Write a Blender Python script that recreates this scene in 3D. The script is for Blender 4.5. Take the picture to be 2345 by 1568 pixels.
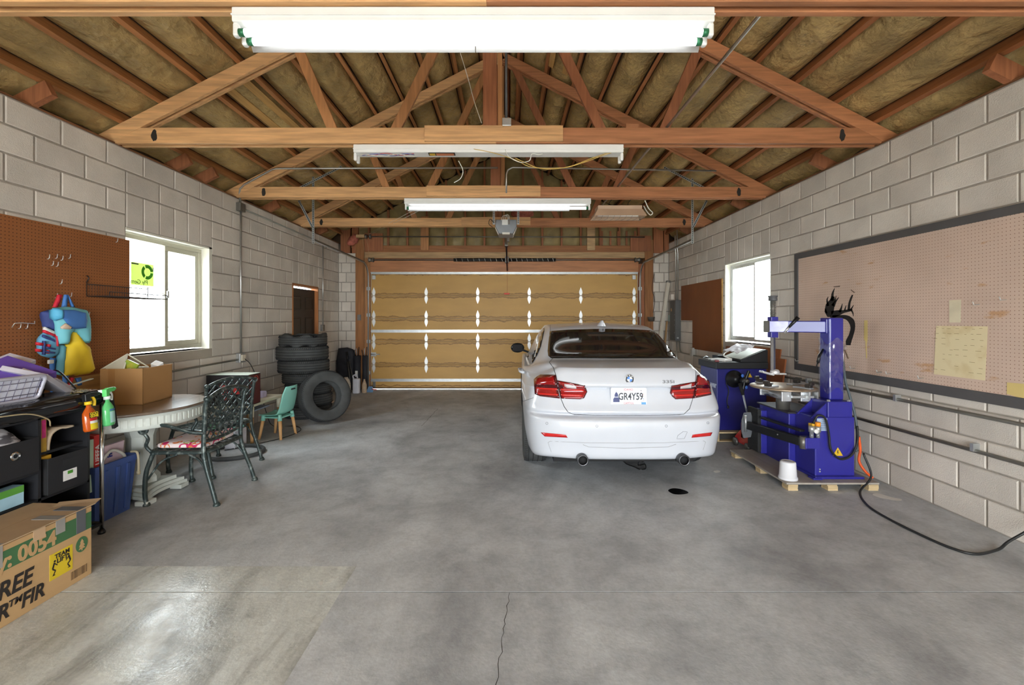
import bpy, bmesh, math, random
from mathutils import Vector, Matrix, noise
from mathutils.bvhtree import BVHTree
random.seed(7)
SC = bpy.context.scene
COL = SC.collection
for o in list(bpy.data.objects): bpy.data.objects.remove(o)
PI = math.pi
# ------------------------------------------------------------------ camera
FPX, VX, VY, CH = 1040.0, 1163.0, 730.0, 1.47      # focal length and vanishing point in px, eye height in m
cd = bpy.data.cameras.new('camera'); cam = bpy.data.objects.new('camera', cd); COL.objects.link(cam)
cd.sensor_width = 36; cd.lens = FPX/2345*36; cd.shift_x = (1172.5-VX)/2345; cd.shift_y = -(784-VY)/2345
cd.clip_start = .05
cam.location = (0, 0, CH); cam.rotation_euler = (PI/2, 0, 0); SC.camera = cam
# ------------------------------------------------------------------ view and world
SC.view_settings.view_transform = 'Standard'; SC.view_settings.look = 'None'
SC.view_settings.gamma = 1; SC.view_settings.use_curve_mapping = False
SC.view_settings.exposure = 1.35
W = bpy.data.worlds.new('overcast_sky'); SC.world = W; W.use_nodes = True
bg = W.node_tree.nodes['Background']; bg.inputs[0].default_value = (.90, .96, 1.0, 1); bg.inputs[1].default_value = 8.5
XL, XR, YB, YF, ZW = -3.54, 3.367, 9.495, -4.2, 3.048    # inner faces of the room
CX = (XL+XR)/2
def portal(loc, rot, sx, sy):
    l = bpy.data.lights.new('daylight_portal', 'AREA'); l.shape = 'RECTANGLE'; l.size = sx; l.size_y = sy
    l.cycles.is_portal = True
    o = bpy.data.objects.new('daylight_portal', l); COL.objects.link(o); o.location = loc; o.rotation_euler = rot
portal((XL-.12, 4.82, 1.72), (0, -PI/2, 0), 1.2, 1.22)
portal((XR+.12, 6.447, 1.72), (0, PI/2, 0), 1.2, 1.22)
portal((CX, YF-.05, 1.2), (PI/2, 0, 0), 5.4, 2.4)
# ------------------------------------------------------------------ helpers
def px(x, y, Y): return Vector(((x-VX)/FPX*Y, Y, CH-(y-VY)/FPX*Y))
def pxf(x, y, z=0.0):
    Y = FPX*(CH-z)/(y-VY); return px(x, y, Y)
def sr(*c):
    if len(c) == 1 and isinstance(c[0], str):
        h = c[0].lstrip('#'); c = [int(h[i:i+2], 16) for i in (0, 2, 4)]
    f = lambda v: v/12.92 if v <= .04045 else ((v+.055)/1.055)**2.4
    return tuple(f(v/255) for v in c)
def rotm(rx=0, ry=0, rz=0): return (Matrix.Rotation(rz, 3, 'Z') @ Matrix.Rotation(ry, 3, 'Y') @ Matrix.Rotation(rx, 3, 'X'))
MATS = {}
def nd(nt, t, **kw):
    n = nt.nodes.new(t)
    for k, v in kw.items(): setattr(n, k, v)
    return n
def M(name, col, rough=.6, metal=0, var=.1, vs=6, bump=0, bs=80, coat=0, stretch=(1,1,1), orand=0, col2=None, emit=0, spec=.5, trans=0, ior=1.45, alpha=1, thr=(.3,.7)):
    if name in MATS: return MATS[name]
    m = bpy.data.materials.new(name); m.use_nodes = True; nt = m.node_tree; L = nt.links
    p = nt.nodes['Principled BSDF']
    p.inputs['Roughness'].default_value = rough; p.inputs['Metallic'].default_value = metal
    p.inputs['Coat Weight'].default_value = coat; p.inputs['Coat Roughness'].default_value = .05
    p.inputs['Specular IOR Level'].default_value = spec; p.inputs['IOR'].default_value = ior
    p.inputs['Transmission Weight'].default_value = trans; p.inputs['Alpha'].default_value = alpha
    g = nd(nt, 'ShaderNodeNewGeometry'); mp = nd(nt, 'ShaderNodeMapping'); mp.inputs['Scale'].default_value = stretch
    L.new(g.outputs['Position'], mp.inputs['Vector'])
    n = nd(nt, 'ShaderNodeTexNoise'); n.inputs['Scale'].default_value = vs; n.inputs['Detail'].default_value = 5
    L.new(mp.outputs[0], n.inputs['Vector'])
    r = nd(nt, 'ShaderNodeValToRGB')
    a = tuple(c*(1-var) for c in col); b = tuple(min(1, c*(1+var)) for c in col) if col2 is None else col2
    r.color_ramp.elements[0].position = thr[0]; r.color_ramp.elements[1].position = thr[1]
    r.color_ramp.elements[0].color = (*a, 1); r.color_ramp.elements[1].color = (*b, 1)
    L.new(n.outputs['Fac'], r.inputs[0]); out = r.outputs[0]
    if orand:
        oi = nd(nt, 'ShaderNodeObjectInfo'); mr = nd(nt, 'ShaderNodeMapRange')
        mr.inputs[3].default_value = 1-orand; mr.inputs[4].default_value = 1+orand
        L.new(oi.outputs['Random'], mr.inputs[0])
        hs = nd(nt, 'ShaderNodeHueSaturation'); L.new(mr.outputs[0], hs.inputs['Value']); L.new(out, hs.inputs['Color']); out = hs.outputs[0]
    L.new(out, p.inputs['Base Color'])
    if emit:
        p.inputs['Emission Strength'].default_value = emit; p.inputs['Emission Color'].default_value = (*col, 1)
    if bump:
        n2 = nd(nt, 'ShaderNodeTexNoise'); n2.inputs['Scale'].default_value = bs; n2.inputs['Detail'].default_value = 4
        L.new(mp.outputs[0], n2.inputs['Vector'])
        bu = nd(nt, 'ShaderNodeBump'); bu.inputs['Strength'].default_value = bump; bu.inputs['Distance'].default_value = .01
        L.new(n2.outputs['Fac'], bu.inputs['Height']); L.new(bu.outputs[0], p.inputs['Normal'])
    MATS[name] = m; return m
def translucent(name, col):
    m = M(name, col, .6, var=.03); nt = m.node_tree; L = nt.links; p = nt.nodes['Principled BSDF']; o = nt.nodes['Material Output']
    t = nd(nt, 'ShaderNodeBsdfTranslucent'); t.inputs[0].default_value = (*col, 1); x = nd(nt, 'ShaderNodeMixShader'); x.inputs[0].default_value = .35
    L.new(p.outputs[0], x.inputs[1]); L.new(t.outputs[0], x.inputs[2]); L.new(x.outputs[0], o.inputs[0]); return m
def glassmat(name, tint, mixf, rough=.02, dirt=0, dcol=(.8, .85, .9)):
    m = bpy.data.materials.new(name); m.use_nodes = True; nt = m.node_tree; L = nt.links
    nt.nodes.remove(nt.nodes['Principled BSDF']); o = nt.nodes['Material Output']
    t = nd(nt, 'ShaderNodeBsdfTransparent'); t.inputs[0].default_value = (*tint, 1)
    gl = nd(nt, 'ShaderNodeBsdfGlossy'); gl.inputs['Roughness'].default_value = rough
    mx = nd(nt, 'ShaderNodeMixShader'); mx.inputs[0].default_value = mixf
    L.new(t.outputs[0], mx.inputs[1]); L.new(gl.outputs[0], mx.inputs[2]); out = mx.outputs[0]
    if dirt:
        d = nd(nt, 'ShaderNodeBsdfTranslucent'); d.inputs[0].default_value = (*dcol, 1)
        n = nd(nt, 'ShaderNodeTexNoise'); n.inputs['Scale'].default_value = 5; n.inputs['Detail'].default_value = 8
        g = nd(nt, 'ShaderNodeNewGeometry'); L.new(g.outputs['Position'], n.inputs['Vector'])
        mr = nd(nt, 'ShaderNodeMapRange'); mr.inputs[1].default_value = .35; mr.inputs[2].default_value = .75; mr.inputs[3].default_value = dirt*.4; mr.inputs[4].default_value = dirt
        L.new(n.outputs['Fac'], mr.inputs[0])
        m2 = nd(nt, 'ShaderNodeMixShader'); L.new(mr.outputs[0], m2.inputs[0]); L.new(out, m2.inputs[1]); L.new(d.outputs[0], m2.inputs[2]); out = m2.outputs[0]
    L.new(out, o.inputs[0]); MATS[name] = m; return m
class MB:
    """collects shapes for ONE mesh object"""
    def __init__(s): s.v = []; s.f = []; s.sm = []
    def add(s, vs, fs, smooth=False):
        n = len(s.v); s.v += [Vector(v) for v in vs]; s.f += [[i+n for i in f] for f in fs]; s.sm += [smooth]*len(fs); return s
    def box(s, c, d, R=None):
        c = Vector(c); h = [x/2 for x in d]
        vs = [Vector((x*h[0], y*h[1], z*h[2])) for x in (-1, 1) for y in (-1, 1) for z in (-1, 1)]
        if R is not None: vs = [R @ v for v in vs]
        return s.add([c+v for v in vs], [(0,1,3,2),(4,6,7,5),(0,4,5,1),(2,3,7,6),(0,2,6,4),(1,5,7,3)])
    def bx(s, x0, x1, y0, y1, z0, z1): return s.box(((x0+x1)/2, (y0+y1)/2, (z0+z1)/2), (x1-x0, y1-y0, z1-z0))
    def bar(s, p, q, w, h, up=(0,0,1)):
        p, q = Vector(p), Vector(q); d = (q-p); l = d.length; d.normalize()
        u = Vector(up); a = d.cross(u)
        if a.length < 1e-5: a = d.cross(Vector((1,0,0)))
        a.normalize(); b = a.cross(d); R = Matrix((d, a, b)).transposed()
        return s.box((p+q)/2, (l, w, h), R)
    def tube(s, pts, r, n=8, closed=False, caps=True, smooth=True, flat=None):
        pts = [Vector(p) for p in pts]; k = len(pts); rs = r if isinstance(r, (list, tuple)) else [r]*k
        T = []
        for i in range(k):
            a = pts[i-1] if (i or closed) else pts[i]; b = pts[(i+1) % k] if (i < k-1 or closed) else pts[i]
            t = b-a; T.append(t.normalized() if t.length > 1e-9 else Vector((0,0,1)))
        u = T[0].orthogonal().normalized()
        if flat is not None:
            u = (Vector(flat)-T[0]*Vector(flat).dot(T[0])).normalized()
        vs = []
        for i in range(k):
            u = (u-T[i]*u.dot(T[i]))
            u = u.normalized() if u.length > 1e-6 else T[i].orthogonal().normalized()
            w = T[i].cross(u); ri = rs[i]; ra, rb = ri if isinstance(ri, (tuple, list)) else (ri, ri)
            for j in range(n):
                t = 2*PI*(j+.5)/n; vs.append(pts[i]+u*math.cos(t)*ra+w*math.sin(t)*rb)
        fs = []
        for i in range(k if closed else k-1):
            for j in range(n):
                a = i*n; b = ((i+1) % k)*n; fs.append((a+j, a+(j+1) % n, b+(j+1) % n, b+j))
        s.add(vs, fs, smooth)
        if caps and not closed:
            m = len(s.v)-len(vs); s.f += [[m+j for j in range(n)][::-1], [m+(k-1)*n+j for j in range(n)]]; s.sm += [False, False]
        return s
    def lathe(s, prof, n=24, c=(0,0,0), R=None, smooth=True, a0=0, a1=2*PI, closedprof=False):
        full = abs(a1-a0-2*PI) < 1e-6; m = n if full else n+1; vs = []
        for i in range(m):
            t = a0+(a1-a0)*i/n
            for (r, z) in prof:
                v = Vector((r*math.cos(t), r*math.sin(t), z)); v = R @ v if R is not None else v; vs.append(Vector(c)+v)
        k = len(prof); fs = []
        for i in range(n):
            a = i*k; b = ((i+1) % m)*k
            for j in range(k if closedprof else k-1):
                j2 = (j+1) % k; fs.append((a+j, b+j, b+j2, a+j2))
        return s.add(vs, fs, smooth)
    def cyl(s, p, q, r, n=16, r2=None, smooth=True):
        return s.tube([p, q], [r, r if r2 is None else r2], n, smooth=smooth)
    def prism(s, poly, h, Mx=None):
        n = len(poly); vs = [Vector((x, y, 0)) for x, y in poly]+[Vector((x, y, h)) for x, y in poly]
        if Mx is not None: vs = [Mx @ v for v in vs]
        return s.add(vs, [list(range(n))[::-1], [n+i for i in range(n)]]+[(i, (i+1) % n, n+(i+1) % n, n+i) for i in range(n)])
    def grid(s, f, nu, nv, smooth=True, closeu=False):
        vs = [f(i/nu, j/nv) for i in range(nu if closeu else nu+1) for j in range(nv+1)]
        m = nu if closeu else nu+1; k = nv+1
        return s.add(vs, [(i*k+j, ((i+1) % m)*k+j, ((i+1) % m)*k+j+1, i*k+j+1) for i in range(nu) for j in range(nv)], smooth)
    def ball(s, c, r, n=12, m=8):
        r = r if isinstance(r, (tuple, list)) else (r, r, r); c = Vector(c)
        return s.grid(lambda a, b: c+Vector((r[0]*math.cos(2*PI*a)*math.sin(PI*b), r[1]*math.sin(2*PI*a)*math.sin(PI*b), r[2]*math.cos(PI*b))), n, m, True, True)
    def mesh(s, name):
        me = bpy.data.meshes.new(name); me.from_pydata([tuple(v) for v in s.v], [], s.f)
        for p, k in zip(me.polygons, s.sm): p.use_smooth = k
        bm = bmesh.new(); bm.from_mesh(me); bmesh.ops.recalc_face_normals(bm, faces=bm.faces); bm.to_mesh(me); bm.free(); return me
    def build(s, name, mat, parent=None, label=None, cat=None, group=None, kind=None, bevel=0, seg=2, local=False, thick=0, sub=0):
        me = None
        loc = Vector((0,0,0))
        if parent is None and not local and s.v:
            lo = [min(v[i] for v in s.v) for i in range(3)]; hi = [max(v[i] for v in s.v) for i in range(3)]
            loc = Vector(((lo[0]+hi[0])/2, (lo[1]+hi[1])/2, lo[2])); s.v = [v-loc for v in s.v]
        me = s.mesh(name); o = bpy.data.objects.new(name, me); COL.objects.link(o); o.location = loc
        me.materials.append(mat)
        if parent is not None:
            o.parent = parent
            if not local and parent.parent is None: o.matrix_parent_inverse = parent.matrix_basis.inverted()
        tag(o, label, cat, group, kind)
        if thick: md = o.modifiers.new('thick', 'SOLIDIFY'); md.thickness = thick; md.offset = 0
        if bevel: md = o.modifiers.new('bevel', 'BEVEL'); md.width = bevel; md.segments = seg; md.limit_method = 'ANGLE'; md.angle_limit = .6
        if sub: md = o.modifiers.new('sub', 'SUBSURF'); md.levels = sub; md.render_levels = sub
        return o
def tag(o, label=None, cat=None, group=None, kind=None):
    for k, v in (('label', label), ('category', cat), ('group', group), ('kind', kind)):
        if v: o[k] = v
    return o
def thing(name, loc, label, cat, group=None, rz=0, kind=None):
    o = bpy.data.objects.new(name, None); COL.objects.link(o); o.location = loc; o.rotation_euler = (0, 0, rz); o.empty_display_size = .1
    bpy_matrix(o); return tag(o, label, cat, group, kind)
def bpy_matrix(o): o.matrix_basis = Matrix.Translation(o.location) @ o.rotation_euler.to_matrix().to_4x4()
def copy_tree(o, parent=None):
    c = o.copy(); COL.objects.link(c); c.parent = parent
    for ch in [x for x in o.children]: copy_tree(ch, c)
    return c
def text(name, s, size, Mx, mat, parent=None, ext=.0006, bold=0, sx=1, local=False, shear=0):
    cu = bpy.data.curves.new(name, 'FONT'); cu.body = s; cu.size = size; cu.extrude = ext; cu.offset = bold; cu.align_x = 'CENTER'; cu.align_y = 'CENTER'; cu.resolution_u = 3; cu.shear = shear
    t = bpy.data.objects.new(name, cu); COL.objects.link(t)
    dg = bpy.context.evaluated_depsgraph_get(); me = bpy.data.meshes.new_from_object(t.evaluated_get(dg)); bpy.data.objects.remove(t)
    me.transform(Mx @ Matrix.Diagonal((sx, 1, 1, 1))); me.name = name; me.materials.clear(); me.materials.append(mat)
    o = bpy.data.objects.new(name, me); COL.objects.link(o)
    if parent is not None:
        o.parent = parent
        if not local and parent.parent is None: o.matrix_parent_inverse = parent.matrix_basis.inverted()
    return o
def frame(o, x, y):   # 4x4 with given origin, text right axis and up axis
    x = Vector(x).normalized(); y = Vector(y).normalized(); z = x.cross(y); m = Matrix((x, y, z)).transposed().to_4x4(); m.translation = Vector(o); return m
def cr(pts, n=8, closed=False):   # catmull-rom through points
    P = [Vector(p) for p in pts]; k = len(P); out = []
    for i in range(k if closed else k-1):
        a = P[(i-1) % k] if (i or closed) else P[0]*2-P[1]; b = P[i]; c = P[(i+1) % k]; d = P[(i+2) % k] if (i < k-2 or closed) else P[-1]*2-P[-2]
        for j in range(n):
            t = j/n; out.append(.5*((2*b)+(c-a)*t+(2*a-5*b+4*c-d)*t*t+(3*b-a-3*c+d)*t**3))
    if not closed: out.append(P[-1])
    return out
def ident(): return Matrix.Identity(4)
# ------------------------------------------------------------------ materials of the room
BLOCK = M('concrete_block', sr(212,203,192), .95, var=.09, vs=3, bump=.35, bs=140, orand=.1)
MORTAR = M('mortar', sr(158,149,138), .95, var=.12, vs=9, bump=.5, bs=60)
CONC = M('sill_concrete', sr(176,166,152), .9, var=.08, vs=5, bump=.2)
def woodm(name, c, axis, var=.22, rough=.62, orand=.13):
    st = {'x': (1, 14, 14), 'y': (14, 1, 14), 'z': (14, 14, 1)}[axis]
    return M(name, sr(*c), rough, var=var, vs=2.6, bump=.12, bs=9, stretch=st, orand=orand)
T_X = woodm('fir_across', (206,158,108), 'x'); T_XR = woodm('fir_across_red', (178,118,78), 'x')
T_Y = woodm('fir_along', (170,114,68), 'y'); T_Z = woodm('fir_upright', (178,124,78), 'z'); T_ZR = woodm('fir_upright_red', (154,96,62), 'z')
OLDW = woodm('weathered_beam', (184,150,108), 'x', var=.25)
DECK = M('roof_deck', sr(70,52,36), .9, var=.3, vs=4)
KRAFT = M('kraft_paper', sr(178,150,98), .42, var=.3, vs=5, bump=.9, bs=16, orand=.08, stretch=(1,.7,1))
next(n for n in KRAFT.node_tree.nodes if n.type == 'BUMP').inputs['Distance'].default_value = .035
STEEL = M('galvanised', sr(196,198,198), .38, .75, var=.1, vs=12)
STEELD = M('dull_steel', sr(128,124,118), .45, .7, var=.15, vs=12)
WHITE = M('white_enamel', sr(232,230,226), .4, var=.03)
BLACK = M('black_plastic', sr(26,26,28), .35, var=.15)
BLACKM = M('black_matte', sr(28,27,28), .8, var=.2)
CHROME = M('chrome', sr(215,215,215), .12, 1, var=.03)
# ------------------------------------------------------------------ floor
def floor_mat():
    m = bpy.data.materials.new('stained_concrete'); m.use_nodes = True; nt = m.node_tree; L = nt.links; p = nt.nodes['Principled BSDF']
    g = nd(nt, 'ShaderNodeNewGeometry'); pos = g.outputs['Position']
    def noi(sc, det=6, dist=0, st=None):
        n = nd(nt, 'ShaderNodeTexNoise'); n.inputs['Scale'].default_value = sc; n.inputs['Detail'].default_value = det; n.inputs['Distortion'].default_value = dist; n.inputs['Roughness'].default_value = .6
        if st:
            mp = nd(nt, 'ShaderNodeMapping'); mp.inputs['Scale'].default_value = st; mp.inputs['Rotation'].default_value = (0, 0, .5); L.new(pos, mp.inputs[0]); L.new(mp.outputs[0], n.inputs['Vector'])
        else: L.new(pos, n.inputs['Vector'])
        return n.outputs['Fac']
    def ramp(f, e):
        r = nd(nt, 'ShaderNodeValToRGB'); el = r.color_ramp.elements
        while len(el) < len(e): el.new(.5)
        for k, (a, c) in zip(el, e): k.position = a; k.color = (*c, 1)
        L.new(f, r.inputs[0]); return r.outputs[0]
    def mixc(f, a, b, mode='MIX'):
        x = nd(nt, 'ShaderNodeMix', data_type='RGBA', blend_type=mode)
        for inp, v in ((x.inputs[0], f), (x.inputs[6], a), (x.inputs[7], b)):
            if hasattr(v, 'links'): L.new(v, inp)
            else: inp.default_value = v if not isinstance(v, tuple) else (*v, 1)
        return x.outputs[2]
    def mth(op, a, b):
        x = nd(nt, 'ShaderNodeMath', operation=op)
        for i, v in enumerate((a, b)):
            if hasattr(v, 'links'): L.new(v, x.inputs[i])
            else: x.inputs[i].default_value = v
        return x.outputs[0]
    base = ramp(noi(1.3, 8, .6), [(.28, sr(164,166,168)), (.5, sr(194,197,199)), (.72, sr(212,214,215))])
    spk = ramp(noi(38, 3), [(.3, (.86,.86,.86)), (.6, (1,1,1))]); base = mixc(1.0, base, spk, 'MULTIPLY')
    st = ramp(noi(.9, 7, 1.2, (1, .55, 1)), [(.34, (.6,.6,.61)), (.58, (1,1,1))]); base = mixc(.8, base, st, 'MULTIPLY')
    mid = ramp(noi(7, 9, .3), [(.3, (.8,.8,.8)), (.55, (1,1,1))]); base = mixc(.9, base, mid, 'MULTIPLY')
    pale = ramp(noi(2.1, 9, .5, (1.6, .5, 1)), [(.38, sr(158,158,152)), (.5, sr(206,208,203)), (.66, sr(224,227,222))]); pale = mixc(1, pale, spk, 'MULTIPLY')
    sx = nd(nt, 'ShaderNodeSeparateXYZ'); L.new(pos, sx.inputs[0])
    mask = mth('MULTIPLY', mth('LESS_THAN', sx.outputs[0], -.9), mth('LESS_THAN', sx.outputs[1], 2.7))
    L.new(mixc(mask, base, pale), p.inputs['Base Color'])
    rg = nd(nt, 'ShaderNodeMapRange'); rg.inputs[3].default_value = .5; rg.inputs[4].default_value = .78; L.new(noi(3, 6), rg.inputs[0])
    rp = nd(nt, 'ShaderNodeMapRange'); rp.inputs[1].default_value = .3; rp.inputs[2].default_value = .7; rp.inputs[3].default_value = .12; rp.inputs[4].default_value = .42; L.new(noi(5, 8), rp.inputs[0])
    L.new(mixc(mask, rg.outputs[0], rp.outputs[0]), p.inputs['Roughness'])
    bu = nd(nt, 'ShaderNodeBump'); bu.inputs['Strength'].default_value = .12; bu.inputs['Distance'].default_value = .01; L.new(noi(55, 4), bu.inputs['Height']); L.new(bu.outputs[0], p.inputs['Normal'])
    return m
FLOORM = floor_mat()
floor = MB().bx(XL-.2, XR+.2, YF-.3, YB+.25, -.25, -.012).build('floor', M('joint_dark', sr(64,62,58), .95), kind='structure', label='stained grey concrete garage floor slab', local=True)  # dark base colour that shows through the open slab joint
YJ = 2.445
MB().bx(XL-.2, XR+.2, YF-.3, YJ-.004, -.2, 0).build('slab', FLOORM, floor)
MB().bx(XL-.2, XR+.2, YJ+.004, YB+.25, -.2, 0).build('slab', FLOORM, floor)
GROUND = M('ground_outside', sr(190,188,180), .9, var=.15, vs=.7)
MB().bx(-40, 40, -40, 40, -.6, -.26).build('ground_outside', GROUND, kind='structure', local=True, label='pale ground outside the garage')
def crack(pts, w, name='crack'):
    b = MB(); P = []
    for i in range(len(pts)-1):
        a, c = Vector(pts[i]), Vector(pts[i+1])
        for j in range(6): P.append(a.lerp(c, j/6)+Vector((random.uniform(-.008, .008), 0, 0)))
    P.append(Vector(pts[-1])); vs = []
    for p in P: k = w*random.uniform(.4, 1); vs += [(p.x-k, p.y, .0008), (p.x+k, p.y, .0008)]
    b.add(vs, [(2*i, 2*i+1, 2*i+3, 2*i+2) for i in range(len(P)-1)]); b.build(name, CRK, floor)
CRK = M('crack_dark', sr(58,56,52), .95, var=.2)
crack([pxf(1168, 1357), pxf(1158, 1420), pxf(1150, 1480), pxf(1135, 1566), pxf(1128, 1640)], .0022)
crack([pxf(1003, 935), pxf(985, 955), pxf(965, 975)], .003)
# ------------------------------------------------------------------ block walls
def wall_blocks(parent, to_world, ranges, zones, y0, y1, kmax=15, par=0, half=.2032):
    """to_world(a, z, depth)->xyz ; a runs along the wall"""
    cache = {}
    def blk(L_, h):
        k = (round(L_, 3), round(h, 3))
        if k not in cache:
            b = MB(); e = .006; d = .19
            hx, hz = L_/2-.006, h/2-.006
            # front frame bevelled: outer rim sits back, face proud
            vs = [(-hx,-hz,e),(hx,-hz,e),(hx,hz,e),(-hx,hz,e),(-hx+.007,-hz+.007,0),(hx-.007,-hz+.007,0),(hx-.007,hz-.007,0),(-hx+.007,hz-.007,0),
                  (-hx,-hz,d),(hx,-hz,d),(hx,hz,d),(-hx,hz,d)]
            fs = [(4,5,6,7),(0,1,5,4),(1,2,6,5),(2,3,7,6),(3,0,4,7),(0,8,9,1),(1,9,10,2),(2,10,11,3),(3,11,8,0),(8,11,10,9)]
            b.add(vs, fs); me = b.mesh('block'); me.materials.append(BLOCK); cache[k] = me
        return cache[k]
    def put(a, z, L_, h):
        o = bpy.data.objects.new('block', blk(L_, h)); COL.objects.link(o); o.parent = parent
        o.matrix_basis = to_world(a, z, random.uniform(-.0015, .0015))
    rest = MB()
    for k in range(kmax):
        z = (k+.5)*.2032; off = 1 if (k % 2 == par) else 0
        js = sorted(y1-half*(2*n+off) for n in range(-1, 60)); js = [j for j in js if y0-.42 < j < y1+.42]
        for a, b in zip(js[:-1], js[1:]):
            segs = [(max(a, y0), min(b, y1))]
            for (u0, u1, w0, w1) in zones:
                if z > w0 and z < w1:
                    ns = []
                    for s, e in segs:
                        if e <= u0 or s >= u1: ns.append((s, e))
                        else:
                            if s < u0: ns.append((s, u0))
                            if e > u1: ns.append((u1, e))
                    segs = ns
            for s, e in segs:
                if e-s < .04: continue
                put((s+e)/2, z, e-s, .2032)
    for (u0, u1, w0, w1, n) in ranges:
        w = (u1-u0)/n
        for i in range(n): put(u0+w*(i+.5), (w0+w1)/2, w, w1-w0)
def slab_with_holes(b, mk, y0, y1, z1, holes):
    ys = sorted({y0, y1, *[h[0] for h in holes], *[h[1] for h in holes]})
    for a, c in zip(ys[:-1], ys[1:]):
        hs = [h for h in holes if h[0] <= a and h[1] >= c]
        if not hs: mk(b, a, c, 0, z1)
        for h in hs:
            if h[2] > 0: mk(b, a, c, 0, h[2])
            mk(b, a, c, h[3], z1)
WY0, WY1, WZ0, WZ1 = 4.212, 5.431, 1.12, 2.32
RY0, RY1 = 5.837, 7.057
DY0, DY1, DZ = 7.463, 8.479, 2.06
VIS = 2.75
b = MB(); slab_with_holes(b, lambda b, a, c, z0, z1: b.bx(XL-.2, XL-.006, a, c, z0, z1), YF, YB+.2, ZW, [(WY0, WY1, WZ0, WZ1), (DY0, DY1, 0, DZ)])
wall_left = b.build('wall_left', MORTAR, kind='structure', label='grey concrete block wall with the wide sliding window and black door', local=True)
RL = Matrix(((0,0,-1,0),(1,0,0,0),(0,1,0,0),(0,0,0,1)))   # local x->Y, y->Z, z(depth)->-X
def tl(a, z, j): m = RL.copy(); m.translation = (XL+j, a, z); return m
wall_blocks(wall_left, tl, [(WY0, WY1, WZ1, 2.642, 6), (DY0, DY1, DZ, 2.438, 5)], [(WY0, WY1, 1.016, 2.642), (DY0, DY1, 0, 2.438)], VIS, YB, par=0)
MB().bx(XL-.2, XL+.004, WY0, WY1, 1.012, WZ0).build('sill', CONC, wall_left, bevel=.006)
b = MB(); slab_with_holes(b, lambda b, a, c, z0, z1: b.bx(XR+.006, XR+.2, a, c, z0, z1), YF, YB+.2, ZW, [(RY0, RY1, WZ0, WZ1)])
wall_right = b.build('wall_right', MORTAR, kind='structure', label='grey concrete block wall with the narrow-looking window and framed pegboard', local=True)
RR = Matrix(((0,0,1,0),(1,0,0,0),(0,1,0,0),(0,0,0,1)))
def tr(a, z, j): m = RR.copy(); m.translation = (XR+j, a, z); return m
wall_blocks(wall_right, tr, [(RY0, RY1, WZ1, 2.642, 6)], [(RY0, RY1, 1.016, 2.642)], VIS, YB, par=0)
MB().bx(XR-.004, XR+.2, RY0, RY1, 1.012, WZ0).build('sill', CONC, wall_right, bevel=.006)
# the run of the walls beside and behind the camera
for w, x0, x1 in ((wall_left, XL-.15, XL), (wall_right, XR, XR+.15)):
    b = MB()
    for k in range(15):
        n = int((VIS-YF)/.4064)+2
        for i in range(n):
            a = YF+(i-(k % 2)*.5)*.4064; c = min(a+.394, VIS-.01); a = max(a, YF)
            if c-a > .015: b.bx(x0, x1, a, c, k*.2032+.006, (k+1)*.2032-.006)
    b.build('block_run', BLOCK, w, kind='stuff')
b = MB().bx(XL-.006, -3.18, YB+.006, YB+.2, 0, 2.845).bx(3.03, XR+.006, YB+.006, YB+.2, 0, 2.845)
wall_back = b.build('wall_back', MORTAR, kind='structure', label='short block piers at either side of the overhead door', local=True)
RB = Matrix(((1,0,0,0),(0,0,1,0),(0,1,0,0),(0,0,0,1)))
def tb(a, z, j): m = RB.copy(); m.translation = (a, YB+j, z); return m
wall_blocks(wall_back, tb, [], [], XL, -3.18, 14, par=0, half=.1)
wall_blocks(wall_back, tb, [], [], 3.03, XR, 14, par=1, half=.1)
b = MB().bx(XL-.2, CX-2.7, YF-.2, YF, 0, ZW).bx(CX+2.7, XR+.2, YF-.2, YF, 0, ZW).bx(XL-.2, XR+.2, YF-.2, YF, 2.4, ZW)
b.add([(XL-.5, YF-.1, ZW), (XR+.5, YF-.1, ZW), (CX, YF-.1, 5.3)], [(0,1,2)])
b.build('wall_front', BLOCK, kind='structure', label='block wall with the open vehicle doorway facing the overhead door', local=True)
PLATE = woodm('sill_plate', (120,78,48), 'y')
for i, (a, c) in enumerate(((XL-.12, XL+.008), (XR-.008, XR+.12))):
    MB().bx(a, c, YF, YB, ZW, ZW+.012).build('trim_%d' % (i+1), PLATE, kind='structure', label='thin timber plate along the top of the %s block wall' % ('left', 'right')[i], local=True)
# ------------------------------------------------------------------ roof
SL = .51; Z0 = 3.2; HS = (XR-XL)/2
def ztop(x): return Z0+SL*(HS-abs(x-CX))
LANG = math.atan(SL)
b = MB()
for s in (-1, 1):
    x1 = CX+s*(HS+.5); d = .13
    b.add([(x1, YF-.3, ztop(x1)+d), (CX, YF-.3, ztop(CX)+d), (CX, YB+.4, ztop(CX)+d), (x1, YB+.4, ztop(x1)+d),
           (x1, YF-.3, ztop(x1)+d+.03), (CX, YF-.3, ztop(CX)+d+.03), (CX, YB+.4, ztop(CX)+d+.03), (x1, YB+.4, ztop(x1)+d+.03)], [(0,1,2,3),(7,6,5,4),(0,4,5,1),(1,5,6,2),(2,6,7,3),(3,7,4,0)])
ceiling = b.build('ceiling', DECK, kind='structure', label='pitched timber roof lined with kraft faced insulation between purlins', local=True)
PUR = [HS-.068-i*.3514 for i in range(10)]      # horizontal distances from the ridge
def slope_pt(s, d, h, Y):    # d: horizontal distance from ridge, h: height above the chord tops, measured square to the slope
    return Vector((CX+s*(d+h*math.sin(LANG)), Y, ztop(CX+s*d)+h*math.cos(LANG)))
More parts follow.
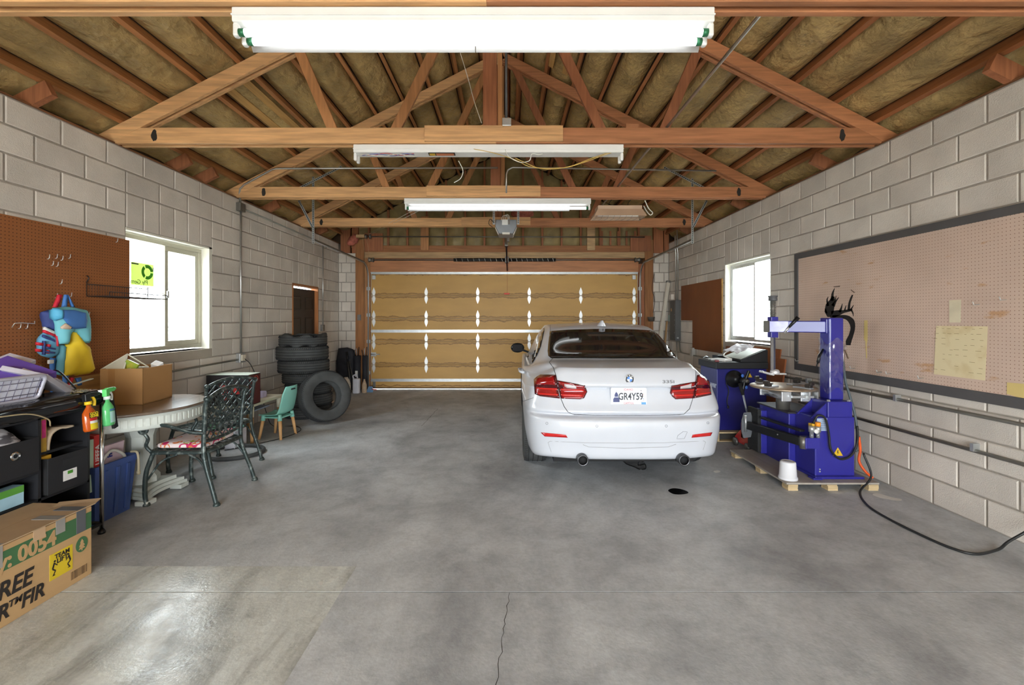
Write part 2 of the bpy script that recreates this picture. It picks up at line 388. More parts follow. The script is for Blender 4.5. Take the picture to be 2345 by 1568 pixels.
for s in (-1, 1):
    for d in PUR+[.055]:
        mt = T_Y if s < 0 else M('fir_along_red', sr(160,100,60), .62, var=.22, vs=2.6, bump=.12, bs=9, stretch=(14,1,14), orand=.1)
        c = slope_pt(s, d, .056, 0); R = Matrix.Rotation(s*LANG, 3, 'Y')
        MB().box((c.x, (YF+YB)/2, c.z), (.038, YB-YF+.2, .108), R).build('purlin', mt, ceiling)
    ed = [HS+.3]+PUR+[.055]
    for i in range(len(ed)-1):
        a, c = ed[i]-.03, ed[i+1]+.03
        if i == 0: a = ed[0]
        sd = random.uniform(0, 50)
        def f(u, v, s=s, a=a, c=c, sd=sd):
            Y = YF+(YB+.02-YF)*u; d = a+(c-a)*v; e = math.sin(PI*v)
            w = noise.noise(Vector((Y*1.7, d*5, sd)))*.022+noise.noise(Vector((Y*7+d*5, d*6, sd)))*.016-abs(noise.noise(Vector((Y*9-d*9, d*3, sd+9))))*.026*(.5+noise.noise(Vector((Y*.9, sd, 4))))
            return slope_pt(s, d, .098-.066*e**.5+w*e, Y)
        bb = MB().grid(f, 230, 9)
        bb.build('insulation_batt', KRAFT, ceiling)
# rafter tails resting on the wall plates
k = 0
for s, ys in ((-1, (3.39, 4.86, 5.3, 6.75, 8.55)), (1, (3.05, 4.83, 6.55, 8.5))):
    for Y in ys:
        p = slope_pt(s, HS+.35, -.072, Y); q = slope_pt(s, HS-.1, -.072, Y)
        MB().bar(p, q, .048, .12, (0,0,1)).build('rafter_tail', T_ZR, ceiling)  # darker red wood puts the shade at the eaves into the tails' colour
for s in (-1, 1):
    x = XL-.19 if s < 0 else XR+.19
    MB().bx(x-.015, x+.015, YF-.2, YB+.2, ZW-.02, ztop(x)+.16).build('eave_board', DECK, ceiling)  # boards added to close the eave gaps against light leaks
# bare roof battens where a batt is missing
BARE = woodm('bare_lath', (188,146,86), 'y')
for s, d, y0, y1 in ((-1, 2.57, 4.3, 5.8), (-1, 2.42, 4.3, 5.8), (1, .8, 4.5, 5.75), (1, .62, 4.5, 5.75)):
    c = slope_pt(s, d, .018, 0); R = Matrix.Rotation(s*LANG, 3, 'Y')
    MB().box((c.x, (y0+y1)/2, c.z), (.075, y1-y0, .012), R).build('batten', BARE, ceiling)
# ------------------------------------------------------------------ roof trusses
def truss(Y, label, marks=True, splice=(.66, .58)):
    t = thing('roof_truss', (CX, Y, ZW), label, 'roof truss', 'roof trusses')
    for y, nm in ((Y, 0), (Y+.076, 1)):
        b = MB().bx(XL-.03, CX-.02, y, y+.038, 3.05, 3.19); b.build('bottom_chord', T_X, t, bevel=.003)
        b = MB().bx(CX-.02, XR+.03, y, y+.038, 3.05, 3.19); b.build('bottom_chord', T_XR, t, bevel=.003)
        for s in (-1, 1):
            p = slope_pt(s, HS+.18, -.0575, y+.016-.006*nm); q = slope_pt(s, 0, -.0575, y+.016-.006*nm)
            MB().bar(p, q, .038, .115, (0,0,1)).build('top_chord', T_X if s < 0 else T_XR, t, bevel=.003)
    yw = Y+.057
    for s in (-1, 1):
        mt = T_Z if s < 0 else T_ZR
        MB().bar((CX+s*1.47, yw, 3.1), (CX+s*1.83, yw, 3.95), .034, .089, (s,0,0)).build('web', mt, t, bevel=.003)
        MB().bar((CX+s*.98, yw, 3.1), (CX+s*.17, yw, 4.78), .034, .089, (s,0,0)).build('web', mt, t, bevel=.003)
    MB().bx(CX-.14, CX-.015, Y+.04, Y+.078, 3.1, 4.8).build('king_post', T_ZR, t, bevel=.003)
    MB().bx(CX-.005, CX+.035, Y+.06, Y+.15, 3.12, 4.8).build('king_post_stiffener', T_Z, t, bevel=.003)
    MB().bx(CX-splice[0], CX+splice[1], Y-.026, Y-.001, 3.06, 3.2).build('splice_board', T_X, t, bevel=.002)
    if marks:
        PT = M('black_paint_dab', sr(38,34,30), .7, var=.2)
        for x in (XL+.36, XR-.36):
            pts = [(math.cos(a)*(.026+random.uniform(-.006, .005)), math.sin(a)*(.056+random.uniform(-.008, .006))) for a in [2*PI*i/14 for i in range(14)]]
            MB().prism(pts, .0012, frame((x, Y-.0002, 3.12), (1,0,0), (0,0,1))).build('paint_dab', PT, t)
    return t
truss(2.262, 'timber roof truss directly above the lit twin tube light', marks=False)
truss(4.084, 'timber roof truss above the tubeless light fixture')
truss(5.913, 'timber roof truss carrying the grey conduit and the small radiant heater', splice=(.97, .51))
truss(7.742, 'timber roof truss beside the garage door opener', splice=(.7, .47))
MB().bx(CX+1.17, CX+1.29, 4.165, 4.2, 3.17, 3.26).build('gusset_block', T_XR, label='short timber block nailed on top of a truss chord', cat='timber block')
# ------------------------------------------------------------------ overhead door
def door_mat():
    m = M('door_hardboard', sr(196,152,82), .5, var=.07, vs=2, stretch=(1,1,3))
    nt = m.node_tree; L = nt.links; p = nt.nodes['Principled BSDF']; old = p.inputs['Base Color'].links[0].from_socket
    g = nd(nt, 'ShaderNodeNewGeometry'); sx = nd(nt, 'ShaderNodeSeparateXYZ'); L.new(g.outputs['Position'], sx.inputs[0])
    n = nd(nt, 'ShaderNodeTexNoise'); n.inputs['Scale'].default_value = 5.5; n.inputs['Detail'].default_value = 9; n.inputs['Roughness'].default_value = .62; mp = nd(nt, 'ShaderNodeMapping'); mp.inputs['Scale'].default_value = (1, 1, .8); L.new(g.outputs['Position'], mp.inputs[0]); L.new(mp.outputs[0], n.inputs[0])
    # water stain tide lines that follow the section joints
    mo = nd(nt, 'ShaderNodeMath', operation='PINGPONG'); zo = nd(nt, 'ShaderNodeMath', operation='SUBTRACT'); L.new(sx.outputs[2], zo.inputs[0]); zo.inputs[1].default_value = .03; L.new(zo.outputs[0], mo.inputs[0]); mo.inputs[1].default_value = .241
    sub = nd(nt, 'ShaderNodeMath', operation='MULTIPLY_ADD'); L.new(n.outputs['Fac'], sub.inputs[0]); sub.inputs[1].default_value = -.13; L.new(mo.outputs[0], sub.inputs[2])
    r = nd(nt, 'ShaderNodeValToRGB'); el = r.color_ramp.elements
    for _ in range(3): el.new(.5)
    for e, (a, c) in zip(el, ((0, .28), (.012, .38), (.024, .95), (.042, .06), (1, 0))): e.position = a; e.color = (c, c, c, 1)
    ad = nd(nt, 'ShaderNodeMath', operation='ADD'); L.new(sub.outputs[0], ad.inputs[0]); ad.inputs[1].default_value = .05; L.new(ad.outputs[0], r.inputs[0])
    mx = nd(nt, 'ShaderNodeMix', data_type='RGBA'); L.new(r.outputs[0], mx.inputs[0]); L.new(old, mx.inputs[6]); mx.inputs[7].default_value = (*sr(112,74,34), 1); L.new(mx.outputs[2], p.inputs['Base Color'])
    return m
DOORM = door_mat()
DX0, DX1, DYF = -2.858, 2.712, 9.5
door1 = MB().bx(DX0-.02, DX1+.02, DYF+.036, DYF+.05, .03, 2.44).build('door_1', M('door_outer_skin', sr(205,200,190), .6), kind='structure', label='tan sectional overhead garage door seen from inside', local=True)
for i in range(5):
    MB().bx(DX0, DX1, DYF, DYF+.035, .03+i*.482+.002, .03+(i+1)*.482-.002).build('panel', DOORM, door1, bevel=.003)
hx = [(v-VX)/109.5 for v in (856, 976, 1094, 1212, 1330, 1452)]
HING = M('hinge_bright', sr(236,236,234), .35, .4, var=.04)
def hinge_mesh(z):
    b = MB()
    for s in (-1, 1):
        pts = [(-.022, .012), (.022, .012), (.036, .06), (.03, .1), (0, .175), (-.03, .1), (-.036, .06)]
        pts = [(x, s*y) for x, y in pts]
        if s < 0: pts = pts[::-1]
        b.prism(pts, .006, frame((0, 0, 0), (1,0,0), (0,0,1)))
    b.tube([(-.03, -.008, 0), (.03, -.008, 0)], .009, 8); return b
hme = hinge_mesh(0).mesh('hinge'); hme.materials.append(HING)
for k in range(4):
    for i, x in enumerate(hx):
        o = bpy.data.objects.new('hinge', hme); COL.objects.link(o); o.parent = door1; o.location = (x, DYF-.0005, .03+(k+1)*.482)
for z in (2.435, 1.215, .19):
    b = MB(); P = [(0, .03), (-.012, .03), (-.012, .012), (-.045, .012), (-.045, -.012), (-.012, -.012), (-.012, -.03), (0, -.03)]
    P = [(-y, zz) for y, zz in P]
    b.prism([(p[0], p[1]) for p in P], DX1-DX0, frame((DX0, DYF, z), (0,-1,0), (0,0,1)) if False else Matrix(((0,0,1,DX0),(-1,0,0,DYF),(0,1,0,z),(0,0,0,1))))
    b.build('strut', STEEL, door1)
MB().bx(hx[0]-.05, hx[0]+.05, DYF-.012, DYF-.002, .69, .77).tube([(hx[0]-.06, DYF-.02, .73), (hx[0]+.13, DYF-.02, .73)], .012, 8).build('slide_lock', STEEL, door1)
MB().bx(DX0+.03, DX1-.03, DYF+.005, DYF+.03, .012, .03).build('bottom_seal', BLACKM, door1)
for x in (hx[0]+.01, hx[-1]-.01):
    MB().bx(x-.035, x+.035, DYF-.05, DYF-.001, 2.29, 2.38).build('roller_bracket', STEEL, door1, bevel=.006)
    MB().bx(x-.03, x+.03, DYF-.02, DYF-.001, .04, .16).build('bottom_bracket', STEELD, door1, bevel=.004)
# framing around the overhead door
FR = thing('trim_3', (CX, DYF, 0), 'timber posts and header framing the overhead door', None, kind='structure')
PINE = woodm('post_pine', (158,106,62), 'z')
for x0, x1, d, mt in ((-3.175, -3.0, 9.46, PINE), (-2.995, -2.875, 9.475, T_Z), (2.73, 2.85, 9.475, T_ZR), (2.855, 3.03, 9.46, PINE)):
    MB().bx(x0, x1, d, 9.62, 0, 3.12 if abs(x0) > 2.99 or x1 > 3 else 2.62).build('post', mt, FR, bevel=.004)
MB().bx(-2.99, 2.85, 9.47, 9.6, 2.862, 3.0).build('header', woodm('header_brown', (150,98,58), 'x'), FR, bevel=.004)
MB().bx(-2.99, 2.85, 9.455, 9.6, 2.735, 2.86).build('header', OLDW, FR, bevel=.004)
MB().bx(-2.875, 2.73, 9.485, 9.6, 2.45, 2.73).build('header', M('header_ply', sr(182,122,80), .5, var=.18, vs=2.5, stretch=(1,8,8)), FR, bevel=.004)
# gable wall above the header
GB = thing('wall_gable', (CX, 9.6, 3.0), 'insulated stud gable above the overhead door', None, kind='structure')
GKR = M('gable_kraft', sr(146,126,82), .45, var=.25, vs=5, bump=.6, bs=11, orand=.08)
def gtop(x): return ztop(x)+.05
studs = [CX+i*.4064 for i in range(-8, 9)]
for x in studs:
    MB().bx(x-.019, x+.019, 9.56, 9.65, 3.0, gtop(x)).build('stud', T_ZR, GB)
for i in range(len(studs)-1):
    x0, x1 = studs[i]+.02, studs[i+1]-.02; sd = random.uniform(0, 60)
    def f(u, v, x0=x0, x1=x1, sd=sd):
        x = x0+(x1-x0)*u; z = 2.98+(gtop(x)-2.98)*v; e = math.sin(PI*u)
        return Vector((x, 9.625-.035*e**.6+.016*noise.noise(Vector((x*7, z*5, sd)))+.01*noise.noise(Vector((x*18, z*14, sd))), z))
    MB().grid(f, 8, 26).build('insulation_batt', GKR, GB)
MB().bx(XL-.2, XR+.2, 9.66, 9.75, 2.4, 3.25).build('sheathing', DECK, GB)
b = MB(); b.add([(XL-.5, 9.7, 3.2), (XR+.5, 9.7, 3.2), (CX, 9.7, 5.3), (XL-.5, 9.74, 3.2), (XR+.5, 9.74, 3.2), (CX, 9.74, 5.3)], [(0,1,2),(5,4,3),(0,2,5,3),(1,4,5,2)]); b.build('sheathing', DECK, GB)
for x in (-1.73, 1.73):
    MB().bx(x-.083, x+.083, 9.44, 9.47, 2.9, 3.6).build('upright_board', T_Z if x < 0 else OLDW, GB)
MB().bx(-2.98, -2.6, 9.44, 9.47, 2.88, 3.25).build('bearing_board', T_ZR, GB)
MB().bx(2.55, 2.98, 9.44, 9.47, 2.88, 3.2).build('bearing_board', T_ZR, GB)
for x in (1.98, 2.16, 2.32, 2.5, 2.68):
    MB().bx(x-.02, x+.02, 9.555, 9.575, 3.02, 3.32).build('lath', T_ZR, GB)
for x, w in ((-3.4, .2), (-3.2, .12), (3.15, .2), (3.32, .1)):
    MB().bx(x-w/2, x+w/2, 9.5, 9.58, 2.845, 3.4).build('corner_board', T_ZR, GB)
PINKI = M('pink_fibreglass', sr(170,96,80), .95, var=.4, vs=12, bump=1, bs=30)
def blob(name, c, r, mat, parent=None, amp=.35, fs=5, **kw):
    c = Vector(c); b = MB(); b.ball((0,0,0), r, 20, 14)
    b.v = [c+v*(1+amp*noise.noise(Vector((v.x*fs/.1, v.y*fs/.1, v.z*fs/.1))*.1*1.0+c)) for v in b.v]
    return b.build(name, mat, parent, **kw)
blob('torn_insulation', (.28, 9.2, 3.6), (.2, .1, .16), PINKI, amp=.6, fs=9, label='loose pink fibreglass clump hanging beside the gable peak', cat='insulation')
blob('torn_insulation', (-3.2, 9.42, 3.1), (.12, .07, .12), PINKI, label='loose pink fibreglass clump over the corner pier', cat='insulation', amp=.6, fs=9)
# door tracks
def track(x, label, sgn):
    t = thing('door_track', (x, DYF-.06, 0), label, 'door track', 'overhead door tracks')
    R = .33; y0 = DYF-.055; zt = 2.62; P = [(x, y0, 0), (x, y0, zt-R)]
    P += [(x, y0-R+R*math.cos(a), zt-R+R*math.sin(a)) for a in [PI/2*i/8 for i in range(1, 9)]]
    P += [(x, 6.75, zt+.03)]
    b = MB(); b.tube(P, [(.028, .012)]*len(P), 4, smooth=False, flat=(0, -1, 0)); b.build('rail', STEELD, t)
    P2 = [Vector(p)+Vector((-sgn*.016, 0, 0))+(Vector((0, -.02, 0)) if i < 2 else Vector((0, 0, -.02))*(i/9 if i < 9 else 1)+Vector((0,-.02,0))*(1-(i/9 if i < 9 else 1))) for i, p in enumerate(P)]
    MB().tube(P2, .008, 6).build('rail_lip', STEEL, t)
    for z in (.35, 1.0, 1.55, 2.1): MB().bx(x-sgn*.0-.035, x+.035, y0+.005, y0+.045, z-.035, z+.035).build('bracket', STEEL, t, bevel=.004)
    # slotted hanger
    SLOT = M('slotted_angle', sr(178,182,180), .4, .6, var=.05)
    def slotted(p, q, n, nm='hanger'):
        p, q = Vector(p), Vector(q); bb = MB().bar(p, q, .003, .034, (1, 0, 0)).bar(p+Vector((0,.016,0)), q+Vector((0,.016,0)), .034, .003, (1,0,0)); h = bb.build(nm, SLOT, t)
        hb = MB()
        for i in range(n):
            c = p.lerp(q, (i+.5)/n)+Vector((0, -.002, 0)); hb.bar(c-(q-p).normalized()*.009, c+(q-p).normalized()*.009, .002, .012, (1,0,0))
        hb.build('slots', BLACKM, h)
    xh = x-sgn*.012; yh = 6.75
    slotted((xh, yh, zt-.03), (xh, yh, 3.58), 36)
    slotted((xh, yh-.03, 2.83), (xh-sgn*.2*-1 if False else xh+sgn*-.2*-1, yh-.03, 3.22), 18)
    a = slope_pt(sgn, abs(xh-CX)+.3, -.02, yh-.02); c = slope_pt(sgn, abs(xh-CX)-.42, -.02, yh-.02); slotted(a, c, 28)
    return t
track(-2.905, 'steel overhead door track on the side of the black door', -1)
track(2.755, 'steel overhead door track on the side of the breaker panel', 1)
# torsion shaft and upper idle shaft
t = thing('torsion_shaft', (CX, 9.4, 2.69), 'steel torsion shaft with two black coil springs above the door', 'door spring')
MB().tube([(-2.9, 9.4, 2.69), (2.75, 9.4, 2.69)], .014, 10).build('shaft', STEELD, t)
SPR = M('spring_black', sr(34,33,33), .5, var=.2)
for x0, x1 in ((-1.12, -.06), (.02, .99)):
    sp = MB(); sp.tube([(x0, 9.4, 2.69), (x1, 9.4, 2.69)], .033, 12)
    o = sp.build('spring', SPR, t); n = 9
    for i in range(n):
        xx = x0+(x1-x0)*(i+.5)/n; h = MB()
        h.tube([(xx+.02*j/4-.01, 9.4-.0345*math.cos((j/4-.5)*2.2), 2.69-.0345*math.sin((j/4-.5)*2.2)) for j in range(5)], .004, 5)
        h.build('paint_stripe', WHITE, o)
MB().bx(-.06, .02, 9.37, 9.45, 2.63, 2.76).build('centre_bracket', STEELD, t, bevel=.01)
for x in (-2.83, 2.68):
    MB().lathe([(.012, -.05), (.05, -.05), (.05, -.035), (.036, -.02), (.036, .02), (.05, .035), (.05, .05), (.012, .05)], 18, (x, 9.4, 2.69), rotm(0, PI/2, 0)).build('cable_drum', STEELD, t)
t = thing('idle_shaft', (CX, 9.3, 3.15), 'thin steel rod with pulleys across the gable studs', 'door shaft')
MB().tube([(-2.93, 9.3, 3.155), (2.8, 9.3, 3.145)], .012, 8).build('shaft', STEELD, t)
for x in (-2.9, -2.82): MB().lathe([(.012, -.012), (.05, -.012), (.035, 0), (.05, .012), (.012, .012)], 16, (x, 9.3, 3.155), rotm(0, PI/2, 0)).build('pulley', STEELD, t)
MB().bx(-3.1, -2.93, 9.26, 9.34, 3.13, 3.19).build('bearing_block', OLDW, t)
MB().bx(-.02, .03, 9.28, 9.34, 3.05, 3.17).build('rod_hook', STEELD, t)
for i, (p, q) in enumerate((((-2.93, 9.38, 3.14), (-2.9, 9.41, 2.7)), ((-2.99, 9.36, 3.14), (-2.96, 9.4, 2.1)))):
    MB().tube(cr([p, (Vector(p)+Vector(q))/2+Vector((.03, 0, 0)), q], 6), .004, 5).build('lift_cable', M('cable_tan', sr(190,150,110), .6), label='thin lift cable hanging in front of the left door post' if i else 'thin lift cable between the pulley and the cable drum', cat='cable')
# ------------------------------------------------------------------ garage door opener
t = thing('door_opener', (-.03, 7.45, 2.8), 'grey garage door opener with cream lenses and a long rail', 'door opener')
OPG = M('opener_grey', sr(142,144,148), .45, .2); OPL = M('opener_lens', sr(228,220,208), .4)
oy0, oy1, oc = 7.35, 7.75, -.03
b = MB(); prof = [(-.17, .13), (.17, .13), (.175, .02), (.12, -.1), (-.12, -.1), (-.175, .02)]
b.prism(prof, oy1-oy0, Matrix(((1,0,0,oc),(0,0,1,oy0),(0,1,0,2.95),(0,0,0,1)))); b.build('housing', OPG, t, bevel=.012)
for s in (-1, 1):
    b = MB().prism([(s*.172, .0), (s*.178, -.0), (s*.128, -.112), (s*.118, -.112)], .06, Matrix(((1,0,0,oc),(0,0,1,oy0-.012),(0,1,0,2.95),(0,0,0,1)))); b.build('lens', OPL, t)
MB().bx(oc-.06, oc+.06, oy0-.014, oy0+.06, 2.84, 2.868).build('lens', OPL, t)
MB().bx(oc-.065, oc+.03, oy0-.016, oy0, 2.99, 3.075).build('control_plate', WHITE, t)
MB().bx(oc+.03, oc+.065, oy0-.016, oy0, 3.0, 3.09).build('transformer', STEELD, t)
for s in (-1, 1):
    MB().bx(oc+s*.2-.018, oc+s*.2+.018, 7.45, 7.453, 3.02, 3.32).build('hanger_strap', STEEL, t)
    hb = MB()
    for i in range(9): hb.bx(oc+s*.2-.006, oc+s*.2+.006, 7.4485, 7.4495, 3.04+i*.031, 3.055+i*.031)
    hb.build('strap_holes', BLACKM, t)
    MB().bar((oc+s*.2, 7.45, 3.03), (oc+s*.1, 7.46, 3.06), .02, .004).build('strap_foot', STEEL, t)
MB().bx(oc-.016, oc+.016, 7.7, 9.38, 2.925, 2.955).build('rail', STEELD, t)
MB().bx(oc-.03, oc+.03, 8.9, 9.05, 2.9, 2.97).build('trolley', STEELD, t)
MB().bar((oc, 9.0, 2.9), (oc+.02, 9.45, 2.47), .006, .03, (1,0,0)).build('door_arm', BLACK, t)
WIRE_W = M('wire_white', sr(226,222,212), .5); WIRE_Y = M('wire_yellow', sr(206,170,88), .5); WIRE_B = M('wire_black', sr(30,30,30), .5)
for k in range(3): MB().tube(cr([(oc-.08+k*.03, 7.34, 3.06), (oc-.05+k*.03, 7.33, 3.13+.01*k), (oc+.01+k*.02, 7.33, 3.13), (oc+.03+k*.01, 7.34, 3.05)], 6), .004, 5).build('wire', WIRE_W, t)
MB().tube(cr([(oc-.2, 7.44, 3.05), (oc-.26, 7.42, 3.1), (oc-.28, 7.42, 3.02), (oc-.22, 7.43, 2.97)], 6), .005, 5).build('power_cord', WIRE_B, t)
MB().tube([(oc+.02, 9.0, 2.9), (oc+.02, 9.02, 1.99)], .002, 4).build('release_cord', M('cord_red', sr(150,60,40), .6), t)
MB().bx(oc-.045, oc+.065, 9.01, 9.03, 1.955, 1.985).build('release_handle', M('red_plastic', sr(206,50,40), .4), t, bevel=.008)
# ------------------------------------------------------------------ light fixtures
TUBE_ON = M('lit_tube', sr(250,252,255), .3, emit=1.4, var=.0); TUBE_OFF = M('frosted_tube', sr(244,244,240), .25, var=.01)
REFL = M('reflector_white', sr(238,238,236), .3, var=.03, spec=.6)
DUST = M('dusty_reflector', sr(196,188,174), .5, var=.1)
GRN = M('tube_cap_green', sr(52,120,82), .4, .3)
def light(Y, label, xc, tubes, emit, wing=True, cut=0):
    L2 = 1.22; t = thing('light_fixture', (xc, Y+.06, 2.99), label, 'light fixture')
    x0, x1 = xc-L2, xc+L2
    MB().bx(x0, x1, Y, Y+.13, 2.972, 3.046).build('housing', WHITE, t, bevel=.006)
    MB().bx(x0, x1, Y-.006, Y+.0, 3.0, 3.008).build('housing_rib', WHITE, t)
    for x in (x0+.012, x1-.012):
        for y in [a for a in ((Y+.028, Y+.105) if tubes != 1 else (Y+.065,))]:
            MB().bx(x-.014, x+.014, y-.018, y+.018, 2.905, 2.975).build('lamp_socket', WHITE, t, bevel=.01)
    for y in {0: (), 1: (Y+.065,), 2: (Y+.028, Y+.105)}[tubes]:
        MB().tube([(x0+.05, y, 2.93), (x1-.05, y, 2.93)], .019, 16).build('lamp_tube', TUBE_ON if emit else TUBE_OFF, t)
        for x, s in ((x0, 1), (x1, -1)): MB().tube([(x+s*.026, y, 2.93), (x+s*.054, y, 2.93)], .0195, 16).build('tube_cap', GRN, t)
    if wing:
        for a, c in ((x0+.01, xc-.002), (xc+.002, x1-.01-cut)):
            b = MB(); b.grid(lambda u, v, a=a, c=c: Vector((a+(c-a)*u, Y+.13+.05*v, 2.98-.062*v)), 1, 3); b.build('reflector', REFL, t, thick=.002)
    for xx, w in ((xc-.9, .16), (xc-.35, .5), (xc+.75, .2)):
        MB().bx(xx, xx+w, Y+.02, Y+.11, 3.0465, 3.0495).build('mount_plate', WHITE, t)
    return t
L1 = light(2.29, 'lit twin tube fluorescent fixture with a wide white reflector', -.175, 2, True)
L2_ = light(4.095, 'bare white fluorescent fixture with no tubes and loose wires', -.175, 0, False, wing=False)
L3 = light(5.925, 'small-looking single tube fluorescent fixture above the door opener', -.135, 1, True, cut=.25)
BAL = M('ballast_label', sr(222,178,60), .5); BALK = M('ballast_black', sr(30,28,26), .5)
b = MB().bx(-.72, -.48, 4.1, 4.16, 2.964, 2.9715); o = b.build('ballast', BALK, L2_)
MB().bx(-.71, -.66, 4.105, 4.155, 2.9625, 2.964).build('ballast_label', BAL, o); MB().bx(-.65, -.49, 4.105, 4.155, 2.9625, 2.964).build('ballast_label', M('label_salmon', sr(205,120,80), .5), o)
random.seed(3)
for k, (m_, zz) in enumerate(((M('wire_red', sr(190,70,80), .5), 0), (M('wire_blue', sr(90,100,170), .5), .004), (WIRE_W, .008))):
    P = [(-1.33+.06*i, 4.13+.025*math.sin(i*1.3+k*2), 2.966-.004*k+.002*math.sin(i*2.1+k)) for i in range(9)]
    MB().tube(cr(P, 4), .003, 5).build('wire', m_, L2_)
def hangwire(name, P, mat, r=.0035, label=None, parent=None):
    MB().tube(cr(P, 8), r, 6).build(name, mat, parent, label=None if parent else label, cat=None if parent else 'wire')
hangwire('wire', [px(1050, 368, 4.12), px(1060, 390, 4.12), px(1055, 408, 4.14), px(1040, 418, 4.16)], WIRE_W, parent=L2_)
hangwire('wire', [px(1157, 342, 4.09), px(1165, 358, 4.1), px(1190, 371, 4.12), px(1212, 368, 4.12), px(1218, 353, 4.13), px(1235, 354, 4.13), px(1250, 350, 4.14)], WIRE_W, parent=L2_)
hangwire('wire', [px(1085, 341, 4.09), px(1130, 350, 4.1), px(1180, 366, 4.12), px(1220, 383, 4.14), px(1290, 384, 4.14), px(1330, 374, 4.13), px(1370, 360, 4.12), px(1410, 346, 4.11)], WIRE_Y, parent=L2_)
hangwire('wire', [px(1180, 362, 4.12), px(1240, 386, 4.15), px(1300, 382, 4.15), px(1350, 364, 4.13), px(1405, 345, 4.11)], WIRE_Y, parent=L2_)
hangwire('loose_wire', [px(1050, 108, 4.06), px(1072, 180, 4.06), px(1086, 232, 4.06), px(1103, 282, 4.06)], WIRE_W, .003, label='thin cream wire dangling down to a truss beside its post')
for k in (0, 1): MB().tube([(-2.87+.06*k, 9.3, 3.2), (-1.15+.1*k, 6.1, 2.99)], .0025, 4).build('pull_string', WIRE_W, label='thin white string from the gable rod pulley toward the single tube light', cat='string', group='pulley strings')
# radiant heater
t = thing('radiant_heater', (1.47, 6.2, 2.8), 'beige metal radiant heater with a wire guard hanging from a truss', 'heater')
BEIGE = M('heater_beige', sr(190,158,130), .45, .1, var=.06)
b = MB(); X0, X1 = 1.17, 1.86
P = [(0, .0), (.0, .13), (.18, .15), (.26, .0)]
b.grid(lambda u, v: Vector((X0+.05+(X1-X0-.1)*u+(.0), 6.12+.02*v-.0, 3.0-.125*v)), 1, 1, False)
b.box((1.515, 6.25, 2.965), (.6, .2, .08)); b.build('hood', BEIGE, t, bevel=.008)
b = MB(); x = 1.515
b.add([(x-.3, 6.12, 2.95), (x+.3, 6.12, 2.95), (x+.35, 6.1, 2.86), (x-.35, 6.1, 2.86), (x-.3, 6.38, 2.95), (x+.3, 6.38, 2.95), (x+.35, 6.42, 2.86), (x-.35, 6.42, 2.86)], [(0,1,2,3),(5,4,7,6),(4,0,3,7),(1,5,6,2)])
b.build('reflector_skirt', BEIGE, t, thick=.006)
MB().bx(x-.29, x+.29, 6.16, 6.36, 2.912, 2.918).build('reflector', M('mirror', sr(230,230,232), .15, 1), t)
MB().tube([(x-.28, 6.24, 2.89), (x+.28, 6.24, 2.89)], .012, 10).build('quartz_tube', TUBE_OFF, t)
b = MB()
for i in range(9): xx = x-.32+.08*i; b.tube([(xx, 6.1, 2.86), (xx, 6.2, 2.835), (xx, 6.42, 2.86)], .002, 4)
for y in (6.15, 6.25, 6.35): b.tube([(x-.34, y, 2.845), (x+.34, y, 2.845)], .002, 4)
b.build('wire_guard', STEELD, t)
for s in (-1, 1): MB().tube([(x+s*.13, 6.25, 3.0), (x+s*.13, 6.2, 3.06), (x+s*.13, 6.02, 3.06)], .005, 6).build('hanger', BLACKM, t)
MB().tube(cr([(1.84, 6.15, 3.0), (1.87, 6.12, 2.92), (1.92, 6.12, 2.87), (1.95, 6.12, 2.9), (1.9, 6.13, 2.96), (1.84, 6.1, 3.06)], 6), .007, 6).build('cord', WIRE_W, t)
# ------------------------------------------------------------------ conduits
EMT = M('conduit', sr(186,186,182), .3, .8, var=.08); EMTD = M('conduit_dull', sr(150,148,138), .5, .35, var=.12)
def conduit(name, P, r, mat, label, n=6, group=None): return MB().tube(P, r, 8).build(name, mat, label=label, cat='conduit', group=group)
conduit('conduit', [(-.13, 5.89, 3.43), (-3.0, 5.89, 3.42), (-3.06, 5.89, 3.405), (-3.42, 5.89, 3.21), (-3.48, 5.9, 3.16), (-3.5, 5.92, 3.1), (-3.515, 5.97, 2.98)], .012, EMT, 'bent steel conduit from the middle truss down to the wall junction box')
conduit('conduit', [(-.02, 5.89, 3.1), (-.02, 5.89, 3.34), (-.0, 5.89, 3.4), (.06, 5.89, 3.435), (2.7, 5.89, 3.39)], .012, EMT, 'steel conduit crossing the middle truss toward the breaker panel side')
conduit('conduit', [(1.44, YF, 3.205), (1.44, 7.74, 3.205)], .012, EMT, 'long straight conduit lying across the truss bottom chords')
conduit('conduit', [(-.015, 4.07, 3.22), (-.015, 4.07, 4.75)], .013, M('conduit_dark', sr(92,92,92), .4, .6), 'dark conduit beside the post of the truss above the tubeless light')
MB().bx(-.05, .03, 4.04, 4.09, 3.19, 3.26).build('junction_box', STEEL, label='small metal box at the foot of the dark conduit', cat='junction box', bevel=.004)
conduit('conduit', [(XL+.03, 5.97, 2.98), (XL+.03, 5.97, 1.0)], .013, EMT, 'vertical conduit down the block wall between the window and black door')
MB().bx(XL, XL+.06, 5.91, 6.03, 2.88, 2.99).build('junction_box', STEELD, label='square junction box at the top of the window-side conduit', cat='junction box', bevel=.005)
conduit('conduit', [(XL+.03, 6.03, 2.93), (XL+.03, 8.72, 2.9), (XL+.03, 8.78, 2.85)], .011, EMTD, 'conduit running high along the wall toward the black door')
conduit('conduit', [(XL+.03, 8.62, 2.9), (XL+.03, 8.62, 1.35)], .011, EMT, 'vertical conduit beside the black door')
MB().bx(XL, XL+.05, 8.57, 8.67, 1.24, 1.36).build('light_switch', STEELD, label='small metal switch box beside the black door', cat='switch', bevel=.004)
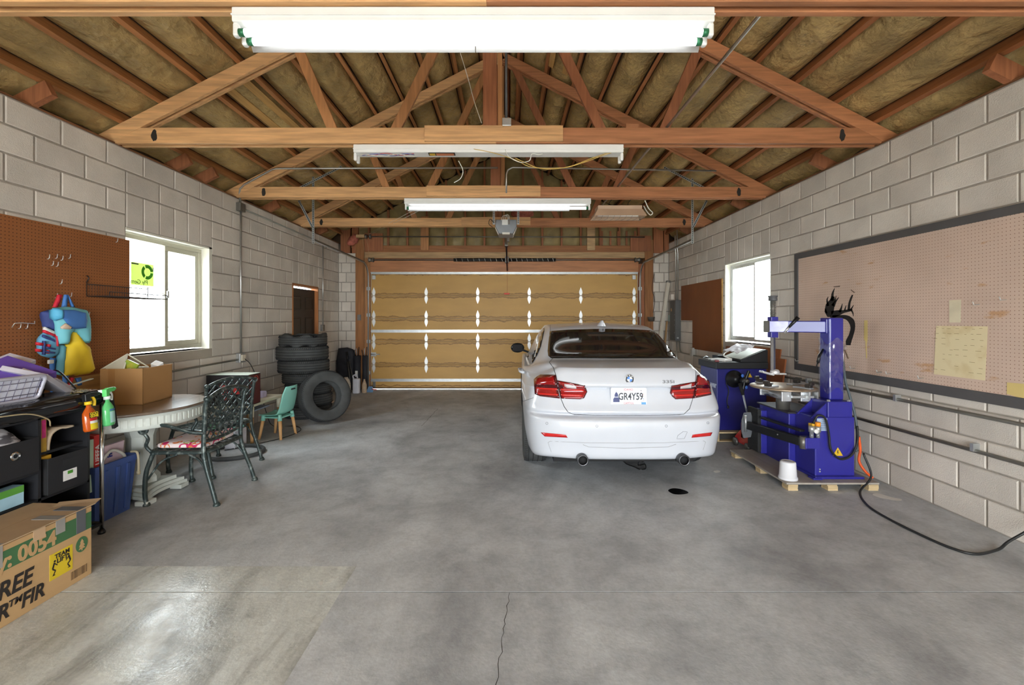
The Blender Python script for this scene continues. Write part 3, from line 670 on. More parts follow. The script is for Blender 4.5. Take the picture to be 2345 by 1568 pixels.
t = thing('outlet_box', (XL, 5.97, .9), 'metal outlet box below the window-side conduit', 'outlet')
MB().bx(XL, XL+.055, 5.91, 6.03, .9, 1.02).build('box', STEEL, t, bevel=.004); MB().bx(XL+.055, XL+.075, 5.93, 6.01, .92, 1.0).build('cover', M('cover_cream', sr(220,210,190), .5), t, bevel=.004)
conduit('conduit', [(XL+.025, 5.91, .94), (XL+.025, 3.4, .9)], .012, EMTD, 'conduit along the block wall below the wide window')
for z, z2, lab in ((.79, .77, 'upper conduit along the wall under the framed pegboard'), (.535, .52, 'lower conduit along the wall under the framed pegboard')):
    conduit('conduit', [(XR-.03, YF, z+.02), (XR-.03, 6.9 if z > .6 else 5.2, z2)], .014, EMTD, lab)
for y, z in ((3.9, .79), (5.05, .78), (3.25, .55)):
    MB().bx(XR-.05, XR, y-.012, y+.012, z-.025, z+.03).build('conduit_clip', STEEL, label={3.9: 'upper conduit clip next to the blue machine', 5.05: 'conduit clip behind the blue machine', 3.25: 'lower conduit clip on the block wall'}[y], cat='clip')
# ------------------------------------------------------------------ windows
FRAME = M('window_vinyl', sr(196,192,172), .45, var=.04); REVEAL = M('painted_reveal', sr(226,222,208), .8, var=.06, vs=9)
PANE = glassmat('window_pane', (.96, .98, .98), .06, dirt=.12)
def frame_rect(b, mk, a0, a1, z0, z1, w):
    mk(b, a0, a1, z0, z0+w); mk(b, a0, a1, z1-w, z1); mk(b, a0, a0+w, z0+w, z1-w); mk(b, a1-w, a1, z0+w, z1-w)
xo = XL-.13
w1 = thing('window_1', (xo, WY0, WZ0), 'wide two-pane sliding window beside the brown pegboard', None, kind='structure')
b = MB(); frame_rect(b, lambda b, a, c, z, y: b.bx(xo-.03, xo+.04, a, c, z, y), WY0+.012, WY1-.05, WZ0+.02, WZ1-.03, .045); b.build('window_frame', FRAME, w1, bevel=.004)
ym = 4.85
b = MB(); frame_rect(b, lambda b, a, c, z, y: b.bx(xo+.0, xo+.03, a, c, z, y), ym-.03, WY1-.095, WZ0+.065, WZ1-.075, .05); b.build('sash', FRAME, w1, bevel=.004)
MB().bx(xo+.03, xo+.05, ym-.015, ym+.01, 1.69, 1.77).build('latch', STEEL, w1, bevel=.006)
MB().bx(xo-.012, xo-.008, WY0+.057, ym-.02, WZ0+.06, WZ1-.07).build('pane', PANE, w1)
MB().bx(xo+.013, xo+.017, ym+.02, WY1-.145, WZ0+.115, WZ1-.125).build('pane', PANE, w1)
MB().bx(xo-.05, XL+.002, WY1-.05, WY1, WZ0, WZ1).bx(xo-.05, XL+.002, WY0, WY1, WZ1-.02, WZ1).build('reveal', REVEAL, w1)
# sticker on the fixed pane (its print faces outside, so it reads mirrored here)
STK = translucent('sticker_pale', sr(206,222,150)); SGR = translucent('sticker_green', sr(96,176,60)); SGD = M('sticker_dark', sr(58,66,48), .6)
sy0, sy1, sz0, sz1 = 4.43, 4.715, 1.805, 2.03
st = MB().bx(xo-.0075, xo-.006, sy0, sy1, sz0, sz1).build('sticker', STK, w1, label='green and pale energy sticker on the window pane')
text('sticker_text', 'Ply Gem', .062, frame((xo-.0052, 4.53, 1.838), (0,-1,0), (0,0,1)), SGD, st)
b = MB()
for a0, a1 in ((.15, 2.0), (2.25, 4.1), (4.35, 6.2)):
    Ps = [(.075*math.cos(a0+(a1-a0)*i/8), .075*math.sin(a0+(a1-a0)*i/8)) for i in range(9)]; Pi = [(x*.55, y*.55) for x, y in Ps][::-1]
    b.prism(Ps+Pi, .0006, frame((xo-.0056, 4.63, 1.945), (0,1,0), (0,0,1)))
b.build('sticker_emblem', SGR, st)
MB().bx(xo-.0058, xo-.0052, 4.435, 4.52, 2.008, 2.022).bx(xo-.0058, xo-.0052, 4.7, 4.707, 1.96, 2.0).build('sticker_print', SGD, st)
xo = XR+.11
ALU = M('window_aluminium', sr(206,208,208), .35, .4)
w2 = thing('window_2', (xo, RY0, WZ0), 'two-pane sliding window beside the framed pegboard', None, kind='structure')
b = MB(); frame_rect(b, lambda b, a, c, z, y: b.bx(xo-.03, xo+.04, a, c, z, y), RY0+.01, RY1-.03, WZ0+.03, WZ1-.03, .035); b.build('window_frame', ALU, w2, bevel=.003)
ymr = 6.36
b = MB(); frame_rect(b, lambda b, a, c, z, y: b.bx(xo-.03, xo-.005, a, c, z, y), ymr-.02, RY1-.07, WZ0+.065, WZ1-.065, .03); b.build('sash', ALU, w2, bevel=.003)
FPANE = glassmat('hazy_pane', (.9, .93, .93), .08, .05, dirt=.25, dcol=(.85,.88,.86))
MB().bx(xo+.008, xo+.012, RY0+.045, ymr, WZ0+.065, WZ1-.065).build('pane', FPANE, w2)
MB().bx(xo-.02, xo-.016, ymr+.01, RY1-.1, WZ0+.095, WZ1-.095).build('pane', FPANE, w2)
MB().bx(XR-.002, xo+.05, RY1-.03, RY1, WZ0, WZ1).bx(XR-.002, xo+.05, RY0, RY1, WZ1-.02, WZ1).build('reveal', REVEAL, w2)
# outside: fence, neighbouring wall
fe = thing('chain_link_fence', (-6.2, 5.5, -.26), 'chain link fence outside the wide window', 'fence')
FPOST = M('fence_post', sr(130,150,148), .5, .4)
for y in (4.0, 6.0, 8.0): MB().tube([(-6.2, y, -.26), (-6.2, y, 1.35)], .035, 8).build('post', FPOST, fe)
MB().tube([(-6.2, 2, 1.32), (-6.2, 10, 1.32)], .02, 6).build('rail', FPOST, fe)
b = MB()
for i in range(-12, 64):
    for s in (1, -1):
        y0 = 2+i*.125; p = (-6.2, y0, -.24 if s > 0 else 1.3); q = (-6.2, y0+1.54, 1.3 if s > 0 else -.24)
        if y0 > 1.5 and y0 < 8.6: b.tube([p, q], .003, 3, caps=False)
b.build('wire_mesh', FPOST, fe, kind='stuff')
MB().bx(9.6, 9.9, 2, 18, -.26, 3.2).build('neighbour_wall', M('neighbour_stucco', sr(214,214,204), .9), label='pale building wall beyond the narrow window', cat='building wall')
# ------------------------------------------------------------------ black door
d2 = thing('door_2', (XL, 7.97, 0), 'black six panel door behind the tyre stack', None, kind='structure')
DB = M('door_black', sr(34,32,32), .38, var=.2, vs=4); JMB = woodm('jamb_wood', (176,112,62), 'z')
xd = XL-.075
b = MB(); xs = (XL-.12, XL+.006)
b.bx(*xs, DY0, DY0+.03, 0, DZ).bx(*xs, DY1-.03, DY1, 0, DZ).bx(*xs, DY0, DY1, DZ-.03, DZ); b.build('jamb', JMB, d2, bevel=.003)
MB().bx(xd-.03, xd+.02, DY0+.034, DY1-.034, .01, DZ-.065).build('leaf', DB, d2, bevel=.003)
def dpanel(y0, y1, z0, z1):
    b = MB(); x = xd+.02
    for (e, h) in ((0, .0),): pass
    o = .0; r1 = [(x+.001, y0, z0), (x+.001, y1, z0), (x+.001, y1, z1), (x+.001, y0, z1)]
    i1 = [(x+.009, y0+.018, z0+.018), (x+.009, y1-.018, z0+.018), (x+.009, y1-.018, z1-.018), (x+.009, y0+.018, z1-.018)]
    i2 = [(x+.002, y0+.035, z0+.035), (x+.002, y1-.035, z0+.035), (x+.002, y1-.035, z1-.035), (x+.002, y0+.035, z1-.035)]
    b.add(r1+i1+i2, [(i, (i+1) % 4, 4+(i+1) % 4, 4+i) for i in range(4)]+[(4+i, 4+(i+1) % 4, 8+(i+1) % 4, 8+i) for i in range(4)]+[(8,9,10,11)]); b.build('door_panel', DB, d2)
for y0, y1 in ((DY0+.12, DY0+.43), (DY1-.43, DY1-.12)):
    for z0, z1 in ((1.62, 1.86), (.92, 1.5), (.2, .8)): dpanel(y0, y1, z0, z1)
b = MB().lathe([(.0, .0), (.032, .0), (.032, .006), (.012, .012), (.012, .04), (.028, .05), (.03, .065), (.02, .078), (0, .08)], 18, (xd+.02, DY1-.1, .93), rotm(0, PI/2, 0)); b.build('door_knob', STEELD, d2)
MB().bx(xd+.02, xd+.024, DY1-.075, DY1-.04, .98, 1.06).build('strike_plate', STEEL, d2)
MB().bx(XL-.2, XL-.195, DY0, DY1, 0, DZ-.07).build('outer_storm_door', M('storm_white', sr(225,228,230), .5), d2)
# ------------------------------------------------------------------ white car
CXR, CY0, YAW = 1.028, 3.75, .024
def cxv(v): return CXR+YAW*v          # the car stands slightly askew
#           # car centre line and rearmost point
PAINT = M('car_paint', sr(203,206,213), .32, var=.015, coat=.6); DARKG = M('car_glass', sr(30,29,28), .06, var=.15, vs=3, coat=.4)
RUB = M('tyre_rubber', sr(66,67,66), .75, var=.2, vs=9, bump=.15); GAP = M('panel_gap', sr(40,40,42), .8)
def car_rows():
    R = []
    def row(vr, um, zr, zs, q=1, vf=4.62):
        zf = .22+(zs-.2)*.78
        pts = [(0, vr, zr), (.27*um, vr+.003, zr), (.5*um, vr+.016, zr), (.73*um*(.5+.5*q), vr+.062, zr), (.9*um*q, max(vr, 0)*.6+.2+(1-q)*.4, zr*.75+zs*.25),
               (.965*um*(.4+.6*q), .45+(1-q)*.5, zr*.3+zs*.7), (um, 1.0, zs), (um*.995, 1.7, zs), (um*.99, 2.4, zs), (um*.985, 3.1, zs), (um*.975, 3.8, zs*.6+zf*.4),
               (.88*um, vf-.28, zf), (.5*um, vf-.05, zf), (0, vf, zf)]
        R.append([Vector(p) for p in pts])
    row(.16, .78, .27, .2); row(.05, .85, .30, .23); row(.028, .875, .40, .31); row(.004, .895, .51, .42); row(0, .902, .59, .53); row(.018, .905, .635, .60)
    row(.105, .905, .652, .64); row(.08, .905, .68, .69); row(.112, .905, .75, .74, .985); row(.142, .904, .86, .80, .955); row(.146, .903, .884, .825, .95); row(.09, .902, .896, .84, .94)
    row(.118, .898, .985, .885, .88); row(.15, .893, 1.035, .92, .82); row(.2, .882, 1.052, .945, .8)
    R.append([Vector(p) for p in ((0,.45,1.075),(.24,.45,1.075),(.44,.455,1.075),(.59,.47,1.07),(.675,.54,1.05),(.765,.74,1.01),(.845,1.05,.975),(.85,1.7,.965),(.85,2.4,.96),(.845,3.0,.955),(.79,3.6,.92),(.66,3.9,.86),(.36,4.0,.88),(0,4.02,.89))])
    R.append([Vector(p) for p in ((0,.7,1.09),(.22,.702,1.09),(.42,.71,1.09),(.56,.73,1.088),(.64,.79,1.075),(.725,.98,1.04),(.785,1.3,1.0),(.8,1.75,.985),(.805,2.4,.98),(.795,3.0,.975),(.72,3.25,.985),(.55,3.42,1.0),(.3,3.5,1.01),(0,3.52,1.015))])
    R.append([Vector(p) for p in ((0,.98,1.225),(.22,.982,1.225),(.4,.99,1.225),(.535,1.01,1.22),(.618,1.06,1.21),(.66,1.22,1.2),(.695,1.48,1.19),(.71,1.85,1.185),(.715,2.4,1.18),(.7,2.82,1.175),(.63,3.0,1.18),(.48,3.12,1.19),(.26,3.17,1.195),(0,3.18,1.2))])
    R.append([Vector(p) for p in ((0,1.25,1.352),(.22,1.252,1.351),(.38,1.258,1.347),(.5,1.275,1.34),(.562,1.32,1.335),(.595,1.44,1.34),(.605,1.64,1.352),(.615,1.95,1.36),(.615,2.3,1.36),(.6,2.56,1.35),(.53,2.7,1.345),(.4,2.78,1.345),(.22,2.82,1.348),(0,2.83,1.35))])
    R.append([Vector(p) for p in ((0,1.42,1.398),(.2,1.422,1.396),(.33,1.43,1.392),(.42,1.45,1.385),(.46,1.5,1.384),(.49,1.6,1.39),(.505,1.75,1.397),(.51,2.0,1.402),(.51,2.25,1.4),(.5,2.42,1.392),(.44,2.52,1.388),(.33,2.58,1.386),(.18,2.61,1.388),(0,2.62,1.39))])
    vs = (1.6,1.61,1.62,1.64,1.66,1.7,1.8,1.95,2.1,2.22,2.3,2.36,2.39,2.4)
    R.append([Vector((0, v, 1.428-.02*abs(v-1.9))) for v in vs])
    return R
def car_body():
    R = car_rows(); n = 4
    G = [cr(r, n) for r in R]; G = list(map(list, zip(*[cr(c, n) for c in zip(*G)])))   # dense rows x cols
    for row in G:
        row[0].x = 0; row[-1].x = 0
    for p in G[-1]: p.x = 0
    bm = bmesh.new(); nr, nc = len(G), len(G[0])
    for s in (-1, 1):
        V = [[bm.verts.new((cxv(p.y)+s*p.x, CY0+p.y, p.z)) for p in row] for row in G]
        for i in range(nr-1):
            for j in range(nc-1):
                q = (V[i][j], V[i][j+1], V[i+1][j+1], V[i+1][j])
                try: bm.faces.new(q if s > 0 else q[::-1])
                except ValueError: pass
        if s < 0: bot = [V[0][j] for j in range(nc)]
        else: bot2 = [V[0][j] for j in range(nc)]
    for j in range(nc-1):
        try: bm.faces.new((bot[j], bot[j+1], bot2[j+1], bot2[j]))
        except ValueError: pass
    bmesh.ops.remove_doubles(bm, verts=bm.verts, dist=.0006); bmesh.ops.dissolve_degenerate(bm, dist=.0003, edges=bm.edges)
    bmesh.ops.recalc_face_normals(bm, faces=bm.faces)
    for f in bm.faces: f.smooth = True
    return bm
car = thing('car', (CXR, CY0+2.3, 0), 'white sedan seen from behind with dark tinted glass and red tail lights', 'car')
bm = car_body(); BV = BVHTree.FromBMesh(bm); me = bpy.data.meshes.new('body'); bm.to_mesh(me); bm.free()
me.materials.append(PAINT); me.materials.append(BLACKM)
body = bpy.data.objects.new('body', me); COL.objects.link(body)
# wheel arches
cb = MB()
for v in (1.0, 3.81):
    for s in (-1, 1): cb.cyl((cxv(v)+s*.6, CY0+v, .33), (cxv(v)+s*1.1, CY0+v, .33), .372, 40)
cut = cb.build('arch_cutter', BLACKM, local=True); cut.data.materials.clear(); cut.data.materials.append(PAINT); cut.data.materials.append(BLACKM)
for p in cut.data.polygons: p.material_index = 1
md = body.modifiers.new('arch', 'BOOLEAN'); md.object = cut; md.operation = 'DIFFERENCE'; md.solver = 'EXACT'
dg = bpy.context.evaluated_depsgraph_get(); nm = bpy.data.meshes.new_from_object(body.evaluated_get(dg)); body.modifiers.clear(); body.data = nm
bpy.data.objects.remove(cut)
body.parent = car; body.matrix_parent_inverse = car.matrix_basis.inverted()
CAMV = Vector((0, 0, CH))
def hit(x, y):
    d = Vector(((x-VX)/FPX, 1, -(y-VY)/FPX)).normalized(); h = BV.ray_cast(CAMV, d)
    if h[0] is None:
        for k in range(1, 14):
            x2 = x+(1400-x)*k*.012; y2 = y+(900-y)*k*.012
            d = Vector(((x2-VX)/FPX, 1, -(y2-VY)/FPX)).normalized(); h = BV.ray_cast(CAMV, d)
            if h[0] is not None: break
    return h[0], h[1]
def mirror_px(P): return None
def patch(name, P, off, mat, parent, step=7, mirror=False, label=None, thick=.004):
    """a skin lying on the body whose outline is given in photo pixels"""
    b2 = bmesh.new(); vs = [b2.verts.new((x, y, 0)) for x, y in P]; b2.faces.new(vs)
    x0, x1 = min(p[0] for p in P), max(p[0] for p in P); y0, y1 = min(p[1] for p in P), max(p[1] for p in P)
    for k in range(1, int((x1-x0)/step)+1): bmesh.ops.bisect_plane(b2, geom=b2.verts[:]+b2.edges[:]+b2.faces[:], plane_co=(x0+k*step, 0, 0), plane_no=(1,0,0))
    for k in range(1, int((y1-y0)/step)+1): bmesh.ops.bisect_plane(b2, geom=b2.verts[:]+b2.edges[:]+b2.faces[:], plane_co=(0, y0+k*step, 0), plane_no=(0,1,0))
    for v in b2.verts:
        h, n = hit(v.co.x, v.co.y)
        if n.y > 0: n = -n
        v.co = h+n*off
    bmesh.ops.recalc_face_normals(b2, faces=b2.faces)
    for f in b2.faces: f.smooth = True
    m = bpy.data.meshes.new(name); b2.to_mesh(m); b2.free(); m.materials.append(mat)
    o = bpy.data.objects.new(name, m); COL.objects.link(o); o.parent = parent
    if parent.parent is None: o.matrix_parent_inverse = parent.matrix_basis.inverted()
    if thick: s = o.modifiers.new('t', 'SOLIDIFY'); s.thickness = thick; s.offset = 0
    if label: o['label'] = label
    return o
def seam(name, P, r, mat, parent, sub=5, off=0.0):
    Q = []
    for a, c in zip(P[:-1], P[1:]):
        for k in range(sub): Q.append((a[0]+(c[0]-a[0])*k/sub, a[1]+(c[1]-a[1])*k/sub))
    Q.append(P[-1]); L_ = []
    for x, y in Q:
        h, n = hit(x, y)
        if n.y > 0: n = -n
        L_.append(h+n*off)
    return MB().tube(L_, r, 5).build(name, mat, parent)
patch('rear_window', [(1259.4,758.5),(1300,755.5),(1381,753.3),(1450,754.6),(1497.6,757.6),(1512,772),(1525.7,788.4),(1545,806),(1555,815),(1552.5,820),(1400,821),(1262,820.5),(1256,815),(1254.8,804),(1256,789)], .003, DARKG, car, 9, label='dark tinted rear window')
b0 = [(1239.9,748),(1247,747.5),(1246.7,758),(1238.7,793.5),(1230,814),(1219,832),(1202,817.5),(1211,793.5),(1227,763.6)]
patch('side_window', b0, .004, DARKG, car, 5)
gs = [(1266,820.4),(1257.7,829),(1267.4,841.7),(1273.7,861),(1277,880),(1284.6,913),(1292,931),(1300.8,943.4),(1315.4,949),(1360,950.6),(1420,951),(1500,950.6),(1552.5,949.7),(1566,948),(1579,936),(1586,914),(1592.7,871),(1594,846)]
seam('trunk_gap', gs, .0028, GAP, car, 6)
seam('bumper_gap', [(1221.6,910.4),(1206,916),(1191.5,920)], .002, GAP, car)
seam('valance_gap', [(1262.6,1035),(1258,1022),(1255,1013),(1260,1010),(1340,1013.5),(1430,1014),(1520,1013.5),(1612,1009.5),(1616,1012),(1610,1030)], .0016, M('soft_gap', sr(150,150,152), .7), car)
seam('roof_gap', [(1259.6,742),(1260,758)], .002, GAP, car)
LENS = M('lens_red', sr(146,16,18), .12, var=.1, vs=30, coat=.8); LENSD = M('lens_dark', sr(78,10,16), .15, var=.15, vs=20, coat=.8); LENSB = M('lens_bright', sr(206,40,34), .15, coat=.6)
CLEAR = M('lens_clear', sr(198,186,188), .15, coat=.6)
def taillight(outer, inner, rev, strips, label):
    t = patch('tail_light', outer, .006, LENSD, car, 6, label=label, thick=.012)
    def ins(P, k=.86):
        cx = sum(p[0] for p in P)/len(P); cy = sum(p[1] for p in P)/len(P); return [(cx+(x-cx)*k, cy+(y-cy)*k) for x, y in P]
    patch('lens', ins(outer), .0135, LENS, t, 6)
    i = patch('tail_light_inner', inner, .006, LENSD, car, 6, thick=.012); patch('lens', ins(inner, .9), .0135, LENS, i, 6)
    patch('reversing_lens', rev, .0165, CLEAR, i, 6)
    for k, s in enumerate(strips): patch('light_bar', s, .0165, LENSB, t if k < 2 else i, 6)
taillight([(1224.5,869.3),(1231,864),(1239.2,859.5),(1272.9,858.8),(1282.4,912.6),(1237.7,907.4),(1226.7,903)], [(1276.6,871),(1339.6,882.5),(1344.5,897.2),(1337.4,911.8),(1328.6,914.5),(1284.6,912.6)],
          [(1292.7,878.9),(1319.8,882.5),(1319.8,886.2),(1292.7,883.7)], [[(1232,887),(1276,889),(1277,893),(1232,891)], [(1233,900),(1278,902.5),(1279,905.5),(1235,903.5)], [(1284,890),(1336,892.5),(1337,896),(1285,893.5)], [(1285,902.5),(1333,904),(1332,908),(1286,906)]], 'red tail light cluster on the side of the chairs')
taillight([(1595,859.4),(1602.8,859.4),(1612.8,864.3),(1621.7,873.2),(1626.7,904.3),(1588.4,912)], [(1536.9,883.2),(1592.9,873.8),(1586.8,912),(1546.3,914.2),(1538.5,907.6),(1533.5,899.3)],
          [(1556.3,884.3),(1581.2,878.2),(1581.2,884.3),(1556.3,886.5)], [[(1593,889),(1622,885),(1623,888),(1593,892)], [(1591,902),(1624,898),(1624.5,901),(1591,905)], [(1538,894),(1587,890),(1587,894),(1538,897)], [(1541,904),(1585,902),(1585,906),(1544,908)]], 'red tail light cluster on the side of the blue machines')
REFR = M('reflector_red', sr(196,34,34), .2, var=.06, vs=60, coat=.5)
patch('reflector', [(1239.2,989.6),(1295.6,994.7),(1300,1001.3),(1248,998.4)], .004, REFR, car, 7)
patch('reflector', [(1586,994.7),(1630.2,989.3),(1626.2,997.3),(1583.3,1001.4)], .004, REFR, car, 7)
for cx, cy in ((1252.4,969), (1367,975.2), (1525.8,975.1), (1621,967.9)):
    seam('parking_sensor', [(cx+2.6*math.cos(a), cy+2.6*math.sin(a)) for a in [2*PI*i/12 for i in range(13)]], .0014, M('sensor_ring', sr(120,122,126), .6), car, 1, .001)
seam('tow_cover', [(1564,988),(1574,988.5),(1567,1004),(1550,1004.5),(1552,997),(1564,988)], .0012, MATS['sensor_ring'], car, 4, .001)
seam('diffuser_gap', [(1335,1018),(1348,1023),(1430,1026),(1530,1023),(1548,1017)], .0022, MATS['soft_gap'], car, 6)
# badge, model lettering, plate
h, n = hit(1441.5, 867.7); F = frame(h+Vector((0,-.004,0)), (1,0,0), (0,.06,1))
bd = MB().prism([(.0385*math.cos(2*PI*i/32), .0385*math.sin(2*PI*i/32)) for i in range(32)], .004, F).build('badge', M('badge_black', sr(24,24,28), .25), car, label='round blue and white badge')
for q in range(4):
    pts = [(0, 0)]+[(.0225*math.cos(PI/2*q+PI/2*i/8), .0225*math.sin(PI/2*q+PI/2*i/8)) for i in range(9)]
    MB().prism(pts, .0012, F @ Matrix.Translation((0, 0, .004))).build('badge_quadrant', M('badge_blue', sr(70,130,215), .3) if q in (1, 3) else WHITE, bd)
MB().tube([F @ Vector((.0375*math.cos(2*PI*i/32), .0375*math.sin(2*PI*i/32), .004)) for i in range(32)], .0016, 6, closed=True).build('badge_rim', CHROME, bd)
for ch, a in (('B', 2.25), ('M', PI/2), ('W', .9)):
    m_ = F @ Matrix.Translation((.0298*math.cos(a), .0298*math.sin(a), .0042)) @ Matrix.Rotation(a-PI/2, 4, 'Z'); text('badge_letter', ch, .0135, m_, WHITE, bd, bold=.0004)
h, n = hit(1530.5, 874); text('model_lettering', '335i', .036, frame(h+Vector((0,-.003,0)), (1,.07,0), (0,.06,1)), M('letter_grey', sr(128,130,134), .35, .6), car, ext=.0015, bold=.0006, sx=1.75)
h, n = hit(1438.6, 907.5); pc = Vector((h.x, h.y-.012, h.z)); F = frame(pc, (1,0,0), (0,.03,1))
def rrect(w, h, r, n=5):
    P = []
    for sx, sy, a0 in ((1, 1, 0), (-1, 1, PI/2), (-1, -1, PI), (1, -1, 1.5*PI)):
        for i in range(n+1): a = a0+PI/2*i/n; P.append((sx*(w/2-r)+r*math.cos(a), sy*(h/2-r)+r*math.sin(a)))
    return P
pl = MB().prism(rrect(.306, .154, .014), .004, F).build('licence_plate', M('plate_white', sr(222,226,236), .35, var=.02), car, label='white licence plate reading GR4Y59')
F2 = F @ Matrix.Translation((0, 0, .0042)); DK = M('plate_ink', sr(52,54,60), .5); RD = M('plate_red', sr(196,84,76), .5)
text('plate_number', 'GR4Y59', .083, F2 @ Matrix.Translation((.017, 0, 0)), DK, pl, bold=.0012, sx=.74)
text('plate_state', 'IDAHO', .026, F2 @ Matrix.Translation((-.002, .06, 0)), RD, pl, sx=.95)
text('plate_motto', 'CAPITOL', .025, F2 @ Matrix.Translation((0, -.055, 0)), RD, pl, sx=.85)
DOME = M('plate_dome', sr(70,76,120), .5)
b = MB().prism([(-.132,-.045),(-.078,-.045),(-.078,-.012),(-.088,-.005),(-.122,-.005),(-.132,-.02)], .0006, F2).prism([(-.12,0),(-.09,0),(-.09,.018),(-.098,.034),(-.105,.04),(-.112,.034),(-.12,.018)], .0006, F2).prism([(-.1062,.04),(-.1038,.04),(-.105,.056)], .0006, F2)
b.build('plate_capitol', DOME, pl)
MB().prism([(.108,-.068),(.146,-.068),(.146,-.046),(.108,-.046)], .0007, F2).build('plate_tab', M('plate_tab_blue', sr(90,150,200), .4), pl)
random.seed(5)
for k, c in enumerate(((200,170,80), (196,60,80), (70,80,120), (90,140,180))):
    b = MB()
    for i in range(5):
        a = -1.0+2.2*random.random(); x = .085+.04*math.cos(a)+random.uniform(-.006, .006); y = .058*math.sin(a)+random.uniform(-.005, .005); b.prism([(x+.0024*math.cos(2*PI*j/6), y+.0024*math.sin(2*PI*j/6)) for j in range(6)], .0006, F2)
    b.build('plate_dots', M('plate_dot%d' % k, sr(*c), .5), pl, kind='stuff')
MB().box((pc.x+.02, pc.y+.0, pc.z+.098), (.07, .03, .012)).build('plate_lamp', GAP, car)
# exhaust tips, fin, mirrors, handles
EXH = M('exhaust_steel', sr(92,92,94), .35, .8, var=.2)
for x in (-.41, .425):
    MB().lathe([(.036, .0), (.042, -.004), (.047, .0), (.047, .16), (.036, .16)], 24, (CXR+x, CY0-.015, .305), rotm(-PI/2, 0, 0)).build('exhaust_tip', EXH, car)
    MB().lathe([(0, .05), (.037, .05), (.037, .02)], 20, (CXR+x, CY0-.015, .305), rotm(-PI/2, 0, 0)).build('exhaust_bore', BLACKM, car)
fc = Vector((cxv(1.42), CY0+1.4, 1.388)); b = MB()
def fin(u, v):
    a = 2*PI*u; L_, w, hh = .11*(1-v*.62), .056*(1-v**.8*.82), .064*v
    return fc+Vector((math.cos(a)*w, math.sin(a)*L_-.075*v*(1-.3*v)+.03, hh))
b.grid(fin, 24, 8, True, True); b.add([fin(i/24, 1) for i in range(24)], [list(range(24))]); b.build('roof_antenna', PAINT, car)
for s in (-1, 1):
    c = Vector((cxv(2.95)+s*.955, CY0+2.95, 1.045)); b = MB(); b.ball((0,0,0), 1, 16, 10)
    b.v = [c+Vector((v.x*.105*(1 if abs(v.x) < .8 else .95), v.y*.075*(.35 if v.y < 0 else 1), v.z*.072)) for v in b.v]; b.build('side_mirror', M('mirror_black', sr(14,14,15), .25, var=.1), car)
    MB().box((c.x, c.y-.028, c.z), (.15, .004, .1)).build('mirror_glass', BLACKM, car, bevel=.002)  # matte black stands in for the mirror's dark reflection
    MB().bar((c.x-s*.07, c.y, c.z-.03), (c.x-s*.17, c.y+.02, c.z-.07), .04, .03).build('mirror_arm', BLACK, car, bevel=.006)
for x, y in ((1187, 843), (1201, 850)):
    h, n = hit(x, y); MB().tube(cr([h+Vector((-.005, -.1, 0)), h+Vector((-.045, -.06, .004)), h+Vector((-.045, .06, .004)), h+Vector((-.005, .1, 0))], 4), [(.012, .016)]*13, 8).build('door_handle', PAINT, car)
# wheels
def tyre_profile(r, rin, w): 
    h = w/2; return [(rin, -h*.8), (rin+.012, -h*.92), ((r+rin)/2, -h*1.02), (r-.03, -h*.98), (r-.01, -h*.86), (r-.002, -h*.6), (r, 0), (r-.002, h*.6), (r-.01, h*.86), (r-.03, h*.98), ((r+rin)/2, h*1.02), (rin+.012, h*.92), (rin, h*.8)]
ALLOY = M('wheel_alloy', sr(150,152,156), .35, .8)
def wheel(c, s):
    w_ = MB().lathe(tyre_profile(.328, .225, .235), 56, c, rotm(0, PI/2, 0)).build('tyre', RUB, car)
    for k in (-.07, -.025, .025, .07):
        b = MB(); b.tube([(c[0]+k, c[1]+.3283*math.cos(2*PI*i/48), c[2]+.3283*math.sin(2*PI*i/48)) for i in range(48)], .0035, 4, closed=True); b.build('tread_groove', GAP, w_)
    b = MB()
    for i in range(90):
        a = 2*PI*i/90
        for sg in (-1, 1):
            b.bar((c[0]+sg*.078, c[1]+.3287*math.cos(a), c[2]+.3287*math.sin(a)), (c[0]+sg*.11, c[1]+.318*math.cos(a), c[2]+.318*math.sin(a)), .003, .003)
    b.build('tread_sipes', GAP, w_, kind='stuff')
    b = MB().lathe([(0, .02), (.06, .03), (.2, .06), (.225, .09), (.225, -.09), (.1, -.09)], 32, c, rotm(0, s*PI/2, 0)); b.build('rim', ALLOY, car)
for v in (1.0, 3.81):
    for s in (-1, 1): wheel((cxv(v)+s*.775, CY0+v, .328), s)
MB().bx(CXR-.62, CXR+.62, CY0+.3, CY0+4.4, .2, .27).build('underbody', BLACKM, car)
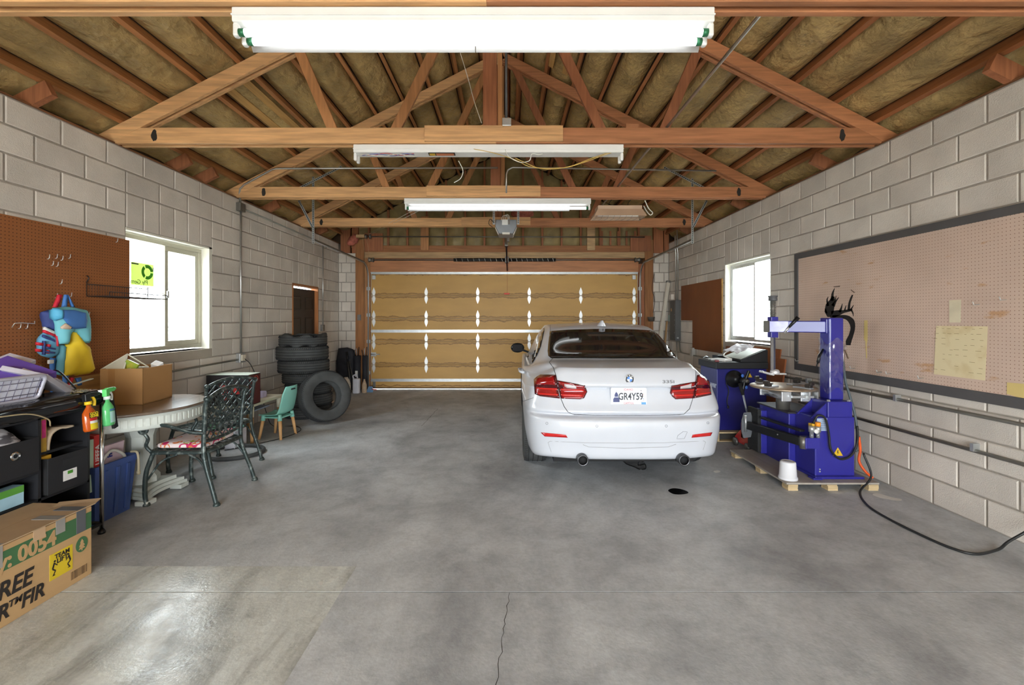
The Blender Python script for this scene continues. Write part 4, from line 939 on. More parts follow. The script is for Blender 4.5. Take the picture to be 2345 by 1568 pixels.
# ------------------------------------------------------------------ things along the left wall
def pxX(x, y, X): return px(x, y, X*FPX/(x-VX))
def cushion(name, P, depth, F, mat, parent=None, step=.02, wob=0, flat=.15, local=False, sd=0, two=True, **kw):
    """soft padded shape: outline P in the plane of F, bulging along F's z"""
    b2 = bmesh.new(); b2.faces.new([b2.verts.new((x, y, 0)) for x, y in P])
    x0, x1 = min(p[0] for p in P), max(p[0] for p in P); y0, y1 = min(p[1] for p in P), max(p[1] for p in P)
    for k in range(1, int((x1-x0)/step)+1): bmesh.ops.bisect_plane(b2, geom=b2.verts[:]+b2.edges[:]+b2.faces[:], plane_co=(x0+k*step, 0, 0), plane_no=(1,0,0))
    for k in range(1, int((y1-y0)/step)+1): bmesh.ops.bisect_plane(b2, geom=b2.verts[:]+b2.edges[:]+b2.faces[:], plane_co=(0, y0+k*step, 0), plane_no=(0,1,0))
    n = len(P); D = min(x1-x0, y1-y0)*.32
    def dist(p):
        m = 9
        for i in range(n):
            a = Vector(P[i]); c = Vector(P[(i+1) % n]); e = c-a; t = max(0, min(1, (p-a).dot(e)/max(e.dot(e), 1e-9))); m = min(m, (p-a-e*t).length)
        return m
    vs = []; idx = {}; top = []; 
    b2.verts.ensure_lookup_table(); b2.verts.index_update()
    V1, V2, edge = [], [], []
    for v in b2.verts:
        d = min(1, dist(Vector((v.co.x, v.co.y)))/D); h = depth*(flat+(1-flat)*math.sqrt(max(0, 1-(1-d)**2)))
        h += wob*noise.noise(Vector((v.co.x*9+sd, v.co.y*9, sd)))*d
        V1.append(F @ Vector((v.co.x, v.co.y, h))); V2.append(F @ Vector((v.co.x, v.co.y, -h if two else 0)))
    nv = len(V1); fs = []
    for f in b2.faces:
        q = [v.index for v in f.verts]; fs.append(q); fs.append([nv+i for i in q][::-1])
    for e in b2.edges:
        if e.is_boundary: a, c = e.verts[0].index, e.verts[1].index; fs.append([a, c, nv+c, nv+a])
    b2.free(); return MB().add(V1+V2, fs, True).build(name, mat, parent, local=local, **kw)
# pegboard with hooks
def peg_mat(name, col, hole, sp=.0254, r=.0038, stain=None):
    m = M(name, col, .6, var=.12, vs=1.5, bump=.05); nt = m.node_tree; L = nt.links; p = nt.nodes['Principled BSDF']; old = p.inputs['Base Color'].links[0].from_socket
    g = nd(nt, 'ShaderNodeNewGeometry'); sx = nd(nt, 'ShaderNodeSeparateXYZ'); L.new(g.outputs['Position'], sx.inputs[0]); acc = None
    for k in (1, 2):
        a = nd(nt, 'ShaderNodeMath', operation='PINGPONG'); L.new(sx.outputs[k], a.inputs[0]); a.inputs[1].default_value = sp/2
        q = nd(nt, 'ShaderNodeMath', operation='MULTIPLY'); L.new(a.outputs[0], q.inputs[0]); L.new(a.outputs[0], q.inputs[1])
        if acc is None: acc = q.outputs[0]
        else:
            ad = nd(nt, 'ShaderNodeMath', operation='ADD'); L.new(acc, ad.inputs[0]); L.new(q.outputs[0], ad.inputs[1]); acc = ad.outputs[0]
    lt = nd(nt, 'ShaderNodeMath', operation='LESS_THAN'); L.new(acc, lt.inputs[0]); lt.inputs[1].default_value = r*r
    if stain:
        n = nd(nt, 'ShaderNodeTexNoise'); n.inputs['Scale'].default_value = 4; n.inputs['Detail'].default_value = 3; mp = nd(nt, 'ShaderNodeMapping'); mp.inputs['Scale'].default_value = (1, 1, 3); L.new(g.outputs['Position'], mp.inputs[0]); L.new(mp.outputs[0], n.inputs[0])
        r_ = nd(nt, 'ShaderNodeMapRange'); r_.inputs[1].default_value = .66; r_.inputs[2].default_value = .74; r_.inputs[4].default_value = .6; L.new(n.outputs['Fac'], r_.inputs[0])
        x = nd(nt, 'ShaderNodeMix', data_type='RGBA'); L.new(r_.outputs[0], x.inputs[0]); L.new(old, x.inputs[6]); x.inputs[7].default_value = (*stain, 1); old = x.outputs[2]
    mx = nd(nt, 'ShaderNodeMix', data_type='RGBA'); L.new(lt.outputs[0], mx.inputs[0]); L.new(old, mx.inputs[6]); mx.inputs[7].default_value = (*hole, 1); L.new(mx.outputs[2], p.inputs['Base Color']); return m
XP = XL+.025
pg = MB().bx(XP-.006, XP, 1.78, 4.222, 1.0, 2.2).build('pegboard', peg_mat('pegboard_brown', sr(150,92,50), sr(76,40,18)), label='brown hardboard pegboard beside the wide window', cat='pegboard')
for y in (1.85, 3.0, 4.12): MB().bx(XL+.004, XP-.0065, y-.02, y+.02, 1.02, 2.18).build('furring_strip', T_Z, pg)
MB().bx(XL, XP+.012, 1.78, 4.222, .86, .998).build('ledger_board', woodm('ledger_pine', (206,160,100), 'y'), label='pale pine board under the brown pegboard', cat='board', bevel=.003)
HK = M('hook_steel', sr(222,222,220), .3, .7)
def hook(p, L_=.016):
    return MB().tube([p+Vector((0,0,-.012)), p+Vector((L_*.4,0,-.014)), p+Vector((L_, 0, -.006)), p+Vector((L_+.004, 0, .022))], .003, 6)
for i, (x, y) in enumerate(((108,589),(126,588),(139,592),(156,588),(117,604),(128,606),(137,646),(126,678),(159,676),(42,748),(58,748),(200,720),(265,551))):
    hook(pxX(x, y, XP)).build('peg_hook', HK, label=('small steel peg hook in the cluster above the vests',)[0] if i < 6 else {6: 'single steel peg hook between the hook cluster and the vests', 7: 'steel peg hook holding the red vest loop', 8: 'steel peg hook holding the blue vest strap', 11: 'steel peg hook beside the shoulder of the swim vest', 12: 'steel peg hook at the pegboard corner by the window'}.get(i, 'small steel peg hook just under the long wire holder'), cat='hook', group='brown pegboard hooks')
for P in (((27,740),(40,739),(70,741)),):
    q = [pxX(x, y, XP+.01) for x, y in P]; MB().tube([q[0]+Vector((.0,0,-.03)), q[0]+Vector((.02,0,0)), q[1]+Vector((.03,0,0)), q[2]+Vector((.03,0,0)), q[2]+Vector((.03,0,.02))], .003, 6).build('peg_tool_holder', HK, label='long wire tool holder on the brown pegboard', cat='hook')
# wire basket shelf on the pegboard
wb = thing('wire_basket', (XP+.1, 4.05, 1.68), 'dark wire basket shelf hanging on the brown pegboard', 'basket')
WBM = M('basket_wire', sr(62,52,48), .5, .3)
y0, y1, z0 = 3.78, 4.42, 1.66
b = MB()
for (x, z) in ((XP+.01, z0+.1), (XP+.01, z0), (XP+.2, z0), (XP+.2, z0+.035)): b.tube([(x, y0, z), (x, y1, z)], .004, 5)
for y in (y0, y1): b.tube([(XP+.01, y, z0+.12), (XP+.01, y, z0), (XP+.2, y, z0), (XP+.2, y, z0+.035)], .004, 5)
b.build('rim_wires', WBM, wb); b = MB()
for i in range(27):
    y = y0+(y1-y0)*i/26; b.tube([(XP+.01, y, z0+.1), (XP+.01, y, z0), (XP+.2, y, z0), (XP+.2, y, z0+.035)], .0018, 4, caps=False)
b.build('grid_wires', WBM, wb, kind='stuff')
MB().tube([(XP+.012, y0, z0+.12), (XP+.03, y0, z0+.15), (XP+.012, y0, z0+.17)], .005, 5).tube([(XP+.012, y1-.02, z0+.12), (XP+.2, y1, z0+.035)], .003, 5).build('hanger', WBM, wb)
# life vests on hooks
XV = XP+.07; FV = Matrix(((0,0,1,0),(1,0,0,0),(0,1,0,0),(0,0,0,1)))
def outline(Z, X, ox=0, oy=560, sc=4.612):
    out = []
    for x, y in Z: p = pxX(ox+x/sc, oy+y/sc, X); out.append((p.y, p.z))
    return out
def plane_x(X): m = FV.copy(); m.translation = (X, 0, 0); return m
NAVY = M('vest_navy', sr(58,72,130), .7, var=.15, vs=20); SKY = M('vest_sky', sr(104,170,206), .65, var=.06); REDF = M('vest_red', sr(214,44,62), .6); YEL = M('vest_yellow', sr(236,200,46), .65, var=.08, vs=5); AQ = M('vest_aqua', sr(120,196,208), .65, var=.05); BLUF = M('vest_blue', sr(72,122,190), .65)
lv = thing('life_vest', pxX(108, 812, XV), 'navy and light blue life vest with red straps on the pegboard', 'life vest')
cushion('upper_panel', outline([(440,712),(545,680),(572,690),(596,900),(580,940),(520,912),(470,882),(466,830)], XV), .045, plane_x(XV), NAVY, lv)
cushion('white_band', outline([(470,868),(578,918),(580,948),(468,900)], XV+.04), .012, plane_x(XV+.035), WHITE, lv, flat=.8)
cushion('red_band', outline([(468,900),(580,948),(580,972),(466,925)], XV+.04), .012, plane_x(XV+.035), REDF, lv, flat=.8)
cushion('lower_panel', outline([(464,925),(582,972),(600,1080),(585,1172),(520,1195),(450,1175),(415,1130),(418,1000)], XV), .05, plane_x(XV), SKY, lv)
cushion('navy_stripe', outline([(462,950),(580,1005),(580,1030),(458,975)], XV+.05), .01, plane_x(XV+.045), NAVY, lv, flat=.8)
for Z in ([(385,1030),(450,1040),(445,1068),(388,1060)], [(495,1050),(525,1055),(520,1090),(498,1086)], [(380,1098),(425,1104),(428,1134),(384,1128)], [(490,1112),(515,1118),(508,1152),(486,1146)], [(590,860),(605,870),(608,1075),(596,1070)]):
    cushion('red_strap', outline(Z, XV+.05), .014, plane_x(XV+.05), REDF, lv, flat=.7)
for Z in ([(455,1015),(475,1018),(472,1165),(452,1160)], [(470,1120),(575,1135),(575,1150),(470,1140)], [(480,1075),(580,1095),(580,1110),(480,1092)]):
    cushion('navy_strap', outline(Z, XV+.055), .01, plane_x(XV+.055), NAVY, lv, flat=.8)
cushion('neck_loop', outline([(560,660),(585,600),(612,528),(650,530),(630,600),(600,662)], XV), .012, plane_x(XV), REDF, lv, flat=.6)
cushion('hanging_strap', outline([(535,1195),(590,1200),(575,1290),(560,1400),(545,1500),(540,1400),(530,1280)], XV), .012, plane_x(XV), BLUF, lv, flat=.6)
MB().box(pxX(116, 828, XV+.02), (.02, .035, .03)).build('buckle', WHITE, lv, bevel=.004)
XV2 = XP+.13
sv = thing('swim_vest', pxX(165, 855, XV2), 'aqua and yellow child swim vest hanging over the navy vest', 'swim vest')
cushion('chest_panel', outline([(560,670),(690,655),(760,660),(900,690),(930,760),(945,900),(938,1040),(860,1030),(800,945),(760,912),(728,950),(715,1050),(625,1050),(600,930),(580,800),(555,740)], XV2), .05, plane_x(XV2), AQ, sv, wob=.01)
cushion('print_panel', outline([(655,690),(780,690),(900,720),(915,800),(900,880),(800,890),(740,890),(690,800),(650,760)], XV2+.045), .016, plane_x(XV2+.046), BLUF, sv, flat=.4)
cushion('print_patch', outline([(640,870),(690,830),(750,870),(740,895),(650,890)], XV2+.06), .008, plane_x(XV2+.061), M('print_cream', sr(230,205,180), .7), sv, flat=.6)
cushion('shoulder_roll', outline([(560,680),(600,665),(625,700),(620,790),(580,805),(556,750)], XV2+.02), .05, plane_x(XV2+.02), M('roll_blue', sr(92,182,222), .6), sv)
cushion('yellow_panel', outline([(730,912),(765,912),(800,945),(860,1025),(925,1080),(976,1320),(930,1362),(800,1382),(770,1370),(740,1382),(660,1388),(655,1240),(690,1062),(722,1048)], XV2-.02), .06, plane_x(XV2-.02), YEL, sv, wob=.03, sd=3)
cushion('aqua_strip', outline([(620,1055),(688,1058),(655,1385),(600,1370)], XV2-.03), .03, plane_x(XV2-.03), M('strip_teal', sr(96,158,172), .65), sv)
for Z in ([(655,660),(682,528),(712,528),(700,655)], [(712,530),(724,545),(785,662),(760,665)], [(665,1380),(720,1380),(690,1500),(670,1500)], [(795,1410),(850,1400),(860,1480),(830,1490)]):
    cushion('blue_strap', outline(Z, XV2-.03), .012, plane_x(XV2-.03), BLUF, sv, flat=.6)
cushion('red_strap', outline([(745,1400),(780,1405),(735,1500),(705,1500)], XV2-.03), .01, plane_x(XV2-.03), REDF, sv, flat=.6)
# ------------------------------------------------------------------ black rack with organiser
XF, XBK = -2.78, -3.36
rk = thing('storage_rack', (-3.07, 2.35, 0), 'black glossy topped rack with chrome posts beside the tree box', 'rack')
GLS = M('gloss_black_sheet', sr(22,22,24), .14, var=.2, coat=.5)
b = MB()
def sheet(u, v):
    y = 1.5+1.64*u; t = v; w = .006*noise.noise(Vector((y*8, v*6, 1)))
    prof = [(XBK, .975), (XBK+.2, .98), (XF-.1, .985), (XF-.03, .975), (XF+.004, .955), (XF+.012, .93), (XF+.006, .905), (XF-.005, .885)]
    k = t*(len(prof)-1); i = min(int(k), len(prof)-2); f = k-i; x = prof[i][0]*(1-f)+prof[i+1][0]*f; z = prof[i][1]*(1-f)+prof[i+1][1]*f
    return Vector((x+w, y, z+w*1.5))
b.grid(sheet, 40, 28); b.build('top_sheet', GLS, rk, thick=.006)
MB().bx(XBK, XF-.03, 1.52, 3.12, .9, .965).build('top_tray', BLACK, rk)
for x, y in ((XF-.006, 3.115), (XBK+.02, 3.115), (XF-.006, 1.55), (XBK+.02, 1.55)):
    MB().tube([(x, y, .025), (x, y, .9)], .0125, 12).build('post', CHROME if x > -3 else BLACKM, rk)
    MB().lathe([(0, 0), (.022, 0), (.024, .012), (.014, .03), (0, .03)], 12, (x, y, 0)).build('foot', BLACK, rk)
MB().tube([(XF-.006, 3.115, .07), (XBK+.02, 3.115, .07)], .012, 8).build('base_rail', BLACK, rk)
MB().tube([(XF-.006, 3.115, .07), (XF-.006, 1.55, .07)], .012, 8).build('base_rail', BLACK, rk)
og = thing('cube_organizer', (-3.06, 2.4, .09), 'black cube organizer with shelves standing under the rack top', 'organizer')
OX0, OX1 = -3.3, -2.82
ORG = M('organizer_black', sr(30,30,33), .55, var=.2)
for y in (3.055, 2.735, 2.415, 2.095): MB().bx(OX0, OX1, y-.009, y+.009, .085, .87).build('divider', ORG, og)
for z in (.09, .38, .55, .645, .87):
    if z == .55: MB().bx(OX0, OX1, 2.095, 2.726, z-.008, z+.008).build('shelf', ORG, og)
    elif z == .645: MB().bx(OX0, OX1-.03, 2.744, 3.046, z-.008, z+.008).build('shelf', ORG, og)
    else: MB().bx(OX0, OX1, 2.095, 3.06, z-.008, z+.008).build('shelf', ORG, og)
MB().bx(OX0-.008, OX0, 2.09, 3.064, .085, .87).build('back_panel', ORG, og)
def bin_(name, y0, y1, z0, z1, label):
    t = thing(name, (-2.98, (y0+y1)/2, z0), label, 'storage bin'); x0, x1 = -3.16, -2.806; w = .004
    b = MB(); b.bx(x0, x1, y0, y1, z0, z0+w).bx(x0, x0+w, y0, y1, z0, z1).bx(x0, x1, y0, y0+w, z0, z1).bx(x0, x1, y1-w, y1, z0, z1)
    b.build('bin_body', BLACKM, t); MB().bx(x1, x1+.005, y0-.0, y1, z0, z1).build('bin_front', M('bin_fabric', sr(34,34,37), .7, var=.1), t, bevel=.002); return t
b1 = bin_('storage_bin', 2.765, 3.03, .392, .615, 'black plastic storage bin with a white label card')
MB().bx(-2.8005, -2.7995, 2.86, 2.95, .445, .51).build('label_card', WHITE, b1); MB().bx(-2.7992, -2.7985, 2.888, 2.922, .483, .503).build('label_mark', SGR, b1)
MB().bx(-2.8005, -2.799, 2.86, 2.955, .555, .58).build('hand_slot', GAP, b1)
b2_ = bin_('fabric_bin', 2.43, 2.715, .562, .765, 'black fabric bin with a metal grommet holding striped cloth')
MB().lathe([(.012, .0), (.026, .0), (.026, .004), (.012, .004)], 20, (-2.8, 2.58, .69), rotm(0, PI/2, 0)).build('grommet', CHROME, b2_)
ZEB = M('striped_cloth', sr(92,88,92), .9, var=.0, col2=sr(222,218,222), vs=14, thr=(.45,.55), stretch=(1,.5,2.2), bump=.3)
def heap(u, v):
    a = 2*PI*u; r = v; x = -2.965+.145*r*math.cos(a); y = 2.575+.135*r*math.sin(a); z = .755+.095*(1-r**2.2)+.014*noise.noise(Vector((x*30, y*30, 2)))
    return Vector((x, y, z))
MB().grid(heap, 28, 10, True, True).build('cloth_heap', ZEB, label='grey and white striped cloth heaped in the fabric bin', cat='cloth')
ck = thing('picture_card', (-2.84, 2.57, .56), 'green and light blue picture card box on the organizer shelf', 'card box')
MB().bx(-2.9, -2.835, 2.43, 2.66, .392, .5).build('card', M('card_blue', sr(168,206,222), .5), ck); MB().bx(-2.8348, -2.834, 2.43, 2.66, .46, .5).build('green_band', M('card_green', sr(92,158,62), .5), ck)
MB().ball((-2.834, 2.5, .475), (.002, .028, .02), 12, 8).build('red_spot', M('card_red', sr(196,54,48), .5), ck)
fb = MB().bx(-3.0, -2.845, 2.768, 2.8, .655, .86).build('flower_box', M('box_mustard', sr(176,140,48), .5, var=.15, vs=20), label='slim mustard box with a pink flower print on the shelf', cat='box')
MB().bx(-2.8455, -2.8445, 2.771, 2.797, .74, .85).build('pink_print', M('print_pink', sr(196,44,120), .5, var=.2, vs=40), fb)
MB().bx(-2.93, -2.84, 2.765, 2.825, .592, .628).build('yellow_box', M('box_yellow', sr(206,158,44), .5), label='small yellow box lying in the bin with the white card', cat='box')
PAPER = M('catalog_paper', sr(206,186,160), .7, var=.08); b = MB()
b.grid(lambda u, v: Vector((-2.99+.14*v, 2.82+.05*math.cos(u*2.6)*-1+.05+.11*max(0, u-.35), .655+.12*math.sin(min(u*2.6, 1.9)))), 14, 2); b.build('rolled_catalog', PAPER, label='curled paper catalog on the organizer shelf', cat='catalog', thick=.012)
MB().bx(-3.1, -2.86, 2.78, 3.02, .1, .16).ball((-2.98, 2.88, .17), (.11, .12, .07), 14, 8).build('dark_bag', M('bag_navy', sr(40,40,52), .6, bump=.4, bs=20), label='dark crumpled bag on the lowest organizer shelf', cat='bag')
MB().ball((-2.98, 2.55, .145), (.1, .14, .06), 14, 8).build('dark_pouch', BLACKM, label='black soft pouch on the lowest organizer shelf', cat='pouch')
# spray bottles hung on the rack edge
def spray(loc, rz, tilt, bodym, trig, neck, lab, labels, r=(.048, .03), h=.17):
    t = thing('spray_bottle', loc, lab, 'spray bottle', rz=rz); t.rotation_euler = (tilt, 0, rz); bpy_matrix(t)
    prof = [(.0, 0), (.9, 0), (1, .012), (1, h*.55), (.93, h*.72), (.62, h*.86), (.36, h*.95), (.34, h*1.06), (0, h*1.06)]
    b = MB().lathe(prof, 28); b.v = [Vector((v.x*r[0], v.y*r[1], v.z)) for v in b.v]; b.build('bottle', bodym, t, local=True)
    MB().cyl((0, 0, h*1.04), (0, 0, h*1.17), .02, 16).build('collar', neck, t, local=True)
    b = MB().box((-.01, 0, h*1.17+.025), (.036, .028, .05)).box((.03, 0, h*1.17+.04), (.07, .024, .03)).cyl((.06, 0, h*1.17+.042), (.085, 0, h*1.17+.04), .012, 10); b.build('spray_head', trig, t, local=True, bevel=.007)
    MB().tube(cr([(.028, 0, h*1.17+.03), (.045, 0, h*1.17-.0), (.04, 0, h*1.17-.035)], 5), [(.006, .009)]*11, 8).build('trigger', neck, t, local=True)
    for (z0, z1, m_) in labels:
        w = .62; b = MB().grid(lambda u, v: Vector((r[0]*1.02*math.sin((u-.5)*w*2), -r[1]*1.03*math.cos((u-.5)*w*2), z0+(z1-z0)*v)), 8, 1); b.build('label', m_, t, local=True)
    return t
AMB = M('amber_liquid', sr(190,84,24), .12, var=.08, coat=.5); GRL = M('green_liquid', sr(96,196,120), .14, var=.06, coat=.4); YL = M('label_yellow', sr(232,206,44), .45); RL_ = M('label_red', sr(198,40,36), .45); BKL = M('label_black', sr(30,28,26), .45)
gg = spray((-2.728, 2.972, .738), PI/2, -.1, AMB, BLACK, M('cap_yellow', sr(232,196,40), .4), 'amber spray bottle with a yellow label hanging on the rack edge', [(.01, .05, YL), (.05, .066, WHITE), (.066, .085, RL_), (.085, .12, BKL)], (.045, .03), .165)
text('label_text', 'GOO', .024, frame((0, -.0325, .111), (1,0,0), (0,0,1)), YL, gg, local=True, bold=.001); text('label_text', 'GONE', .02, frame((0, -.0325, .095), (1,0,0), (0,0,1)), YL, gg, local=True, bold=.001)
spray((-2.722, 3.1, .745), PI/2+.2, -.06, GRL, M('trigger_green', sr(96,206,110), .4), M('neck_clear', sr(226,232,226), .3), 'green spray bottle hanging at the corner of the rack', [(.02, .095, M('label_pale', sr(176,222,214), .45)), (.1, .112, M('label_blue', sr(70,120,170), .45))], (.044, .03), .17)
MB().prism([(0,0),(.03,0),(.075,-.24),(.045,-.25)], .02, Matrix(((0,0,1,-2.76),(1,0,0,3.12),(0,1,0,.955),(0,0,0,1)))).build('black_strap', BLACKM, label='black strap dangling from the corner of the rack', cat='strap')
# things lying on top of the rack
PUR1 = M('game_purple', sr(104,76,168), .45, var=.08); PUR2 = M('game_white', sr(222,220,232), .5)
def slab(name, c, d, rx, ry, rz, mat, label, cat, parent=None): return MB().box(c, d, rotm(rx, ry, rz)).build(name, mat, parent, label=label, cat=cat, bevel=.003)
g1 = slab('game_box', (-3.02, 2.71, 1.105), (.3, .36, .05), .38, .35, .1, PUR1, 'purple game box leaning over the white wire basket', 'box')
MB().box((-2.98, 2.64, 1.09), (.07, .07, .012), rotm(.38, .35, .1)).build('orange_print', M('print_orange', sr(220,130,40), .5), g1); MB().box((-2.97, 2.79, 1.14), (.06, .05, .016), rotm(.38, .35, .1)).build('barcode_label', WHITE, g1)
slab('white_binder', (-3.17, 2.83, 1.165), (.16, .3, .03), .34, .3, .12, PUR2, 'white flat box stacked on the purple game box', 'box')
slab('grey_folder', (-2.97, 2.87, 1.08), (.24, .3, .03), -.5, .25, .2, M('folder_grey', sr(186,182,190), .5), 'grey folder leaning beside the purple game box', 'folder')
slab('paper_stack', (-3.0, 2.97, 1.05), (.2, .26, .02), -.45, .2, .25, M('paper_lilac', sr(212,206,218), .6), 'lilac white papers sloping down to the rack end', 'papers')
slab('brown_folder', (-3.08, 2.98, 1.07), (.2, .24, .012), -.45, .15, .3, M('folder_brown', sr(170,150,118), .6), 'brown folder behind the lilac papers', 'folder')
bk = thing('wire_desk_basket', (-2.9, 2.58, .99), 'white framed wire basket on the rack top', 'basket')
FRM = M('basket_frame', sr(196,194,206), .35, .3)
Fm = Matrix.Translation((-2.84, 2.56, 1.06)) @ rotm(0, .35, 0).to_4x4()
pts = [Fm @ Vector((0, x, y)) for x, y in rrect(.42, .15, .03)]
MB().tube(pts, [(.011, .011)]*len(pts), 8, closed=True).build('frame', FRM, bk)
b = MB()
for i in range(10): y = -.18+.04*i; b.tube([Fm @ Vector((0, y, -.07)), Fm @ Vector((0, y, .07))], .0022, 4)
for i in range(3): z = -.04+.04*i; b.tube([Fm @ Vector((0, -.2, z)), Fm @ Vector((0, .2, z))], .0022, 4)
b.build('grid_wires', M('grid_dark', sr(110,104,124), .4), bk, kind='stuff')
MB().box(Fm @ Vector((-.012, 0, 0)), (.004, .4, .13), rotm(0, .35, 0)).build('paper_liner', M('liner', sr(226,226,238), .6), bk)
b = MB(); random.seed(11)
for i in range(60):
    a = random.uniform(0, 2*PI); t_ = random.uniform(.2, .9); p = Vector((-3.12, 2.99, 1.09)); b.tube([p, p+Vector((math.cos(a)*.05*t_, math.sin(a)*.05*t_+.03, .03+.06*(1-t_)))], [.0018, .0006], 4, caps=False)
b.build('bristle_brush', M('bristle', sr(196,188,140), .7), label='pale bristle brush tuft behind the folders', cat='brush')
wv = thing('black_wire_carrier', (-3.05, 3.05, .99), 'black wire carrier with looped handles on the rack top', 'carrier')
for d in (0, .09): MB().tube(cr([(-3.12+d, 2.96, .99), (-3.1+d, 2.97, 1.1), (-3.06+d, 3.0, 1.125), (-3.0+d, 3.06, 1.0)], 6), .0055, 6).build('handle', BLACK, wv)
MB().tube([(-3.22, 2.9, 1.08), (-3.0, 3.02, 1.1)], .002, 4).tube([(-3.2, 2.92, 1.04), (-2.98, 3.06, 1.03)], .002, 4).build('side_wires', BLACK, wv)
MB().bar((-2.98, 2.99, 1.0), (-2.93, 3.2, 1.05), .03, .003).build('metal_ruler', STEEL, label='bright metal ruler poking over the rack end', cat='ruler')
CRM = M('foil_crumbs', sr(120,96,64), .25, .5, var=0, col2=sr(240,236,226), vs=120, thr=(.45, .55)); b = MB()
b.grid(lambda u, v: Vector((-3.02+.22*v, 2.98+.15*u, .985+.012*math.sin(PI*u)*math.sin(PI*v)+.004*noise.noise(Vector((u*20, v*20, 3))))), 16, 16); b.build('crumpled_foil', CRM, label='crumpled glittery foil on the end of the rack top', cat='foil')
MB().tube(cr([(-2.75, 2.45, .94), (-2.74, 2.6, .925), (-2.755, 2.72, .87), (-2.78, 2.76, .82)], 8), .004, 6).build('draped_string', M('cord_tan', sr(168,150,116), .7), label='thin tan cord draped down the rack front', cat='cord')
# ------------------------------------------------------------------ tree box
KRB = M('cardboard_tan', sr(188,152,106), .8, var=.05, vs=3, stretch=(1,1,6)); KRB2 = M('cardboard_faded', sr(182,154,120), .8, var=.12, vs=4); GRNB = M('box_green', sr(66,106,68), .7, var=.08); INK = M('box_ink', sr(44,38,34), .7); TAPE = M('packing_tape', sr(150,146,140), .3, var=.1)
BXF, BXB, BY0, BY1, BH = -2.405, -2.752, 1.2, 2.625, .39
tb_ = thing('tree_carton', ((BXF+BXB)/2, 1.9, 0), 'long cardboard tree carton with a green stripe and taped lid on the floor', 'carton')
MB().bx(BXB, BXF, BY0, BY1, 0, BH).build('box_body', KRB, tb_, bevel=.004)
MB().bx(BXF, BXF+.0012, BY0, BY1-.004, .268, .362).build('green_stripe', GRNB, tb_)
Fx = lambda y, z, e=.0014: frame((BXF+e, y, z), (0,1,0), (0,0,1))
text('box_text', 'ty: 0054', .105, Fx(2.262, .308, .0022), KRB, tb_, bold=.0035, sx=.9)
text('box_text', 'TREE', .115, Fx(2.185, .172), INK, tb_, bold=.003, sx=.85, shear=.2)
text('box_text', 'FIR', .1, Fx(2.297, .07), INK, tb_, bold=.003, sx=.85, shear=.2)
text('box_text', 'R', .1, Fx(2.16, .07), INK, tb_, bold=.003, sx=.85, shear=.2); text('box_text', 'TM', .045, Fx(2.215, .092), INK, tb_, bold=.0012, shear=.2)
tl_ = MB().bx(BXF, BXF+.0014, 2.383, 2.508, .092, .228).build('lift_label', M('label_warn', sr(214,186,40), .6), tb_)
text('label_text', 'TEAM', .032, Fx(2.45, .205, .002), INK, tl_, bold=.001); text('label_text', 'LIFT', .034, Fx(2.45, .178, .002), INK, tl_, bold=.001)
for y, s in ((2.405, 1), (2.487, -1)):
    b = MB(); f = Fx(y, .15, .0018)
    b.prism([(.006*math.cos(2*PI*i/10)+s*.004, .006*math.sin(2*PI*i/10)+.035) for i in range(10)], .0006, f)
    for p, q, w in (((s*.002, .028), (-s*.008, -.002), .009), ((s*.002, .024), (s*.018, .008), .005), ((-s*.008, -.002), (s*.008, -.016), .007), ((s*.008, -.016), (-s*.004, -.036), .006), ((-s*.008, -.037), (s*.006, -.037), .004)):
        d = Vector((q[0]-p[0], q[1]-p[1])); nrm = Vector((-d.y, d.x)).normalized()*w/2; b.prism([(p[0]+nrm.x, p[1]+nrm.y), (p[0]-nrm.x, p[1]-nrm.y), (q[0]-nrm.x, q[1]-nrm.y), (q[0]+nrm.x, q[1]+nrm.y)], .0006, f)
    b.build('lifting_figure', INK, tl_)
cl = MB().prism([(.036*math.cos(2*PI*i/24), .042*math.sin(2*PI*i/24)) for i in range(24)], .0008, Fx(2.562, .2)).build('tree_mark', GRNB, tb_)
MB().prism([(0,.03),(-.012,.01),(-.006,.01),(-.018,-.01),(-.008,-.01),(-.02,-.025),(-.003,-.025),(-.003,-.034),(.003,-.034),(.003,-.025),(.02,-.025),(.008,-.01),(.018,-.01),(.006,.01),(.012,.01)], .0006, Fx(2.562, .2, .0024)).build('tree_shape', KRB, cl)
b = MB(); random.seed(4)
for i in range(16): y = 2.5+i*.006; w = random.choice((.0015, .003, .004)); b.bx(BXF+.0004, BXF+.0012, y, y+w, .03, .075)
b.build('barcode', M('ink_soft', sr(110,84,58), .7), tb_, kind='stuff')
for (x0, x1, dz, ry) in ((BXB-.005, (BXB+BXF)/2-.003, .004, .02), ((BXB+BXF)/2+.003, BXF+.012, .006, -.015)):
    c = ((x0+x1)/2, (BY0+BY1)/2+.005, BH+.006+dz*.5); MB().box(c, (x1-x0, BY1-BY0+.015, .005), rotm(0, ry, 0)).build('lid_flap', KRB2, tb_)
MB().box((BXF-.1, 2.64, BH+.01), (.2, .07, .004), rotm(.1, 0, .3)).build('torn_flap', KRB2, tb_)
for y, w, m_, h in ((2.53, .055, M('tape_grey', sr(92,94,98), .35), .12), (2.415, .05, TAPE, .07), (2.1, .06, TAPE, .1)):
    b = MB().bx(BXF+.001, BXF+.003, y, y+w, BH-h, BH+.008).box((BXF-.06, y+w/2, BH+.0125), (.14, w, .002)); b.build('tape_strip', m_, tb_)
b = MB().bx(BXF+.001, BXF+.003, 2.3, 2.36, BH-.05, BH+.006); b.build('tape_strip', M('tape_tan', sr(196,164,130), .4), tb_)
